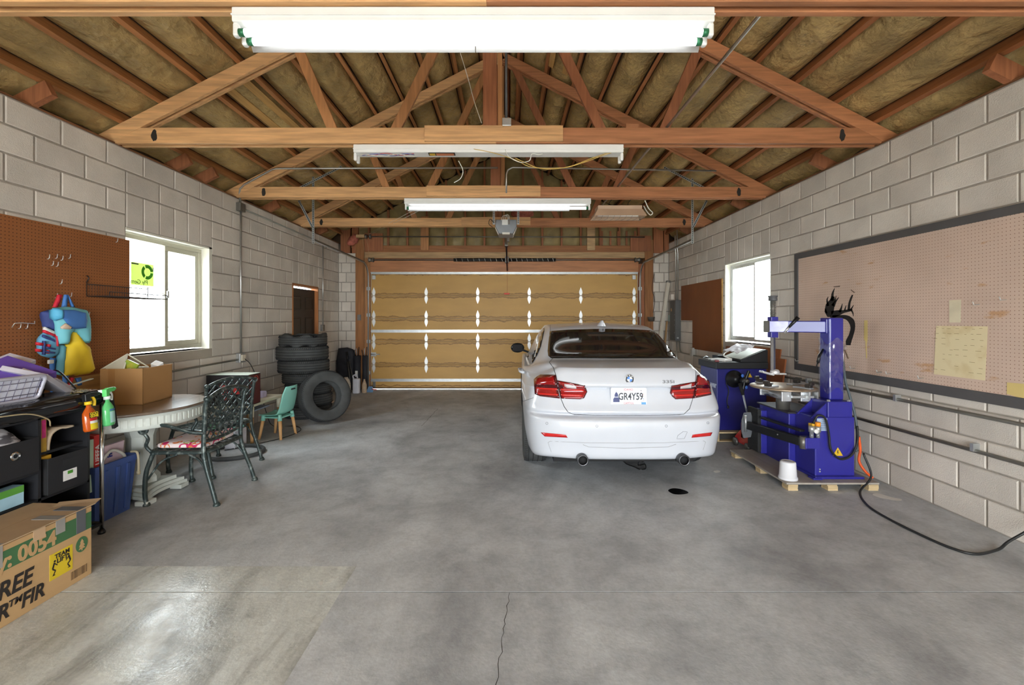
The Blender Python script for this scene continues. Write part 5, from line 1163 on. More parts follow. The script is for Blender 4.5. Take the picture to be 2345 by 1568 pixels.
# ------------------------------------------------------------------ blue tote
BL = M('tote_blue', sr(62,84,142), .4, var=.06); TX0, TX1, TY0, TY1, TH = -3.28, -2.9, 3.19, 3.545, .425
tt = thing('blue_tote', (-3.1, 3.4, 0), 'blue plastic tote beside the rack holding boxes', 'tote')
b = MB(); k = .03
def tote(z, e=0): f = (1-z/TH)*k; return [(TX0+f-e, TY0+f-e, z), (TX1-f+e, TY0+f-e, z), (TX1-f+e, TY1-f+e, z), (TX0+f-e, TY1-f+e, z)]
r0, r1 = tote(0), tote(TH); b.add(r0+r1, [(0,3,2,1)]+[(i, (i+1) % 4, 4+(i+1) % 4, 4+i) for i in range(4)]); b.build('tub', BL, tt, thick=.006, bevel=.01)
b = MB(); r0, r1 = tote(TH-.045, .012), tote(TH, .014); b.add(r0+r1, [(i, (i+1) % 4, 4+(i+1) % 4, 4+i) for i in range(4)]); b.build('rim_band', BL, tt, thick=.006)
for y in (3.28, 3.38, 3.47): MB().bar((TX1-.022, y, .03), (TX1+.002, y, TH-.05), .03, .012, (1,0,0)).build('rib', BL, tt, bevel=.004)
lb = MB().bx(-3.02, -2.93, 3.215, 3.275, .25, .64).build('red_carton', M('carton_red', sr(206,52,48), .5, var=.05), label='tall red carton with white lettering standing in the blue tote', cat='carton')
text('carton_text', 'LIFEFA', .05, frame((-2.9295, 3.245, .5), (0,0,1), (0,-1,0)), WHITE, lb, bold=.0012)
MB().bx(-3.02, -2.93, 3.17, 3.212, .25, .62).build('white_carton', M('carton_mint', sr(196,222,200), .5), label='tall pale green carton beside the red carton in the tote', cat='carton')
pk = MB().box((-3.0, 3.4, .4), (.02, .25, .26), rotm(0, .1, 0)).build('pink_board', M('board_pink', sr(226,200,208), .5), label='pale pink board with blue lettering in the blue tote', cat='board')
text('board_text', 'AKE', .06, frame((-2.9835, 3.37, .455), (0,1,0), (-.1,0,1)), M('letter_blue', sr(52,62,150), .5), pk, bold=.002)
MB().tube(cr([(-2.96, 3.3, .42), (-2.95, 3.38, .49), (-2.93, 3.46, .44), (-2.95, 3.5, .36)], 8), .011, 8).build('grey_hose', M('hose_grey', sr(186,184,176), .5), label='short grey hose lying in the blue tote', cat='hose')
MB().tube(cr([(-2.93, 3.53, .44), (-2.878, 3.525, .435), (-2.862, 3.52, .36), (-2.858, 3.515, .29)], 8), .009, 8).lathe([(0, -.012), (.013, -.012), (.013, .014), (0, .014)], 10, (-2.858, 3.515, .28)).build('spigot_hose', M('hose_beige', sr(176,164,136), .5), label='beige hose end hooked over the blue tote rim', cat='hose')
# ------------------------------------------------------------------ pedestal table
tc = Vector((-3.06, 3.79, 0)); rt = thing('pedestal_table', tc, 'white pedestal table with a dark round top under the cardboard box', 'table')
WPT = M('table_white', sr(212,216,208), .5, var=.06, vs=5); TOPM = M('table_top_dark', sr(120,104,90), .25, var=.2, vs=6, stretch=(1,4,1), coat=.3)
def ell(rx, ry, z, n=64): return [tc+Vector((rx*math.cos(2*PI*i/n), ry*math.sin(2*PI*i/n), z)) for i in range(n)]
def ring(b, rs, smooth=True):
    n = 64; vs = []
    for rx, ry, z in rs: vs += ell(rx, ry, z, n)
    b.add(vs, [(k*n+i, k*n+(i+1) % n, (k+1)*n+(i+1) % n, (k+1)*n+i) for k in range(len(rs)-1) for i in range(n)], smooth)
    m = len(b.v); b.f += [[m-n+i for i in range(n)], [m-len(rs)*n+i for i in range(n)][::-1]]; b.sm += [False, False]; return b
ring(MB(), [(.42, .48, .735), (.44, .5, .74), (.445, .505, .75), (.44, .5, .76)]).build('table_top', TOPM, rt)
ring(MB(), [(.4, .46, .62), (.42, .48, .632), (.42, .48, .735)]).build('apron', WPT, rt)
for i in range(64):
    a = 2*PI*(i+.5)/64
    if math.cos(a) < -.3: continue
    p = tc+Vector((.421*math.cos(a), .481*math.sin(a), .683)); MB().box(p, (.006, .026, .06), rotm(0, 0, a)).build('flute', WPT, rt)
MB().lathe([(.06, .1), (.13, .12), (.13, .16), (.1, .2), (.1, .5), (.12, .56), (.16, .6), (.16, .62)], 8, tc, smooth=False).build('pedestal', WPT, rt)
def concave(hw, k):
    P = []
    cs = [(hw, hw), (-hw, hw), (-hw, -hw), (hw, -hw)]
    for i in range(4):
        a, c = Vector(cs[i]), Vector(cs[(i+1) % 4]); d = (c-a); n = Vector((-d.y, d.x)).normalized()
        P += [tuple(a+d*t+n*k*math.sin(PI*t)) for t in (0, .12, .25, .4, .5, .6, .75, .88)]
    return P
for z0, z1, hw, k in ((.035, .06, .225, .05), (.06, .085, .21, .05), (.085, .115, .17, .03)): MB().prism(concave(hw, k), z1-z0, Matrix.Translation(tc+Vector((0, 0, z0)))).build('base_plate', WPT, rt)
for sx_ in (-1, 1):
    for sy_ in (-1, 1): MB().box(tc+Vector((sx_*.185, sy_*.185, .018)), (.1, .1, .036)).build('foot', WPT, rt, bevel=.006)
# cardboard box with odds and ends
cbx = thing('open_carton', (-3.2, 3.93, .76), 'open brown cardboard box full of odds and ends on the pedestal table', 'carton', rz=.13)
CBR = M('carton_brown', sr(182,138,88), .8, var=.05, vs=3)
w, l, h = .32, .4, .3
b = MB()
for x0, x1, y0, y1 in ((-w/2, w/2, -l/2, -l/2+.005), (-w/2, w/2, l/2-.005, l/2), (-w/2, -w/2+.005, -l/2, l/2), (w/2-.005, w/2, -l/2, l/2)): b.bx(x0, x1, y0, y1, 0, h)
b.bx(-w/2, w/2, -l/2, l/2, 0, .005); b.build('box_walls', CBR, cbx, local=True)
MB().bx(-.1, -.05, -l/2-.0012, -l/2, .02, h).build('tape', M('tape_brown', sr(170,122,70), .4), cbx, local=True)
LW = M('lantern_white', sr(226,224,206), .5)
c0 = Vector((-3.27, 3.84, 1.05)); ln = thing('white_lantern', c0, 'white peaked wooden lantern sticking out of the open carton', 'lantern')
ap = c0+Vector((.02, .04, .12)); cs = [c0+Vector(v) for v in ((-.1, -.08, 0), (.09, -.08, 0), (.12, .14, 0), (-.09, .12, 0))]
b = MB()
for i in range(4): b.tube([cs[i], ap], .006, 6).tube([cs[i], cs[(i+1) % 4]], .006, 6)
b.build('frame', LW, ln); MB().add([cs[0], cs[1], ap], [(0,1,2)]).add([cs[0], cs[3], ap], [(0,1,2)]).build('roof_panel', LW, ln, thick=.003)
MB().box(c0+Vector((.06, .03, -.17)), (.015, .015, .34)).build('post', LW, ln)
MB().box((-3.19, 3.83, 1.055), (.1, .03, .12), rotm(0, .5, .2)).build('yellow_packet', M('packet_yellow', sr(228,206,74), .4, var=.25, vs=25, col2=sr(120,176,60)), label='yellow and green packet poking out of the open carton', cat='packet', bevel=.006)
MB().box((-3.1, 4.02, 1.04), (.07, .06, .1), rotm(.5, .3, 0)).build('white_packet', M('packet_white', sr(236,234,230), .4), label='small white packet at the far side of the open carton', cat='packet', bevel=.004)
for p, z in (((-3.2, 3.9, .9), .27),): MB().bx(-3.3, -3.1, 3.83, 4.05, .77, .98).build('carton_filling', M('filling', sr(150,120,90), .9), label='mixed items filling the open carton', cat='box')
# ------------------------------------------------------------------ patio chairs
IRON = M('cast_green', sr(60,70,68), .4, .35, var=.0, col2=sr(150,158,152), vs=22, thr=(.52,.78))
FLW = M('floral_cushion', sr(236,222,220), .85, var=.04)
def flower_mat():
    m = M('floral_print', sr(232,214,212), .85, var=.03); nt = m.node_tree; L = nt.links; p = nt.nodes['Principled BSDF']; old = p.inputs['Base Color'].links[0].from_socket
    g = nd(nt, 'ShaderNodeNewGeometry')
    for sc, th0, th1, c in ((9, .1, .16, sr(196,40,92)), (14, .12, .17, sr(216,120,60)), (12, .1, .14, sr(150,180,70))):
        v = nd(nt, 'ShaderNodeTexVoronoi'); v.inputs['Scale'].default_value = sc; n = nd(nt, 'ShaderNodeTexNoise'); n.inputs['Scale'].default_value = 6
        ad = nd(nt, 'ShaderNodeMix', data_type='VECTOR'); ad.inputs[0].default_value = .08; L.new(g.outputs['Position'], ad.inputs[4]); L.new(n.outputs['Color'], ad.inputs[5]); L.new(g.outputs['Position'], n.inputs[0]); L.new(ad.outputs[1], v.inputs[0])
        r = nd(nt, 'ShaderNodeValToRGB'); el = r.color_ramp.elements; el.new(.5); el.new(.6)
        for e, (a, k) in zip(el, ((th0*2.2, 0), (th0*2.2+.03, 1), (th1*2.2, 1), (th1*2.2+.03, 0))): e.position = a; e.color = (k, k, k, 1)
        L.new(v.outputs['Distance'], r.inputs[0]); x = nd(nt, 'ShaderNodeMix', data_type='RGBA'); L.new(r.outputs[0], x.inputs[0]); L.new(old, x.inputs[6]); x.inputs[7].default_value = (*c, 1); old = x.outputs[2]
    L.new(old, p.inputs['Base Color']); return m
FLWP = flower_mat()
def patio_chair(loc, rz, label):
    t = thing('patio_chair', loc, label, 'chair', 'lattice patio chairs', rz=rz)
    for s in (-1, 1):
        P = cr([(.30, s*.285, .0), (.265, s*.28, .12), (.205, s*.265, .3), (.185, s*.262, .42), (.19, s*.265, .6), (.21, s*.275, .8), (.225, s*.28, .83)], 5)
        MB().tube(P, [(.017, .021)]*len(P), 8).ball((.222, s*.28, .838), .024, 10, 8).lathe([(0, 0), (.026, 0), (.026, .012), (.016, .03), (0, .03)], 10, (.3, s*.285, 0)).build('back_leg', IRON, t, local=True)
        P = cr([(-.25, s*.27, .0), (-.262, s*.272, .1), (-.255, s*.27, .25), (-.225, s*.262, .36), (-.2, s*.26, .42)], 5)
        MB().tube(P, [(.017, .02)]*len(P), 8).lathe([(0, 0), (.026, 0), (.026, .012), (.016, .03), (0, .03)], 10, (-.25, s*.27, 0)).build('front_leg', IRON, t, local=True)
        sc = [(-.25+.032*math.cos(a)*(1-.05*a), s*.3, .605+.032*math.sin(a)*(1-.05*a)) for a in [PI/2+i*.5 for i in range(12)]]
        P = cr([(.195, s*.27, .565), (.1, s*.29, .58), (-.05, s*.3, .63), (-.18, s*.3, .645)], 5)+[Vector(v) for v in sc]
        MB().tube(P, [(.012, .019)]*len(P), 8).build('arm', IRON, t, local=True)
        P = cr([(-.245, s*.3, .575), (-.225, s*.29, .53), (-.25, s*.275, .47), (-.22, s*.262, .42)], 5); MB().tube(P, .013, 8).build('arm_support', IRON, t, local=True)
        P = cr([(-.248, s*.266, .2), (-.15, s*.25, .34), (-.03, s*.24, .395)], 6); MB().tube(P, .008, 6).build('brace', IRON, t, local=True)
        P = cr([(.24, s*.27, .2), (.15, s*.25, .34), (.05, s*.24, .395)], 6); MB().tube(P, .008, 6).build('brace', IRON, t, local=True)
    P = rrect(.45, .52, .06); b = MB().tube([Vector((x-.02, y, .415)) for x, y in P], [(.014, .02)]*len(P), 8, closed=True); b.build('seat_frame', IRON, t, local=True)
    b = MB()
    for i in range(-12, 13):
        for s in (1, -1):
            pts = []
            for k in range(21):
                x = -.22+.44*k/20; y = i*.09+s*(x)*1.0
                if abs(y) < .25: pts.append(Vector((x-.02, y, .418+s*.002)))
            if len(pts) > 2: b.bar(pts[0], pts[-1], .017, .006)
    b.build('seat_lattice', IRON, t, local=True)
    def xb(z): return .185+.045*((z-.42)/.42)**1.5
    top = lambda y: .845+.045*(1-(y/.27)**2)
    P = [Vector((xb(top(y))+.005-.02*(1-(y/.27)**2), y, top(y))) for y in [-.27+.54*i/16 for i in range(17)]]; MB().tube(P, [(.013, .016)]*17, 8).build('top_rail', IRON, t, local=True)
    P = [Vector((xb(.5)-.01, y, .5-.02*(1-(y/.26)**2))) for y in [-.26+.52*i/12 for i in range(13)]]; MB().tube(P, [(.011, .014)]*13, 8).build('lower_rail', IRON, t, local=True)
    b = MB()
    for i in range(-14, 15):
        for s in (1, -1):
            run = []
            for k in range(33):
                z = .48+.42*k/32; y = i*.086+s*(z-.67)*.95
                if abs(y) < .258 and z < top(y) and z > .49: run.append(Vector((xb(z)-.008-.016*(1-(y/.27)**2)*((z-.42)/.42)+s*.002, y, z)))
            if len(run) > 2: b.tube(run, [(.003, .0088)]*len(run), 4, flat=(1,0,0), smooth=False)
    b.build('back_lattice', IRON, t, local=True)
    return t
ch1 = patio_chair((-2.6, 3.85, 0), .03, 'lattice patio chair with a floral cushion')
cushion('floral_cushion', [(x-.03, y) for x, y in rrect(.4, .44, .06)], .028, ch1.matrix_basis @ Matrix.Translation((0, 0, .452)), FLWP, None, step=.03, flat=.35, label='white cushion with pink floral print on the front patio chair', cat='cushion')
patio_chair((-2.93, 4.54, 0), -.27, 'lattice patio chair without a cushion next to the kids table')
# ------------------------------------------------------------------ kids table and chair
MINT = M('mint_plastic', sr(140,204,188), .45, var=.04); BEECH = woodm('beech', (206,160,108), 'z', var=.1); CREAM = M('cream_plastic', sr(222,214,190), .45, var=.04)
kt = thing('kids_table', (-3.26, 5.72, 0), 'low cream kids table with round wooden legs', 'table')
MB().prism([(x-3.26, y+5.72) for x, y in rrect(.5, .78, .05)], .035, Matrix.Translation((0, 0, .425))).build('table_top', CREAM, kt, bevel=.008)
for x in (-3.05, -3.46):
    for y in (5.4, 6.05):
        MB().tube([(x+.0, y, .30), (x, y, .43)], [.027, .032], 14).build('leg_socket', CREAM, kt); MB().tube([(x+(.02 if x > -3.2 else -.01), y-.02 if y < 5.6 else y+.02, 0), (x, y, .31)], [.018, .024], 14).build('leg', BEECH, kt)
MB().bx(-3.44, -3.12, 5.5, 5.95, .33, .345).build('under_shelf', M('tray_lilac', sr(186,190,214), .5), kt)
def kids_chair(loc, rz, label, mat):
    t = thing('kids_chair', loc, label, 'chair', rz=rz)
    def shell(u, v):
        y = (u-.5)*2; prof = [(-.15, .285), (-.1, .283), (0, .283), (.07, .29), (.115, .32), (.14, .38), (.16, .46), (.18, .56), (.2, .64)]
        k = v*(len(prof)-1); i = min(int(k), len(prof)-2); f = k-i; f = f*f*(3-2*f)*.5+f*.5; x = prof[i][0]*(1-f)+prof[i+1][0]*f; z = prof[i][1]*(1-f)+prof[i+1][1]*f
        hw = .165-.02*max(0, v-.5)*2-.05*max(0, v-.85)/.15*.6; cup = .03*y*y*(1 if v < .45 else 1)
        return Vector((x-(cup*.8 if v > .45 else 0), y*hw, z+(cup*.5 if v <= .45 else 0)))
    MB().grid(shell, 16, 32).build('seat_shell', mat, t, local=True, thick=.01)
    MB().box((.193, 0, .6), (.03, .075, .018), rotm(0, -.2, 0)).build('grip_slot', GAP, t, local=True, bevel=.006)
    for x in (-.11, .1):
        for s in (-1, 1):
            MB().tube([(x, s*.125, .3), (x*1.06, s*.13, .225)], [.02, .027], 14).build('leg_socket', mat, t, local=True); MB().tube([(x*1.05, s*.129, .24), (x*1.35, s*.155, 0)], [.021, .015], 14).build('leg', BEECH, t, local=True)
    MB().box((-.005, 0, .262), (.26, .27, .02)).build('seat_base', mat, t, local=True, bevel=.008)
    return t
kids_chair((-2.87, 5.68, 0), -.12, 'mint green kids chair with wooden legs facing the cream table', MINT)
MB().lathe([(0, 0), (.032, 0), (.034, .01), (.034, .1), (.014, .135), (.014, .165), (0, .165)], 18, (-3.16, 5.55, .46)).build('clear_bottle', M('bottle_clear', sr(226,230,236), .1, var=.05, alpha=.75), label='clear plastic bottle on the cream kids table', cat='bottle')
MB().prism([(x-3.2, y+5.85) for x, y in rrect(.14, .12, .02)], .075, Matrix.Translation((0, 0, .46))).build('lilac_box', M('lilac', sr(196,184,214), .4), label='lilac plastic box on the cream kids table', cat='box', bevel=.006)
mw = thing('microwave_carton', (-3.24, 5.44, .46), 'black appliance carton with a pale top on the kids table', 'carton')
MB().bx(-3.49, -2.995, 5.25, 5.5, .46, .82).build('carton', M('carton_black', sr(34,30,32), .5, var=.2), mw, bevel=.004)
MB().bx(-3.49, -2.995, 5.25, 5.5, .8205, .824).build('top_face', M('carton_top', sr(196,204,190), .6, var=.06), mw)
MB().bx(-2.9948, -2.994, 5.26, 5.49, .47, .81).build('maroon_side', M('carton_maroon', sr(96,34,36), .5), mw)
MB().tube([(-2.993, 5.4+.04*math.cos(a), .765+.03*math.sin(a)) for a in [i*PI/8 for i in range(16)]], .003, 5, closed=True).build('ring_print', M('ring_orange', sr(206,80,52), .5), mw)
MB().bx(-3.33, -3.24, 5.2495, 5.2499, .53, .7).bx(-3.2, -3.1, 5.2495, 5.2499, .6, .68).build('front_print', M('print_red', sr(170,50,46), .5), mw)
kb = thing('toy_basket', (-3.25, 5.3, 0), 'clutter basket of toys under the kids table', 'basket')
MB().bx(-3.45, -3.08, 5.12, 5.36, 0, .2).build('bin', M('toy_bin', sr(206,206,214), .5), kb, bevel=.01)
for i, (x, z, m_) in enumerate(((-3.38, .24, GRL), (-3.27, .25, PUR2), (-3.17, .23, M('toy_pink', sr(226,150,160), .5)), (-3.12, .26, MINT))): MB().box((x, 5.24, z), (.09, .12, .1), rotm(.2*i, .3*i, .4*i)).build('toy', m_, kb, bevel=.012)
MB().tube([(-2.99+.3*math.cos(a), 4.95+.26*math.sin(a), .022) for a in [2*PI*i/48 for i in range(48)]], .02, 10, closed=True).build('bicycle_tyre', RUB, label='thin black bicycle tyre lying on the floor behind the patio chairs', cat='tyre')
MB().tube(cr([(XL+.07, 5.98, .95), (-3.42, 6.05, .85), (-3.36, 6.12, .6), (-3.3, 6.2, .2), (-3.2, 6.2, .008), (-2.9, 6.2, .008), (-2.72, 5.95, .008), (-2.76, 5.6, .008), (-2.95, 5.3, .008), (-3.15, 5.05, .008)], 8), .005, 6).build('power_cord', WIRE_B, label='black power cord trailing from the wall outlet around the kids chair', cat='cord')
# ------------------------------------------------------------------ tyres
def tyre_obj(r, w, label, group=None, ragged=0, rin=.2):
    t = thing('rubber_tyre', (0, 0, 0), label, 'tyre', group)
    b = MB().lathe(tyre_profile(r, rin, w)+[(rin+.02, w*.3), (r-.03, w*.3), (r-.03, -w*.3), (rin+.02, -w*.3)], 56, closedprof=True)
    if ragged: b.v = [v+Vector((0, 0, ragged*noise.noise(v*7)+.3*ragged*noise.noise(v*30)*(1 if v.z > 0 else .2))) for v in b.v]
    b.build('carcass', RUB, t, local=True)
    for k in (-.3, -.1, .1, .3):
        MB().tube([(r*1.0005*math.cos(2*PI*i/56), r*1.0005*math.sin(2*PI*i/56), w*k) for i in range(56)], .0038, 4, closed=True).build('tread_groove', GAP, t, local=True)
    b = MB()
    for i in range(80):
        a = 2*PI*i/80
        for s in (-1, 1): b.bar((r*.9995*math.cos(a), r*.9995*math.sin(a), s*w*.33), ((r-.012)*math.cos(a+.03), (r-.012)*math.sin(a+.03), s*w*.47), .004, .004)
    b.build('tread_lugs', GAP, t, local=True, kind='stuff'); return t
z = 0.0; base = (-3.07, 6.93)
for i, (r, w, dx, dy) in enumerate(((.345, .17, .02, 0), (.34, .165, .03, 0), (.33, .155, .02, .02), (.34, .15, .0, 0), (.365, .19, -.05, .02), (.37, .2, -.06, 0), (.34, .16, -.05, .0))):
    t = tyre_obj(r, w, ('bottom tyre of the stack by the black door', 'second tyre up in the stack by the black door', 'third tyre up in the stack by the black door', 'fourth tyre up in the stack by the black door', 'fifth tyre up in the stack by the black door', 'sixth tyre up in the stack under the torn one', 'torn ragged tyre on top of the stack')[i], 'stacked tyres', ragged=.05 if i == 6 else 0)
    t.location = (base[0]+dx, base[1]+dy, z+w/2*1.02+.001); z += w*1.03
lt = tyre_obj(.355, .215, 'loose tyre leaning against the tyre stack', 'stacked tyres', rin=.2)
lt.rotation_euler = (PI/2-.2, 0, .8); lt.location = (-2.6, 6.45, .375)
# ------------------------------------------------------------------ back corner clutter
BAG = M('bag_black', sr(40,40,46), .7, var=.2, vs=12, bump=.3, bs=25)
FB = lambda x, y, z: frame((x, y, z), (1,0,0), (0,0,1))
cushion('golf_travel_bag', [(-.19,0),(.17,0),(.19,.3),(.2,.7),(.14,.84),(.02,.88),(-.16,.86),(-.2,.6)], .07, FB(-3.32, 9.33, .005), BAG, None, step=.05, wob=.04, label='black soft golf bag slumped in the corner by the black door', cat='bag')
for i, (x, lab) in enumerate(((-3.08, 'dark golf bag with club shafts beside the door post'), (-2.92, 'narrow dark umbrella bag by the door track'))):
    t = thing('golf_bag', (x, 9.28, 0), lab, 'golf bag'); MB().lathe([(0, 0), (.075-.02*i, 0), (.08-.02*i, .02), (.07-.02*i, .4), (.075-.02*i, .72), (.06-.02*i, .72)], 16, (x, 9.28, 0)).build('bag', BAG, t)
    for k in range(3): MB().tube([(x-.03+.03*k, 9.26, .7), (x-.05+.05*k, 9.24, .84+.03*k)], .008, 6).build('club_shaft', STEEL if k % 2 else BLACK, t)
MB().bx(-3.085, -3.035, 9.175, 9.18, .3, .42).build('white_tag', WHITE, label='white paper tag hanging on the dark golf bag', cat='tag')
tp = thing('folded_tripod', (-3.22, 9.16, 0), 'folded black metal tripod leaning on the golf bag', 'tripod')
for k in range(4): MB().tube([(-3.18+.045*k, 9.1, 0), (-3.26+.015*k, 9.2, .62)], .009, 6).build('leg', STEELD if k % 2 else BLACK, tp)
MB().tube([(-3.24, 9.19, .6), (-3.27, 9.22, .8)], .02, 8).build('head', BLACK, tp)
jg = thing('beige_jug', (-3.17, 8.9, 0), 'cream patterned laundry bag beside the white jug', 'bag'); MB().lathe([(0, 0), (.07, 0), (.085, .02), (.085, .2), (.06, .28), (.03, .33), (0, .33)], 14, (-3.17, 8.9, 0)).build('sack', M('sack_cream', sr(206,196,180), .7, var=.25, vs=25), jg)
wj = thing('white_jug', (-3.0, 9.0, 0), 'white plastic jug with a loop handle near the door track', 'jug'); MB().prism([(x-3.0, y+9.0) for x, y in rrect(.13, .12, .03)], .29, ident()).build('jug_body', M('jug_white', sr(222,222,230), .4), wj, bevel=.015)
MB().tube(cr([(-3.05, 9.0, .27), (-3.07, 9.0, .34), (-3.0, 9.0, .36), (-2.98, 9.0, .29)], 6), .014, 8).build('handle', MATS['jug_white'], wj)
MB().lathe([(0, 0), (.045, 0), (.048, .02), (.046, .16), (.018, .24), (.016, .27), (0, .27)], 16, (-2.86, 9.05, 0)).build('tan_bottle', M('bottle_tan', sr(186,160,132), .5, var=.2, vs=40), label='tan patterned bottle beside the white jug', cat='bottle')
dp = thing('dustpan', (-2.77, 9.2, 0), 'blue dustpan with a red handle at the door track foot', 'dustpan'); MB().add([(-2.84, 9.1, 0), (-2.7, 9.1, 0), (-2.73, 9.16, .11), (-2.81, 9.16, .11)], [(0,1,2,3)]).build('pan', M('pan_blue', sr(104,140,176), .5), dp, thick=.006)
MB().tube([(-2.75, 9.14, .06), (-2.64, 9.12, .05)], .01, 8).build('handle', MATS['red_plastic'], dp)
def shoe(loc, rz, label):
    t = thing('sneaker', loc, label, 'shoe', rz=rz); S = M('shoe_sole', sr(216,196,172), .6); U = M('shoe_upper', sr(150,122,100), .8, var=.2, vs=20)
    P = [(-.14,-.03),(-.1,-.045),(0,-.042),(.09,-.05),(.14,-.03),(.15,0),(.14,.03),(.09,.05),(0,.042),(-.1,.045),(-.14,.03)]
    MB().prism(P, .028).build('sole', S, t, local=True, bevel=.008); b = MB()
    b.grid(lambda u, v: Vector(((-.135+.27*u), math.cos(PI*v)*.042*(.9+.2*u if u < .7 else 1.04-(u-.7)*1.2), .028+math.sin(PI*v)*(.085 if u < .35 else .085-.06*min(1, (u-.35)/.4)))), 14, 10); b.build('upper', U, t, local=True)
shoe((-3.2, 7.95, 0), .3, 'tan sneaker on the floor seen through the loose tyre')
# ------------------------------------------------------------------ things along the right wall
XQ = XR-.022
PEGT = peg_mat('pegboard_tan', sr(210,184,166), sr(140,104,84), r=.003, stain=sr(190,132,60))
fp = thing('framed_pegboard', (XQ, 3.4, .88), 'long tan pegboard with a dark grey frame and a painted elk', 'pegboard')
FY0, FY1, FZ0, FZ1 = 1.2, 5.287, .882, 2.222
MB().bx(XQ, XQ+.006, FY0, FY1, FZ0, FZ1).build('panel', PEGT, fp)
FGM = M('frame_grey', sr(86,84,84), .6, var=.08)
for y0, y1, z0, z1 in ((FY0, FY1, FZ1-.062, FZ1), (FY0, FY1, FZ0, FZ0+.075), (FY1-.06, FY1, FZ0+.075, FZ1-.062)):
    MB().bx(XQ-.012, XQ+.02, y0, y1, z0, z1).build('frame_board', FGM, fp, bevel=.002)
ELK = M('spray_black', sr(34,30,28), .8, var=.3, vs=12)
def wallpoly(Z, X, ox, oy, sc): return [(p.y, p.z) for p in (pxX(ox+x/sc, oy+y/sc, X) for x, y in Z)]
def flat(name, Z, X, mat, parent=None, th=.0012, ox=1780, oy=430, sc=2.959, **kw):
    m = Matrix(((0,0,-1,X),(1,0,0,0),(0,1,0,0),(0,0,0,1))); return MB().prism(wallpoly(Z, X, ox, oy, sc), th, m).build(name, mat, parent, **kw)
eb = MB(); em = Matrix(((0,0,-1,XQ-.0002),(1,0,0,0),(0,1,0,0),(0,0,0,1)))
def stroke(P, W):
    C = cr([(x, y, 0) for x, y in P], 6); n = len(C); Lf, Rt = [], []
    for i, p in enumerate(C):
        d = (C[min(i+1, n-1)]-C[max(i-1, 0)]).normalized(); k = i/(n-1)*(len(W)-1); j = min(int(k), len(W)-2); w = (W[j]+(W[j+1]-W[j])*(k-j))/2
        Lf.append((p.x-d.y*w, p.y+d.x*w)); Rt.append((p.x+d.y*w, p.y-d.x*w))
    for i in range(n-1): eb.prism(wallpoly([Lf[i], Lf[i+1], Rt[i+1], Rt[i]], XQ, 1780, 430, 2.959), .001, em)
for P, W_ in (([(350,875),(352,840),(358,800),(372,765),(380,735)], [20,62,60,34,20]), ([(372,765),(376,715),(389,680)], [22,14,3]), ([(345,800),(338,760),(346,738)], [16,9,3]), ([(378,800),(396,770),(417,741)], [26,12,3]), ([(390,775),(399,731)], [10,3]),
              ([(370,860),(410,848),(450,838),(490,830),(508,822)], [50,40,20,16,12]), ([(422,842),(434,815),(441,785)], [20,12,3]), ([(456,834),(467,796)], [12,3]), ([(484,830),(490,780),(502,745),(511,725)], [18,14,13,8]), ([(498,826),(518,794)], [12,3]), ([(500,826),(512,846),(516,870)], [12,9,3]),
              ([(360,872),(420,872),(470,878),(503,905),(512,950),(500,1000),(484,1040),(482,1066)], [18,20,30,40,30,30,38,30]), ([(335,850),(326,818)], [16,8])): stroke(P, W_)
eb.build('painted_elk', ELK, fp)
for Z in ([(380,668),(425,662),(424,672),(385,674)], [(500,688),(528,708),(520,712),(498,694)]): flat('paint_smudge', Z, XQ-.0002, M('smudge', sr(120,100,88), .8), fp)
KNP = M('paper_yellow', sr(220,196,128), .7, var=.04); PAPY = M('paper_aged', sr(230,214,172), .7, var=.0, col2=sr(204,176,120), vs=6, thr=(.55,.85))
flat('knife_cutout', [(590,897),(612,897),(612,1030),(606,1060),(608,1150),(603,1158),(597,1040),(588,1025)], XQ-.002, KNP, None, label='yellow knife shaped cutout pinned to the framed pegboard', cat='cutout')
pp = flat('notice_sheet', [(1165,762),(1246,757),(1243,912),(1166,912)], XQ-.002, M('paper_cream', sr(226,214,184), .7), None, label='small cream notice above the aged chart on the pegboard', cat='paper')
big = flat('aged_chart', [(1077,935),(1427,938),(1408,1305),(1062,1262)], XQ-.003, PAPY, None, label='large aged paper chart pinned to the framed pegboard', cat='chart')
b = MB(); random.seed(8); c0 = pxX(1780+1240/2.959, 430+1100/2.959, XQ)
for i in range(9):
    for k in range(7): 
        y = c0.y+.17-.055*k+random.uniform(-.008, .008); z = c0.z+.16-.04*i+random.uniform(-.004, .004)
        if i < 2 or random.random() < .6: b.bx(XQ-.0049, XQ-.0043, y, y+random.uniform(.012, .04), z, z+.0022)
b.build('chart_print', M('chart_ink', sr(150,120,70), .7), big, kind='stuff')
flat('yellow_card', [(1558,1318),(1700,1330),(1700,1440),(1556,1395)], XQ-.002, KNP, None, label='plain yellow card low on the framed pegboard', cat='card')
for i, (x, y) in enumerate(((707,1248),(771,1258),(990,1288),(1370,790),(1553,757),(525,1222),(148,1170))):
    p = pxX(1780+x/2.959, 430+y/2.959, XQ); MB().tube([p, p+Vector((-.04, 0, -.004)), p+Vector((-.048, 0, .02))], .0035, 6).build('peg_hook', HK, label=('peg hook in the pair under the knife cutout', 'peg hook in the pair under the knife cutout', 'peg hook beside the lower corner of the aged chart', 'peg hook next to the small cream notice', 'peg hook beyond the first one beside the cream notice', 'peg hook low beside the wrapped changer post', 'peg hook at the frame corner close to the window')[i], cat='hook', group='framed pegboard hooks')
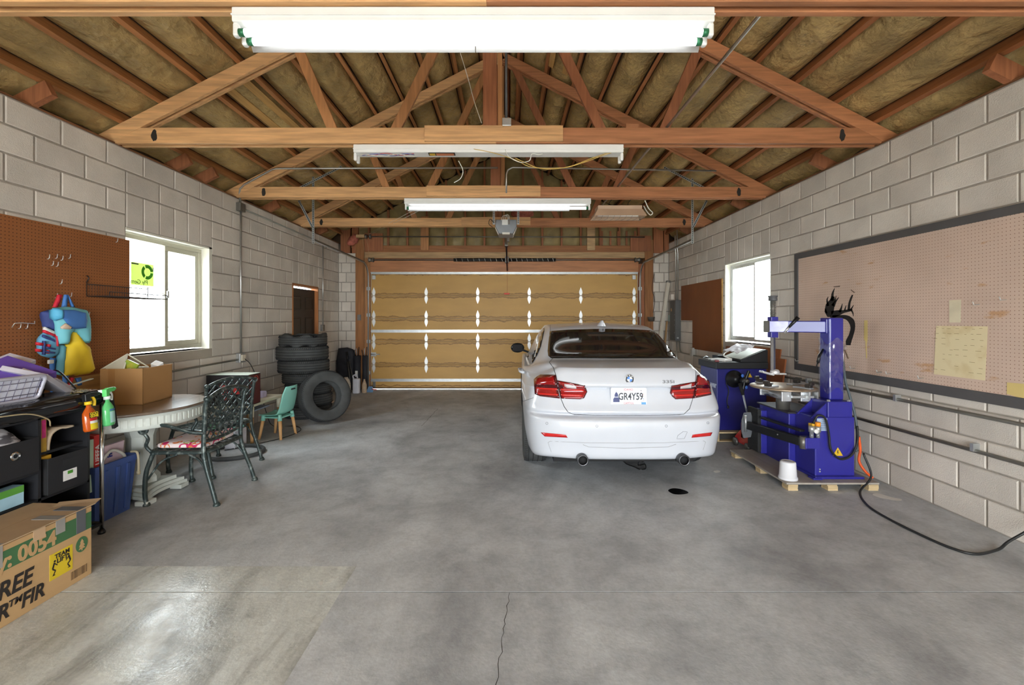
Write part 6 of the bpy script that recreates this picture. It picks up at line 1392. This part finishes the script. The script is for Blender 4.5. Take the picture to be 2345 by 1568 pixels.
# brown hardboard sheet on the wall, breaker panel, leaning lamp
HB = M('hardboard', sr(128,72,40), .45, var=.16, vs=2.5, stretch=(1,1,.5))
m = Matrix(((0,0,-1,XR-.005),(1,0,0,0),(0,1,0,0),(0,0,0,1)))
hb = MB().prism([(7.117,.93),(8.24,.93),(8.24,1.44),(8.776,1.44),(8.776,2.103),(7.117,2.103)], .014, m).build('hardboard_sheet', HB, label='notched brown hardboard sheet fixed between window and breaker panel', cat='board')
MB().bx(XR-.022, XR-.005, 7.095, 7.117, .95, 2.103).build('edge_batten', BARE, hb)
bp = thing('breaker_panel', (XR-.05, 9.0, 1.045), 'tall grey breaker panel on the wall under twin conduits', 'breaker panel')
EG = M('panel_grey', sr(96,96,94), .5, .2, var=.08)
MB().bx(XR-.103, XR, 8.84, 9.15, 1.045, 1.835).build('cabinet', EG, bp, bevel=.004)
MB().bx(XR-.108, XR-.103, 8.86, 9.13, 1.07, 1.81).build('door', EG, bp, bevel=.002)
MB().bx(XR-.1095, XR-.108, 9.03, 9.08, 1.62, 1.68).build('sticker', M('sticker_tan', sr(196,160,110), .6), bp)
for z in (1.2, 1.35, 1.45, 1.55): MB().ball((XR-.109, 8.88, z), .006, 8, 6).build('screw', STEEL, bp)
MB().lathe([(0, 0), (.02, 0), (.02, .012), (0, .012)], 12, (XR-.06, 8.838, 1.1), rotm(PI/2, 0, 0)).build('knockout', STEEL, bp)
for dx, zt in ((.035, 3.2), (.075, 3.1)): conduit('conduit', [(XR-dx, 8.9, 1.83), (XR-dx, 8.9, 2.75), (XR-dx-.02, 8.88, 2.85), (XR-dx-.03, 8.86, zt)], .012, EMT, 'conduit rising from the breaker panel nearest the wall' if dx < .05 else 'conduit rising from the breaker panel farther off the wall')
conduit('conduit', [(XR-.05, 8.92, 1.05), (XR-.05, 8.92, .3)], .014, EMT, 'steel conduit dropping below the breaker panel')
conduit('conduit', [(XR-.03, 8.85, 1.05), (XR-.03, 8.8, .85), (XR-.03, 8.7, .82), (XR-.03, 7.1, .8)], .012, EMTD, 'dull conduit curving from the panel along the wall')
t = thing('outlet_box', (XR, 8.22, .82), 'white outlet box at the foot of the hardboard notch', 'outlet'); MB().bx(XR-.055, XR, 8.15, 8.27, .8, .95).build('box', M('outlet_white', sr(206,204,196), .5), t, bevel=.004); MB().bx(XR-.06, XR-.055, 8.18, 8.24, .84, .92).build('cover', STEEL, t)
MB().bx(XR-.06, XR, 9.2, 9.34, 1.86, 1.97).build('sensor_box', M('sensor_white', sr(222,214,202), .5), label='small white control box above the breaker panel', cat='switch', bevel=.004)
MB().bx(XR-.05, XR, 9.28, 9.4, 1.42, 1.55).build('switch_plate', M('plate_pale', sr(176,190,180), .5), label='pale switch plate beside the breaker panel', cat='switch', bevel=.004)
lf = thing('leaning_fixture', (3.1, 9.3, 0), 'old white fluorescent strip fixture leaning in the corner', 'light fixture')
p, q = Vector((2.98, 9.35, .02)), Vector((3.335, 9.43, 2.24)); OWH = M('old_white', sr(216,206,188), .5, var=.06)
MB().bar(p, q, .07, .05, (0,-1,0)).build('channel', OWH, lf, bevel=.006); MB().bar(p+Vector((-.02,-.03,0)), q+Vector((-.02,-.03,0)), .014, .012, (0,-1,0)).build('ridge', OWH, lf)
MB().box(q, (.09, .07, .04), rotm(0, .16, 0)).build('end_cap', STEELD, lf, bevel=.006)
MB().bar((3.1, 9.2, 0), (3.3, 9.42, 1.42), .03, .02, (0,-1,0)).build('wooden_stake', woodm('stake', (168,132,88), 'z'), label='thin wooden stake leaning beside the old strip fixture', cat='stake')
MB().lathe([(.05, 0), (.07, .08), (.075, .09)], 20, (2.92, 9.25, 1.42)).build('lamp_cone', M('cone_dark', sr(96,88,80), .5), label='dark metal funnel hooked on the old strip fixture', cat='funnel', thick=.004)
MB().tube(cr([(3.04, 9.45, 2.4), (3.0, 9.45, 2.1), (3.06, 9.45, 1.85), (3.02, 9.45, 1.6)], 8), .005, 5).build('wall_wire', M('wire_brown', sr(70,50,50), .6), label='brown wire running down the post by the corner pier', cat='wire')
for (x, y, z, lab) in ((-3.09, 9.455, 1.5, 'small dark button box on the door post by the black door'),): MB().bx(x-.035, x+.035, y-.03, y, z-.06, z+.06).build('button_box', STEELD, label=lab, cat='switch', bevel=.004)
# boards leaning on the wall behind the balancer
HB2 = M('hardboard_light', sr(156,92,54), .5, var=.15, vs=3)
R_ = rotm(0, .12, 0)
MB().box((XR-.075, 6.05, .56), (.012, .95, 1.08), R_).build('leaning_board', HB2, label='brown hardboard sheet leaning under the window behind the balancer', cat='board')
MB().box((XR-.1, 5.58, .5), (.02, .3, .98), R_).build('leaning_board', HB2, label='narrow brown board with a pale edge behind the changer shaft', cat='board')
MB().box((XR-.2, 6.55, .55), (.012, .32, 1.05), R_).build('leaning_board', HB, label='dark brown offcut leaning beside the balancer console', cat='board')
# ------------------------------------------------------------------ wheel balancer on its pallet
PALW = woodm('pallet_pine', (196,172,132), 'x', var=.15); PALG = woodm('pallet_grey', (150,140,126), 'y', var=.15)
pb = thing('pallet', (2.85, 5.75, 0), 'short pine pallet under the wheel balancer', 'pallet')
for x in (2.48, 2.83, 3.16):
    for y in (5.48, 5.98): MB().box((x, y, .052), (.1, .1, .096)).build('block', PALW, pb, bevel=.003)
for y in (5.48, 5.62, 5.76, 5.9, 6.02): MB().bx(2.42, 3.22, y-.055, y+.055, .101, .118).build('deck_board', PALW, pb, bevel=.002)
MB().bx(2.42, 3.22, 5.44, 5.52, .0, .008).build('bottom_board', PALW, pb)
BLU = M('machine_blue', sr(46,44,140), .32, var=.06, coat=.3); MBK = M('machine_black', sr(34,34,36), .5, var=.1)
wbm = thing('wheel_balancer', (2.83, 5.75, .12), 'dark blue wheel balancer cabinet with a cluttered black top', 'wheel balancer')
MB().bx(2.535, 3.14, 5.51, 5.98, .12, .865).build('cabinet', M('balancer_blue', sr(34,34,112), .35, var=.08, coat=.3), wbm, bevel=.008)
MB().bx(2.515, 3.15, 5.49, 6.0, .865, .945).build('tray', MBK, wbm, bevel=.006)
b = MB(); X0, X1, Y0_, Y1_ = 2.82, 3.15, 5.5, 5.99
b.add([(X0, Y0_, .945), (X1, Y0_, .945), (X1, Y0_, 1.09), (X1-.02, Y0_, 1.1), (X0, Y0_, .97), (X0, Y1_, .945), (X1, Y1_, .945), (X1, Y1_, 1.09), (X1-.02, Y1_, 1.1), (X0, Y1_, .97)], [(0,1,2,3,4),(9,8,7,6,5),(0,5,6,1),(1,6,7,2),(2,7,8,3),(3,8,9,4),(4,9,5,0)]); b.build('console', MBK, wbm, bevel=.005)
nrm = Vector((-(1.1-.97), 0, X1-.02-X0)).normalized(); c = Vector(((X0+X1)/2-.01, 5.745, 1.035)); MB().box(c+nrm*.003, (.3, .42, .004), rotm(0, -math.atan2(.13, .31), 0)).build('console_panel', M('panel_pale', sr(190,192,182), .4), wbm)
text('cabinet_text', 'wer', .1, frame((2.5345, 5.6, .66), (0,-1,0), (0,0,1)), M('text_pale', sr(206,210,226), .5), wbm, bold=.003)
def tri_sign(F, s, parent):
    o = MB().prism([(-s, -s*.58), (s, -s*.58), (0, s*1.1)], .001, F).build('warning_sign', M('sign_yellow', sr(222,180,40), .5), parent)
    MB().prism([(-.1*s, .5*s), (.12*s, .5*s), (.02*s, .12*s), (.16*s, .12*s), (-.06*s, -.42*s), (0, -.02*s), (-.14*s, -.02*s)], .0006, F @ Matrix.Translation((0, 0, .001))).build('warning_mark', INK, o)
tri_sign(frame((2.915, 5.509, .79), (1,0,0), (0,0,1)), .05, wbm)
hub = (2.735, 5.51, .745)
MB().lathe([(0, 0), (.1, 0), (.105, .02), (.1, .04), (.05, .055), (.05, .1), (0, .1)], 28, hub, rotm(PI/2, 0, 0)).build('hub_flange', BLACK, wbm)
MB().lathe([(0, 0), (.022, 0), (.022, .16), (0, .16)], 14, (2.79, 5.44, .745), rotm(PI/2, 0, 0)).build('spindle', STEELD, wbm)
MB().lathe([(0, .1), (.052, .1), (.055, .13), (.05, .15), (0, .155)], 20, (2.8, 5.5, .73), rotm(PI/2, 0, 0)).build('wing_nut', BLACK, wbm)
MB().bar((2.8, 5.36, .74), (2.845, 5.36, .86), .035, .03).build('nut_handle', BLACK, wbm, bevel=.01); MB().bar((2.795, 5.36, .73), (2.765, 5.36, .58), .032, .03).build('nut_handle', BLACK, wbm, bevel=.01)
BCL = M('clip_blue', sr(70,120,210), .4)
for p in ((2.765, 5.35, .80), (2.81, 5.35, .665)): MB().ball(p, (.018, .012, .02), 10, 8).build('blue_clip', BCL, wbm)
MB().tube(cr([(2.66, 5.5, .78), (2.64, 5.49, .7), (2.67, 5.49, .6), (2.65, 5.49, .48), (2.66, 5.49, .42)], 6), .006, 6).build('power_cord', WIRE_B, wbm); MB().box((2.662, 5.49, .405), (.02, .02, .035)).build('plug', BLACK, wbm, bevel=.004)
for p, d, rz, m_, lab, cat in (((2.66, 5.66, .962), (.14, .2, .03), .5, WHITE, 'white flat box on the balancer tray', 'box'), ((2.6, 5.85, .953), (.1, .08, .012), .2, STEEL, 'shiny wheel weight pack on the balancer tray', 'weights'), ((2.56, 5.56, .957), (.05, .1, .02), -.4, M('wt_red', sr(120,50,52), .5), 'small dark red packet on the balancer tray', 'packet'),
                         ((2.72, 5.86, .975), (.12, .1, .06), .3, BLACK, 'black tool case with a red dot on the balancer tray', 'case')):
    MB().box(p, d, rotm(0, 0, rz)).build('tray_item', m_, label=lab, cat=cat, bevel=.006)
MB().tube(cr([(2.56, 5.95, .955), (2.58, 5.93, .98), (2.62, 5.95, .97), (2.64, 5.9, .96)], 5), .009, 6).build('steel_pliers', STEEL, label='bright steel pliers on the balancer tray', cat='pliers')
b = MB(); b.grid(lambda u, v: Vector((2.8+.2*u, 5.52+.4*v, 1.045+.09*u+.025*noise.noise(Vector((u*4, v*5, 6)))+.012)), 14, 18); b.build('paper_pile', M('paper_white', sr(226,224,230), .6, var=.05), label='loose white papers spread over the balancer console', cat='papers', thick=.002)
MB().tube(cr([(2.76, 5.6, .975), (2.72, 5.7, 1.0), (2.76, 5.8, 1.02), (2.85, 5.85, 1.07)], 6), .008, 6).build('white_cable', WIRE_W, label='coiled white cable on the balancer tray', cat='cable')
MB().tube(cr([(3.0, 5.62, 1.1), (3.02, 5.62, 1.16), (3.03, 5.63, 1.2)], 5), .003, 5).build('wire_hanger', M('wire_pink', sr(226,200,200), .5), label='thin bent wire standing on the console papers', cat='wire')
# floor jack
RDJ = M('jack_red', sr(186,28,34), .3, var=.08, coat=.4); fj = thing('floor_jack', (2.72, 5.12, 0), 'red floor jack between the balancer and the tyre changer', 'floor jack')
for x in (2.66, 2.79): MB().prism([(4.98, .05), (5.3, .05), (5.32, .1), (5.2, .2), (5.08, .22), (4.98, .12)], .012, Matrix(((0,0,1,x),(1,0,0,0),(0,1,0,0),(0,0,0,1)))).build('side_plate', RDJ, fj)
MB().bar((2.73, 5.0, .1), (2.73, 5.25, .24), .06, .05).build('lift_arm', RDJ, fj, bevel=.008); MB().bx(2.66, 2.8, 5.08, 5.2, .1, .3).build('pump_block', RDJ, fj, bevel=.02)
for x in (2.645, 2.815):
    for y in (5.02, 5.28): MB().lathe([(0, -.014), (.045, -.014), (.048, 0), (.045, .014), (0, .014)], 18, (x, y, .048), rotm(0, PI/2, 0)).build('wheel', STEELD, fj)
MB().tube([(2.735, 5.14, .28), (2.69, 5.2, .62)], .011, 10).build('handle', M('handle_pale', sr(206,214,222), .25, .6), fj); MB().tube([(2.692, 5.197, .6), (2.665, 5.22, .73)], .019, 10).build('grip', BLACKM, fj)
# ------------------------------------------------------------------ tyre changer on its plywood pallet
pc_ = thing('plywood_pallet', (2.77, 4.38, 0), 'low plywood topped pallet under the blue tyre changer', 'pallet')
PX0, PX1, PY0, PY1 = 2.385, 3.18, 3.885, 4.88
MB().bx(PX0, PX1, PY0, PY1, .053, .068).build('plywood_top', M('plywood_grey', sr(158,150,140), .6, var=.1, vs=3, stretch=(6,1,1)), pc_, bevel=.002)
for x in (2.44, 2.78, 3.13):
    for y in (3.93, 4.36, 4.83):
        for k in range(4): MB().box((x+random.uniform(-.004, .004), y, .0065+.0128*k), (.085, .085, .0118)).build('block_layer', PALW, pc_)
tcg = thing('tyre_changer', (2.8, 4.4, .068), 'blue tyre changer with a round turntable and plastic wrapped post', 'tyre changer')
Zb = .068
b = MB().bx(2.72, 3.07, 4.02, 4.3, Zb, .6); b.build('rear_cabinet', BLU, tcg, bevel=.008)
MB().bx(2.66, 3.0, 4.3, 4.8, Zb, .575).build('body', BLU, tcg, bevel=.008)
MB().bx(2.69, 3.12, 3.97, 4.34, Zb, Zb+.02).bx(2.66, 2.74, 3.95, 4.03, Zb, Zb+.014).build('base_flange', BLU, tcg, bevel=.004)
MB().bx(2.64, 3.02, 4.28, 4.82, .575, .59).build('top_plate', M('plate_dark', sr(58,54,62), .5, var=.2), tcg, bevel=.003)
MB().bx(2.84, 3.06, 4.03, 4.29, .585, .735).build('post_base', BLU, tcg, bevel=.008)
for y in (4.05, 4.24): MB().prism([(2.7, .585), (2.84, .585), (2.84, .72)], .012, Matrix(((1,0,0,0),(0,0,1,y),(0,1,0,0),(0,0,0,1)))).build('gusset', BLU, tcg)
for x, y in ((2.86, 4.05), (3.04, 4.05), (2.86, 4.27), (3.04, 4.27)): MB().lathe([(0, 0), (.014, 0), (.014, .012), (.008, .016), (0, .016)], 6, (x, y, .735), smooth=False).build('bolt', STEEL, tcg)
MB().bx(2.915, 3.045, 4.115, 4.25, .735, 1.48).build('column', BLU, tcg, bevel=.012)
MB().bx(2.905, 2.985, 4.14, 4.23, 1.335, 1.47).build('arm_clevis', BLU, tcg, bevel=.006)
A, B = Vector((2.93, 4.185, 1.397)), Vector((2.545, 4.42, 1.397)); dA = (B-A).normalized()
MB().bar(A, B, .085, .108).build('swing_arm', BLU, tcg, bevel=.008)
MB().bar(B-dA*.16, B-dA*.0, .0865, .1095).build('arm_end_band', M('arm_pale', sr(150,150,190), .3, .3, var=.15, vs=20), tcg, bevel=.006)  # paler band around the outer end of the arm
MB().bar(B, B+dA*.05, .088, .112).build('arm_cap', M('cap_olive', sr(70,66,58), .5), tcg, bevel=.008)
S = B+dA*.0-Vector((-.008, .0, 0)); sx_, sy_ = 2.57, 4.405
MB().cyl((sx_, sy_, .975), (sx_, sy_, 1.33), .023, 6, smooth=False).build('hex_shaft', M('shaft_steel', sr(150,152,158), .2, .9), tcg)
for z0, z1 in ((1.29, 1.345), (1.45, 1.49)): MB().bx(sx_-.034, sx_+.034, sy_-.034, sy_+.034, z0, z1).build('shaft_collar', BLU, tcg, bevel=.004)
MB().tube([(sx_+.026*math.cos(a), sy_+.026*math.sin(a), 1.49+.165*a/(2*PI*13)) for a in [i*2*PI*13/130 for i in range(131)]], .0035, 5).build('shaft_spring', STEELD, tcg)
MB().cyl((sx_, sy_, 1.48), (sx_, sy_, 1.66), .016, 12).build('upper_shaft', STEELD, tcg)
MB().lathe([(0, 0), (.036, 0), (.04, .01), (.036, .035), (.043, .04), (.043, .05), (0, .05)], 20, (sx_, sy_, 1.645)).build('spring_cap', M('cap_grey', sr(92,92,94), .4), tcg)
MB().tube([(2.63, 4.32, 1.335), (2.665, 4.3, 1.4)], .012, 8).build('lock_lever', STEEL, tcg); MB().tube([(2.66, 4.3, 1.39), (2.73, 4.27, 1.485)], [.012, .02], 10).build('lever_grip', BLACK, tcg)
b = MB().lathe([(0, 0), (.042, 0), (.042, .03), (.03, .045), (0, .045)], 16, (sx_+.02, sy_, .935)); b.box((sx_-.06, sy_+.0, .945), (.13, .06, .018), rotm(0, .25, .2)).box((sx_+.07, sy_, .938), (.1, .05, .014)); b.build('mount_head', M('head_silver', sr(220,220,222), .25, .5), tcg, bevel=.004)
tc2 = Vector((2.70, 4.46, 0))
MB().cyl((tc2.x, tc2.y, .585), (tc2.x, tc2.y, .8), .06, 20).build('turntable_shaft', STEELD, tcg)
MB().lathe([(0, .795), (.285, .795), (.29, .8), (.29, .808), (.285, .813), (0, .813)], 48, tc2).build('turntable', M('table_worn', sr(176,156,134), .35, .6, var=.2, vs=12), tcg)
for k in range(4):
    a = .5+k*PI/2; d = Vector((math.cos(a), math.sin(a), 0)); p = tc2+d*.19+Vector((0, 0, .82)); R_ = rotm(0, 0, a)
    MB().box(p, (.16, .06, .014), R_).build('jaw_slide', M('jaw_steel', sr(190,194,200), .3, .6), tcg, bevel=.004)
    MB().box(p+d*.05+Vector((0, 0, .022)), (.05, .05, .035), R_).box(p+d*.075+Vector((0, 0, .045)), (.025, .06, .03), R_).build('clamp_jaw', M('jaw_dark', sr(60,54,50), .5, .3), tcg, bevel=.005)
for k, s in enumerate((-1, 1)):
    p = tc2+Vector((s*.09, -.2, .742)); q = tc2+Vector((s*.09-.0, .16, .742)); MB().tube([p, q], .042, 16).build('air_cylinder', M('cyl_silver', sr(188,188,190), .25, .8), tcg)
    for e in (p, q): MB().box(e, (.09, .02, .09)).build('cylinder_end', M('end_alloy', sr(206,208,212), .3, .6), tcg, bevel=.004)
MB().bx(tc2.x-.06, tc2.x+.14, tc2.y-.25, tc2.y-.22, .735, .755).build('cylinder_rod', STEEL, tcg)
for x in (2.78, 2.86): MB().bx(x-.006, x+.006, tc2.y-.27, tc2.y-.2, .72, .795).build('rod_bracket', STEEL, tcg)
# bead breaker
MB().bx(2.6, 2.66, 4.66, 4.8, .09, .53).build('pad_bracket', BLU, tcg, bevel=.004); MB().bx(2.565, 2.6, 4.66, 4.86, .1, .54).build('rubber_pad', M('pad_rubber', sr(38,38,38), .8, bump=.5, bs=40), tcg, bevel=.006)
MB().bx(2.6, 2.73, 3.965, 4.06, .335, .43).build('pivot_bracket', BLU, tcg, bevel=.006); MB().cyl((2.6, 4.0, .33), (2.6, 4.0, .435), .028, 16).build('pivot_pin', STEELD, tcg)
MB().bar((2.6, 4.02, .385), (2.495, 4.72, .365), .055, .075).build('breaker_arm', MBK, tcg, bevel=.006)
MB().prism([(x, y) for x, y in [(-.05,-.13),(.05,-.13),(.075,-.05),(.075,.06),(.05,.13),(-.04,.13),(-.075,.05),(-.075,-.06)]], .014, frame((2.5, 4.76, .36), (.9,.4,0), (0,0,1))).build('breaker_blade', M('blade_grey', sr(140,142,146), .4, .4), tcg)
MB().tube([(2.46, 4.7, .47), (2.47, 4.72, .3)], .014, 8).build('blade_link', STEEL, tcg)
MB().ball((2.555, 4.27, .385), (.02, .02, .02), 10, 8).tube([(2.53, 4.27, .385), (2.58, 4.25, .38)], .006, 6).build('arm_grip', STEEL, tcg)
MB().bar((2.66, 4.1, .46), (2.58, 4.6, .47), .05, .02).build('pedal_arm', MBK, tcg, bevel=.004)
# regulator, plates, cables
rg = MB().bx(2.68, 2.72, 4.0, 4.05, .5, .545).build('regulator_block', M('block_yellow', sr(220,176,60), .5), tcg)
for x in (2.665, 2.72):
    MB().cyl((x, 3.985, .415), (x, 3.985, .48), .017, 14).cyl((x, 3.985, .395), (x, 3.985, .415), .008, 8).build('filter_bowl', M('bowl_clear', sr(120,122,130), .15, .2), tcg); MB().cyl((x, 3.985, .48), (x, 3.985, .53), .024, 14).build('filter_head', STEEL, tcg)
MB().cyl((2.72, 3.985, .53), (2.72, 3.985, .565), .022, 14).build('regulator_knob', M('knob_orange', sr(240,150,40), .4), tcg)
MB().lathe([(0, 0), (.02, 0), (.02, .012), (0, .012)], 18, (2.69, 3.965, .49), rotm(PI/2, 0, 0)).build('pressure_gauge', WHITE, tcg)
ip = MB().bx(2.735, 2.825, 4.0172, 4.0195, .48, .59).build('info_plate', M('plate_info', sr(166,184,206), .4), tcg)
b = MB()
for i in range(6): b.bx(2.775 if i < 2 else 2.742, 2.818, 4.0165, 4.0172, .575-.016*i, .579-.016*i)
b.build('plate_print', M('print_blue', sr(90,104,140), .5), ip, kind='stuff')
tri_sign(frame((2.92, 4.019, .285), (1,0,0), (0,0,1)), .045, tcg)
for z in (.14, .12): MB().ball((2.76, 4.018, z), .008, 8, 6).build('screw', STEEL, tcg)
MB().tube(cr([(2.69, 4.0, .55), (2.72, 3.985, .62), (2.78, 3.98, .6), (2.82, 3.99, .46), (2.84, 3.99, .32), (2.92, 3.985, .24), (3.02, 3.985, .28), (3.08, 4.0, .4), (3.1, 4.03, .52)], 8), .009, 8).build('air_line', WIRE_B, tcg)
glassmat('wrap_film', (.95,.95,.98), .16, .16)
b = MB()
def wrap(u, v):
    a = 2*PI*u; c, s_ = math.cos(a), math.sin(a); m_ = max(abs(c), abs(s_)); x = 2.98+.071*c/m_; y = 4.182+.074*s_/m_
    w = .007*noise.noise(Vector((x*34, y*34, v*9+u*6))); return Vector((x+w*c, y+w*s_, .82+.45*v+.03*math.sin(3*a)))
b.grid(wrap, 64, 40, True, True); b.build('shrink_wrap', MATS['wrap_film'], tcg)
MB().tube([(2.915, 4.2, 1.19), (2.86, 4.17, 1.13), (2.84, 4.16, 1.07)], [.009, .013, .013], 8).tube([(2.84, 4.16, 1.075), (2.825, 4.155, 1.035)], .007, 6).build('pry_bar', BLACK, tcg)
# air chuck and hose on the column's far side
ah = thing('air_hose', (3.14, 4.2, .5), 'grey air hose with a trigger chuck hooked behind the changer post', 'air hose')
MB().tube(cr([(3.13, 4.24, 1.07), (3.135, 4.22, .9), (3.15, 4.18, .75), (3.17, 4.15, .6), (3.17, 4.12, .42), (3.12, 4.07, .28)], 8), .011, 8).build('hose', M('hose_slate', sr(82,92,96), .5), ah)
MB().cyl((3.13, 4.24, 1.07), (3.125, 4.24, 1.18), .013, 10).box((3.125, 4.235, 1.2), (.06, .03, .04)).build('chuck', CHROME, ah, bevel=.004); MB().bar((3.14, 4.235, 1.19), (3.17, 4.23, 1.1), .012, .008).build('trigger', M('trig_bronze', sr(120,96,78), .4, .4), ah)
# floor hose, orange hose, bucket
MB().tube(cr([(3.1, 3.96, .3), (3.12, 3.9, .12), pxf(1970,1125,.01), pxf(1985,1155,.008), pxf(2030,1185,.008), pxf(2110,1225,.008), pxf(2180,1255,.008), pxf(2235,1268,.008), pxf(2285,1258,.008), (3.2, 2.9, .05), (3.31, 2.86, .16), (XR-.025, 2.7, .4), (XR-.025, 2.5, .62)], 10), .0085, 8).build('floor_hose', M('hose_black', sr(34,34,34), .45), label='long black air hose snaking over the floor to the wall', cat='hose')
MB().tube(cr([(3.13, 4.05, .42), (3.15, 4.06, .3), (3.14, 4.06, .2), (3.17, 4.03, .12), (3.2, 3.98, .075)], 8), .011, 8).build('orange_hose', M('hose_orange', sr(236,96,40), .45), label='bright orange hose behind the tyre changer base', cat='hose')
bkc = Vector((2.46, 3.99, .068)); bu = thing('white_bucket', bkc, 'small white plastic tub upside down on the plywood pallet', 'bucket')
MB().lathe([(.0, .152), (.058, .152), (.062, .146), (.07, .02), (.076, .018), (.077, .0), (.07, 0)], 32, bkc).build('tub', M('tub_white', sr(228,228,232), .35, var=.02), bu); MB().lathe([(.046, .1515), (.049, .155), (.052, .1515)], 28, bkc).build('base_ring', MATS['tub_white'], bu)
# ------------------------------------------------------------------ marks on the floor
def spot(name, pts, mat, label, cat='stain', z=.001):
    P = [pxf(x, y) for x, y in pts]; P = cr([(p.x, p.y, z) for p in P], 4, closed=True); n = len(P); c = sum(P, Vector())/n
    MB().add(P+[c], [(i, (i+1) % n, n) for i in range(n)]).build(name, mat, label=label, cat=cat)
OIL = M('oil_black', sr(22,21,20), .2, var=.2); WET = M('wet_patch', sr(112,110,107), .25, var=.25, vs=20, spec=.6)
spot('oil_spot', [(1530,1123),(1540,1118),(1556,1119),(1572,1124),(1576,1129),(1562,1132),(1542,1131)], OIL, 'black oil spot on the floor behind the car')
spot('drip_puddle', [(1418,1046),(1440,1048),(1458,1052),(1468,1046),(1478,1062),(1479,1072),(1466,1076),(1452,1070),(1436,1063),(1425,1056)], WET, 'dark wet drip puddle under the car bumper', z=.0012)
MB().tube(cr([tuple(pxf(x, y))[:2]+(.001,) for x, y in ((1418,1046),(1428,1054),(1434,1062),(1452,1069),(1466,1075),(1478,1073),(1477,1063),(1462,1066),(1464,1056),(1474,1058))], 6), .006, 5).build('oil_streak', OIL, label='black wet rim of the drip puddle under the bumper', cat='stain')
PSC = M('paper_scrap', sr(222,220,214), .7)
for pts, lab in (([(1998,1132),(2012,1130),(2040,1138),(2064,1143),(2060,1147),(2030,1143),(2008,1138)], 'torn paper strip on the floor by the right wall'), ([(1634,1079),(1644,1077),(1650,1080),(1640,1083)], 'crumb of white paper on the floor left of the pallet'), ([(728,1335),(733,1331),(739,1333),(735,1341)], 'tiny white chip on the floor joint')):
    spot('paper_scrap', pts, PSC, lab, 'scrap', .002)
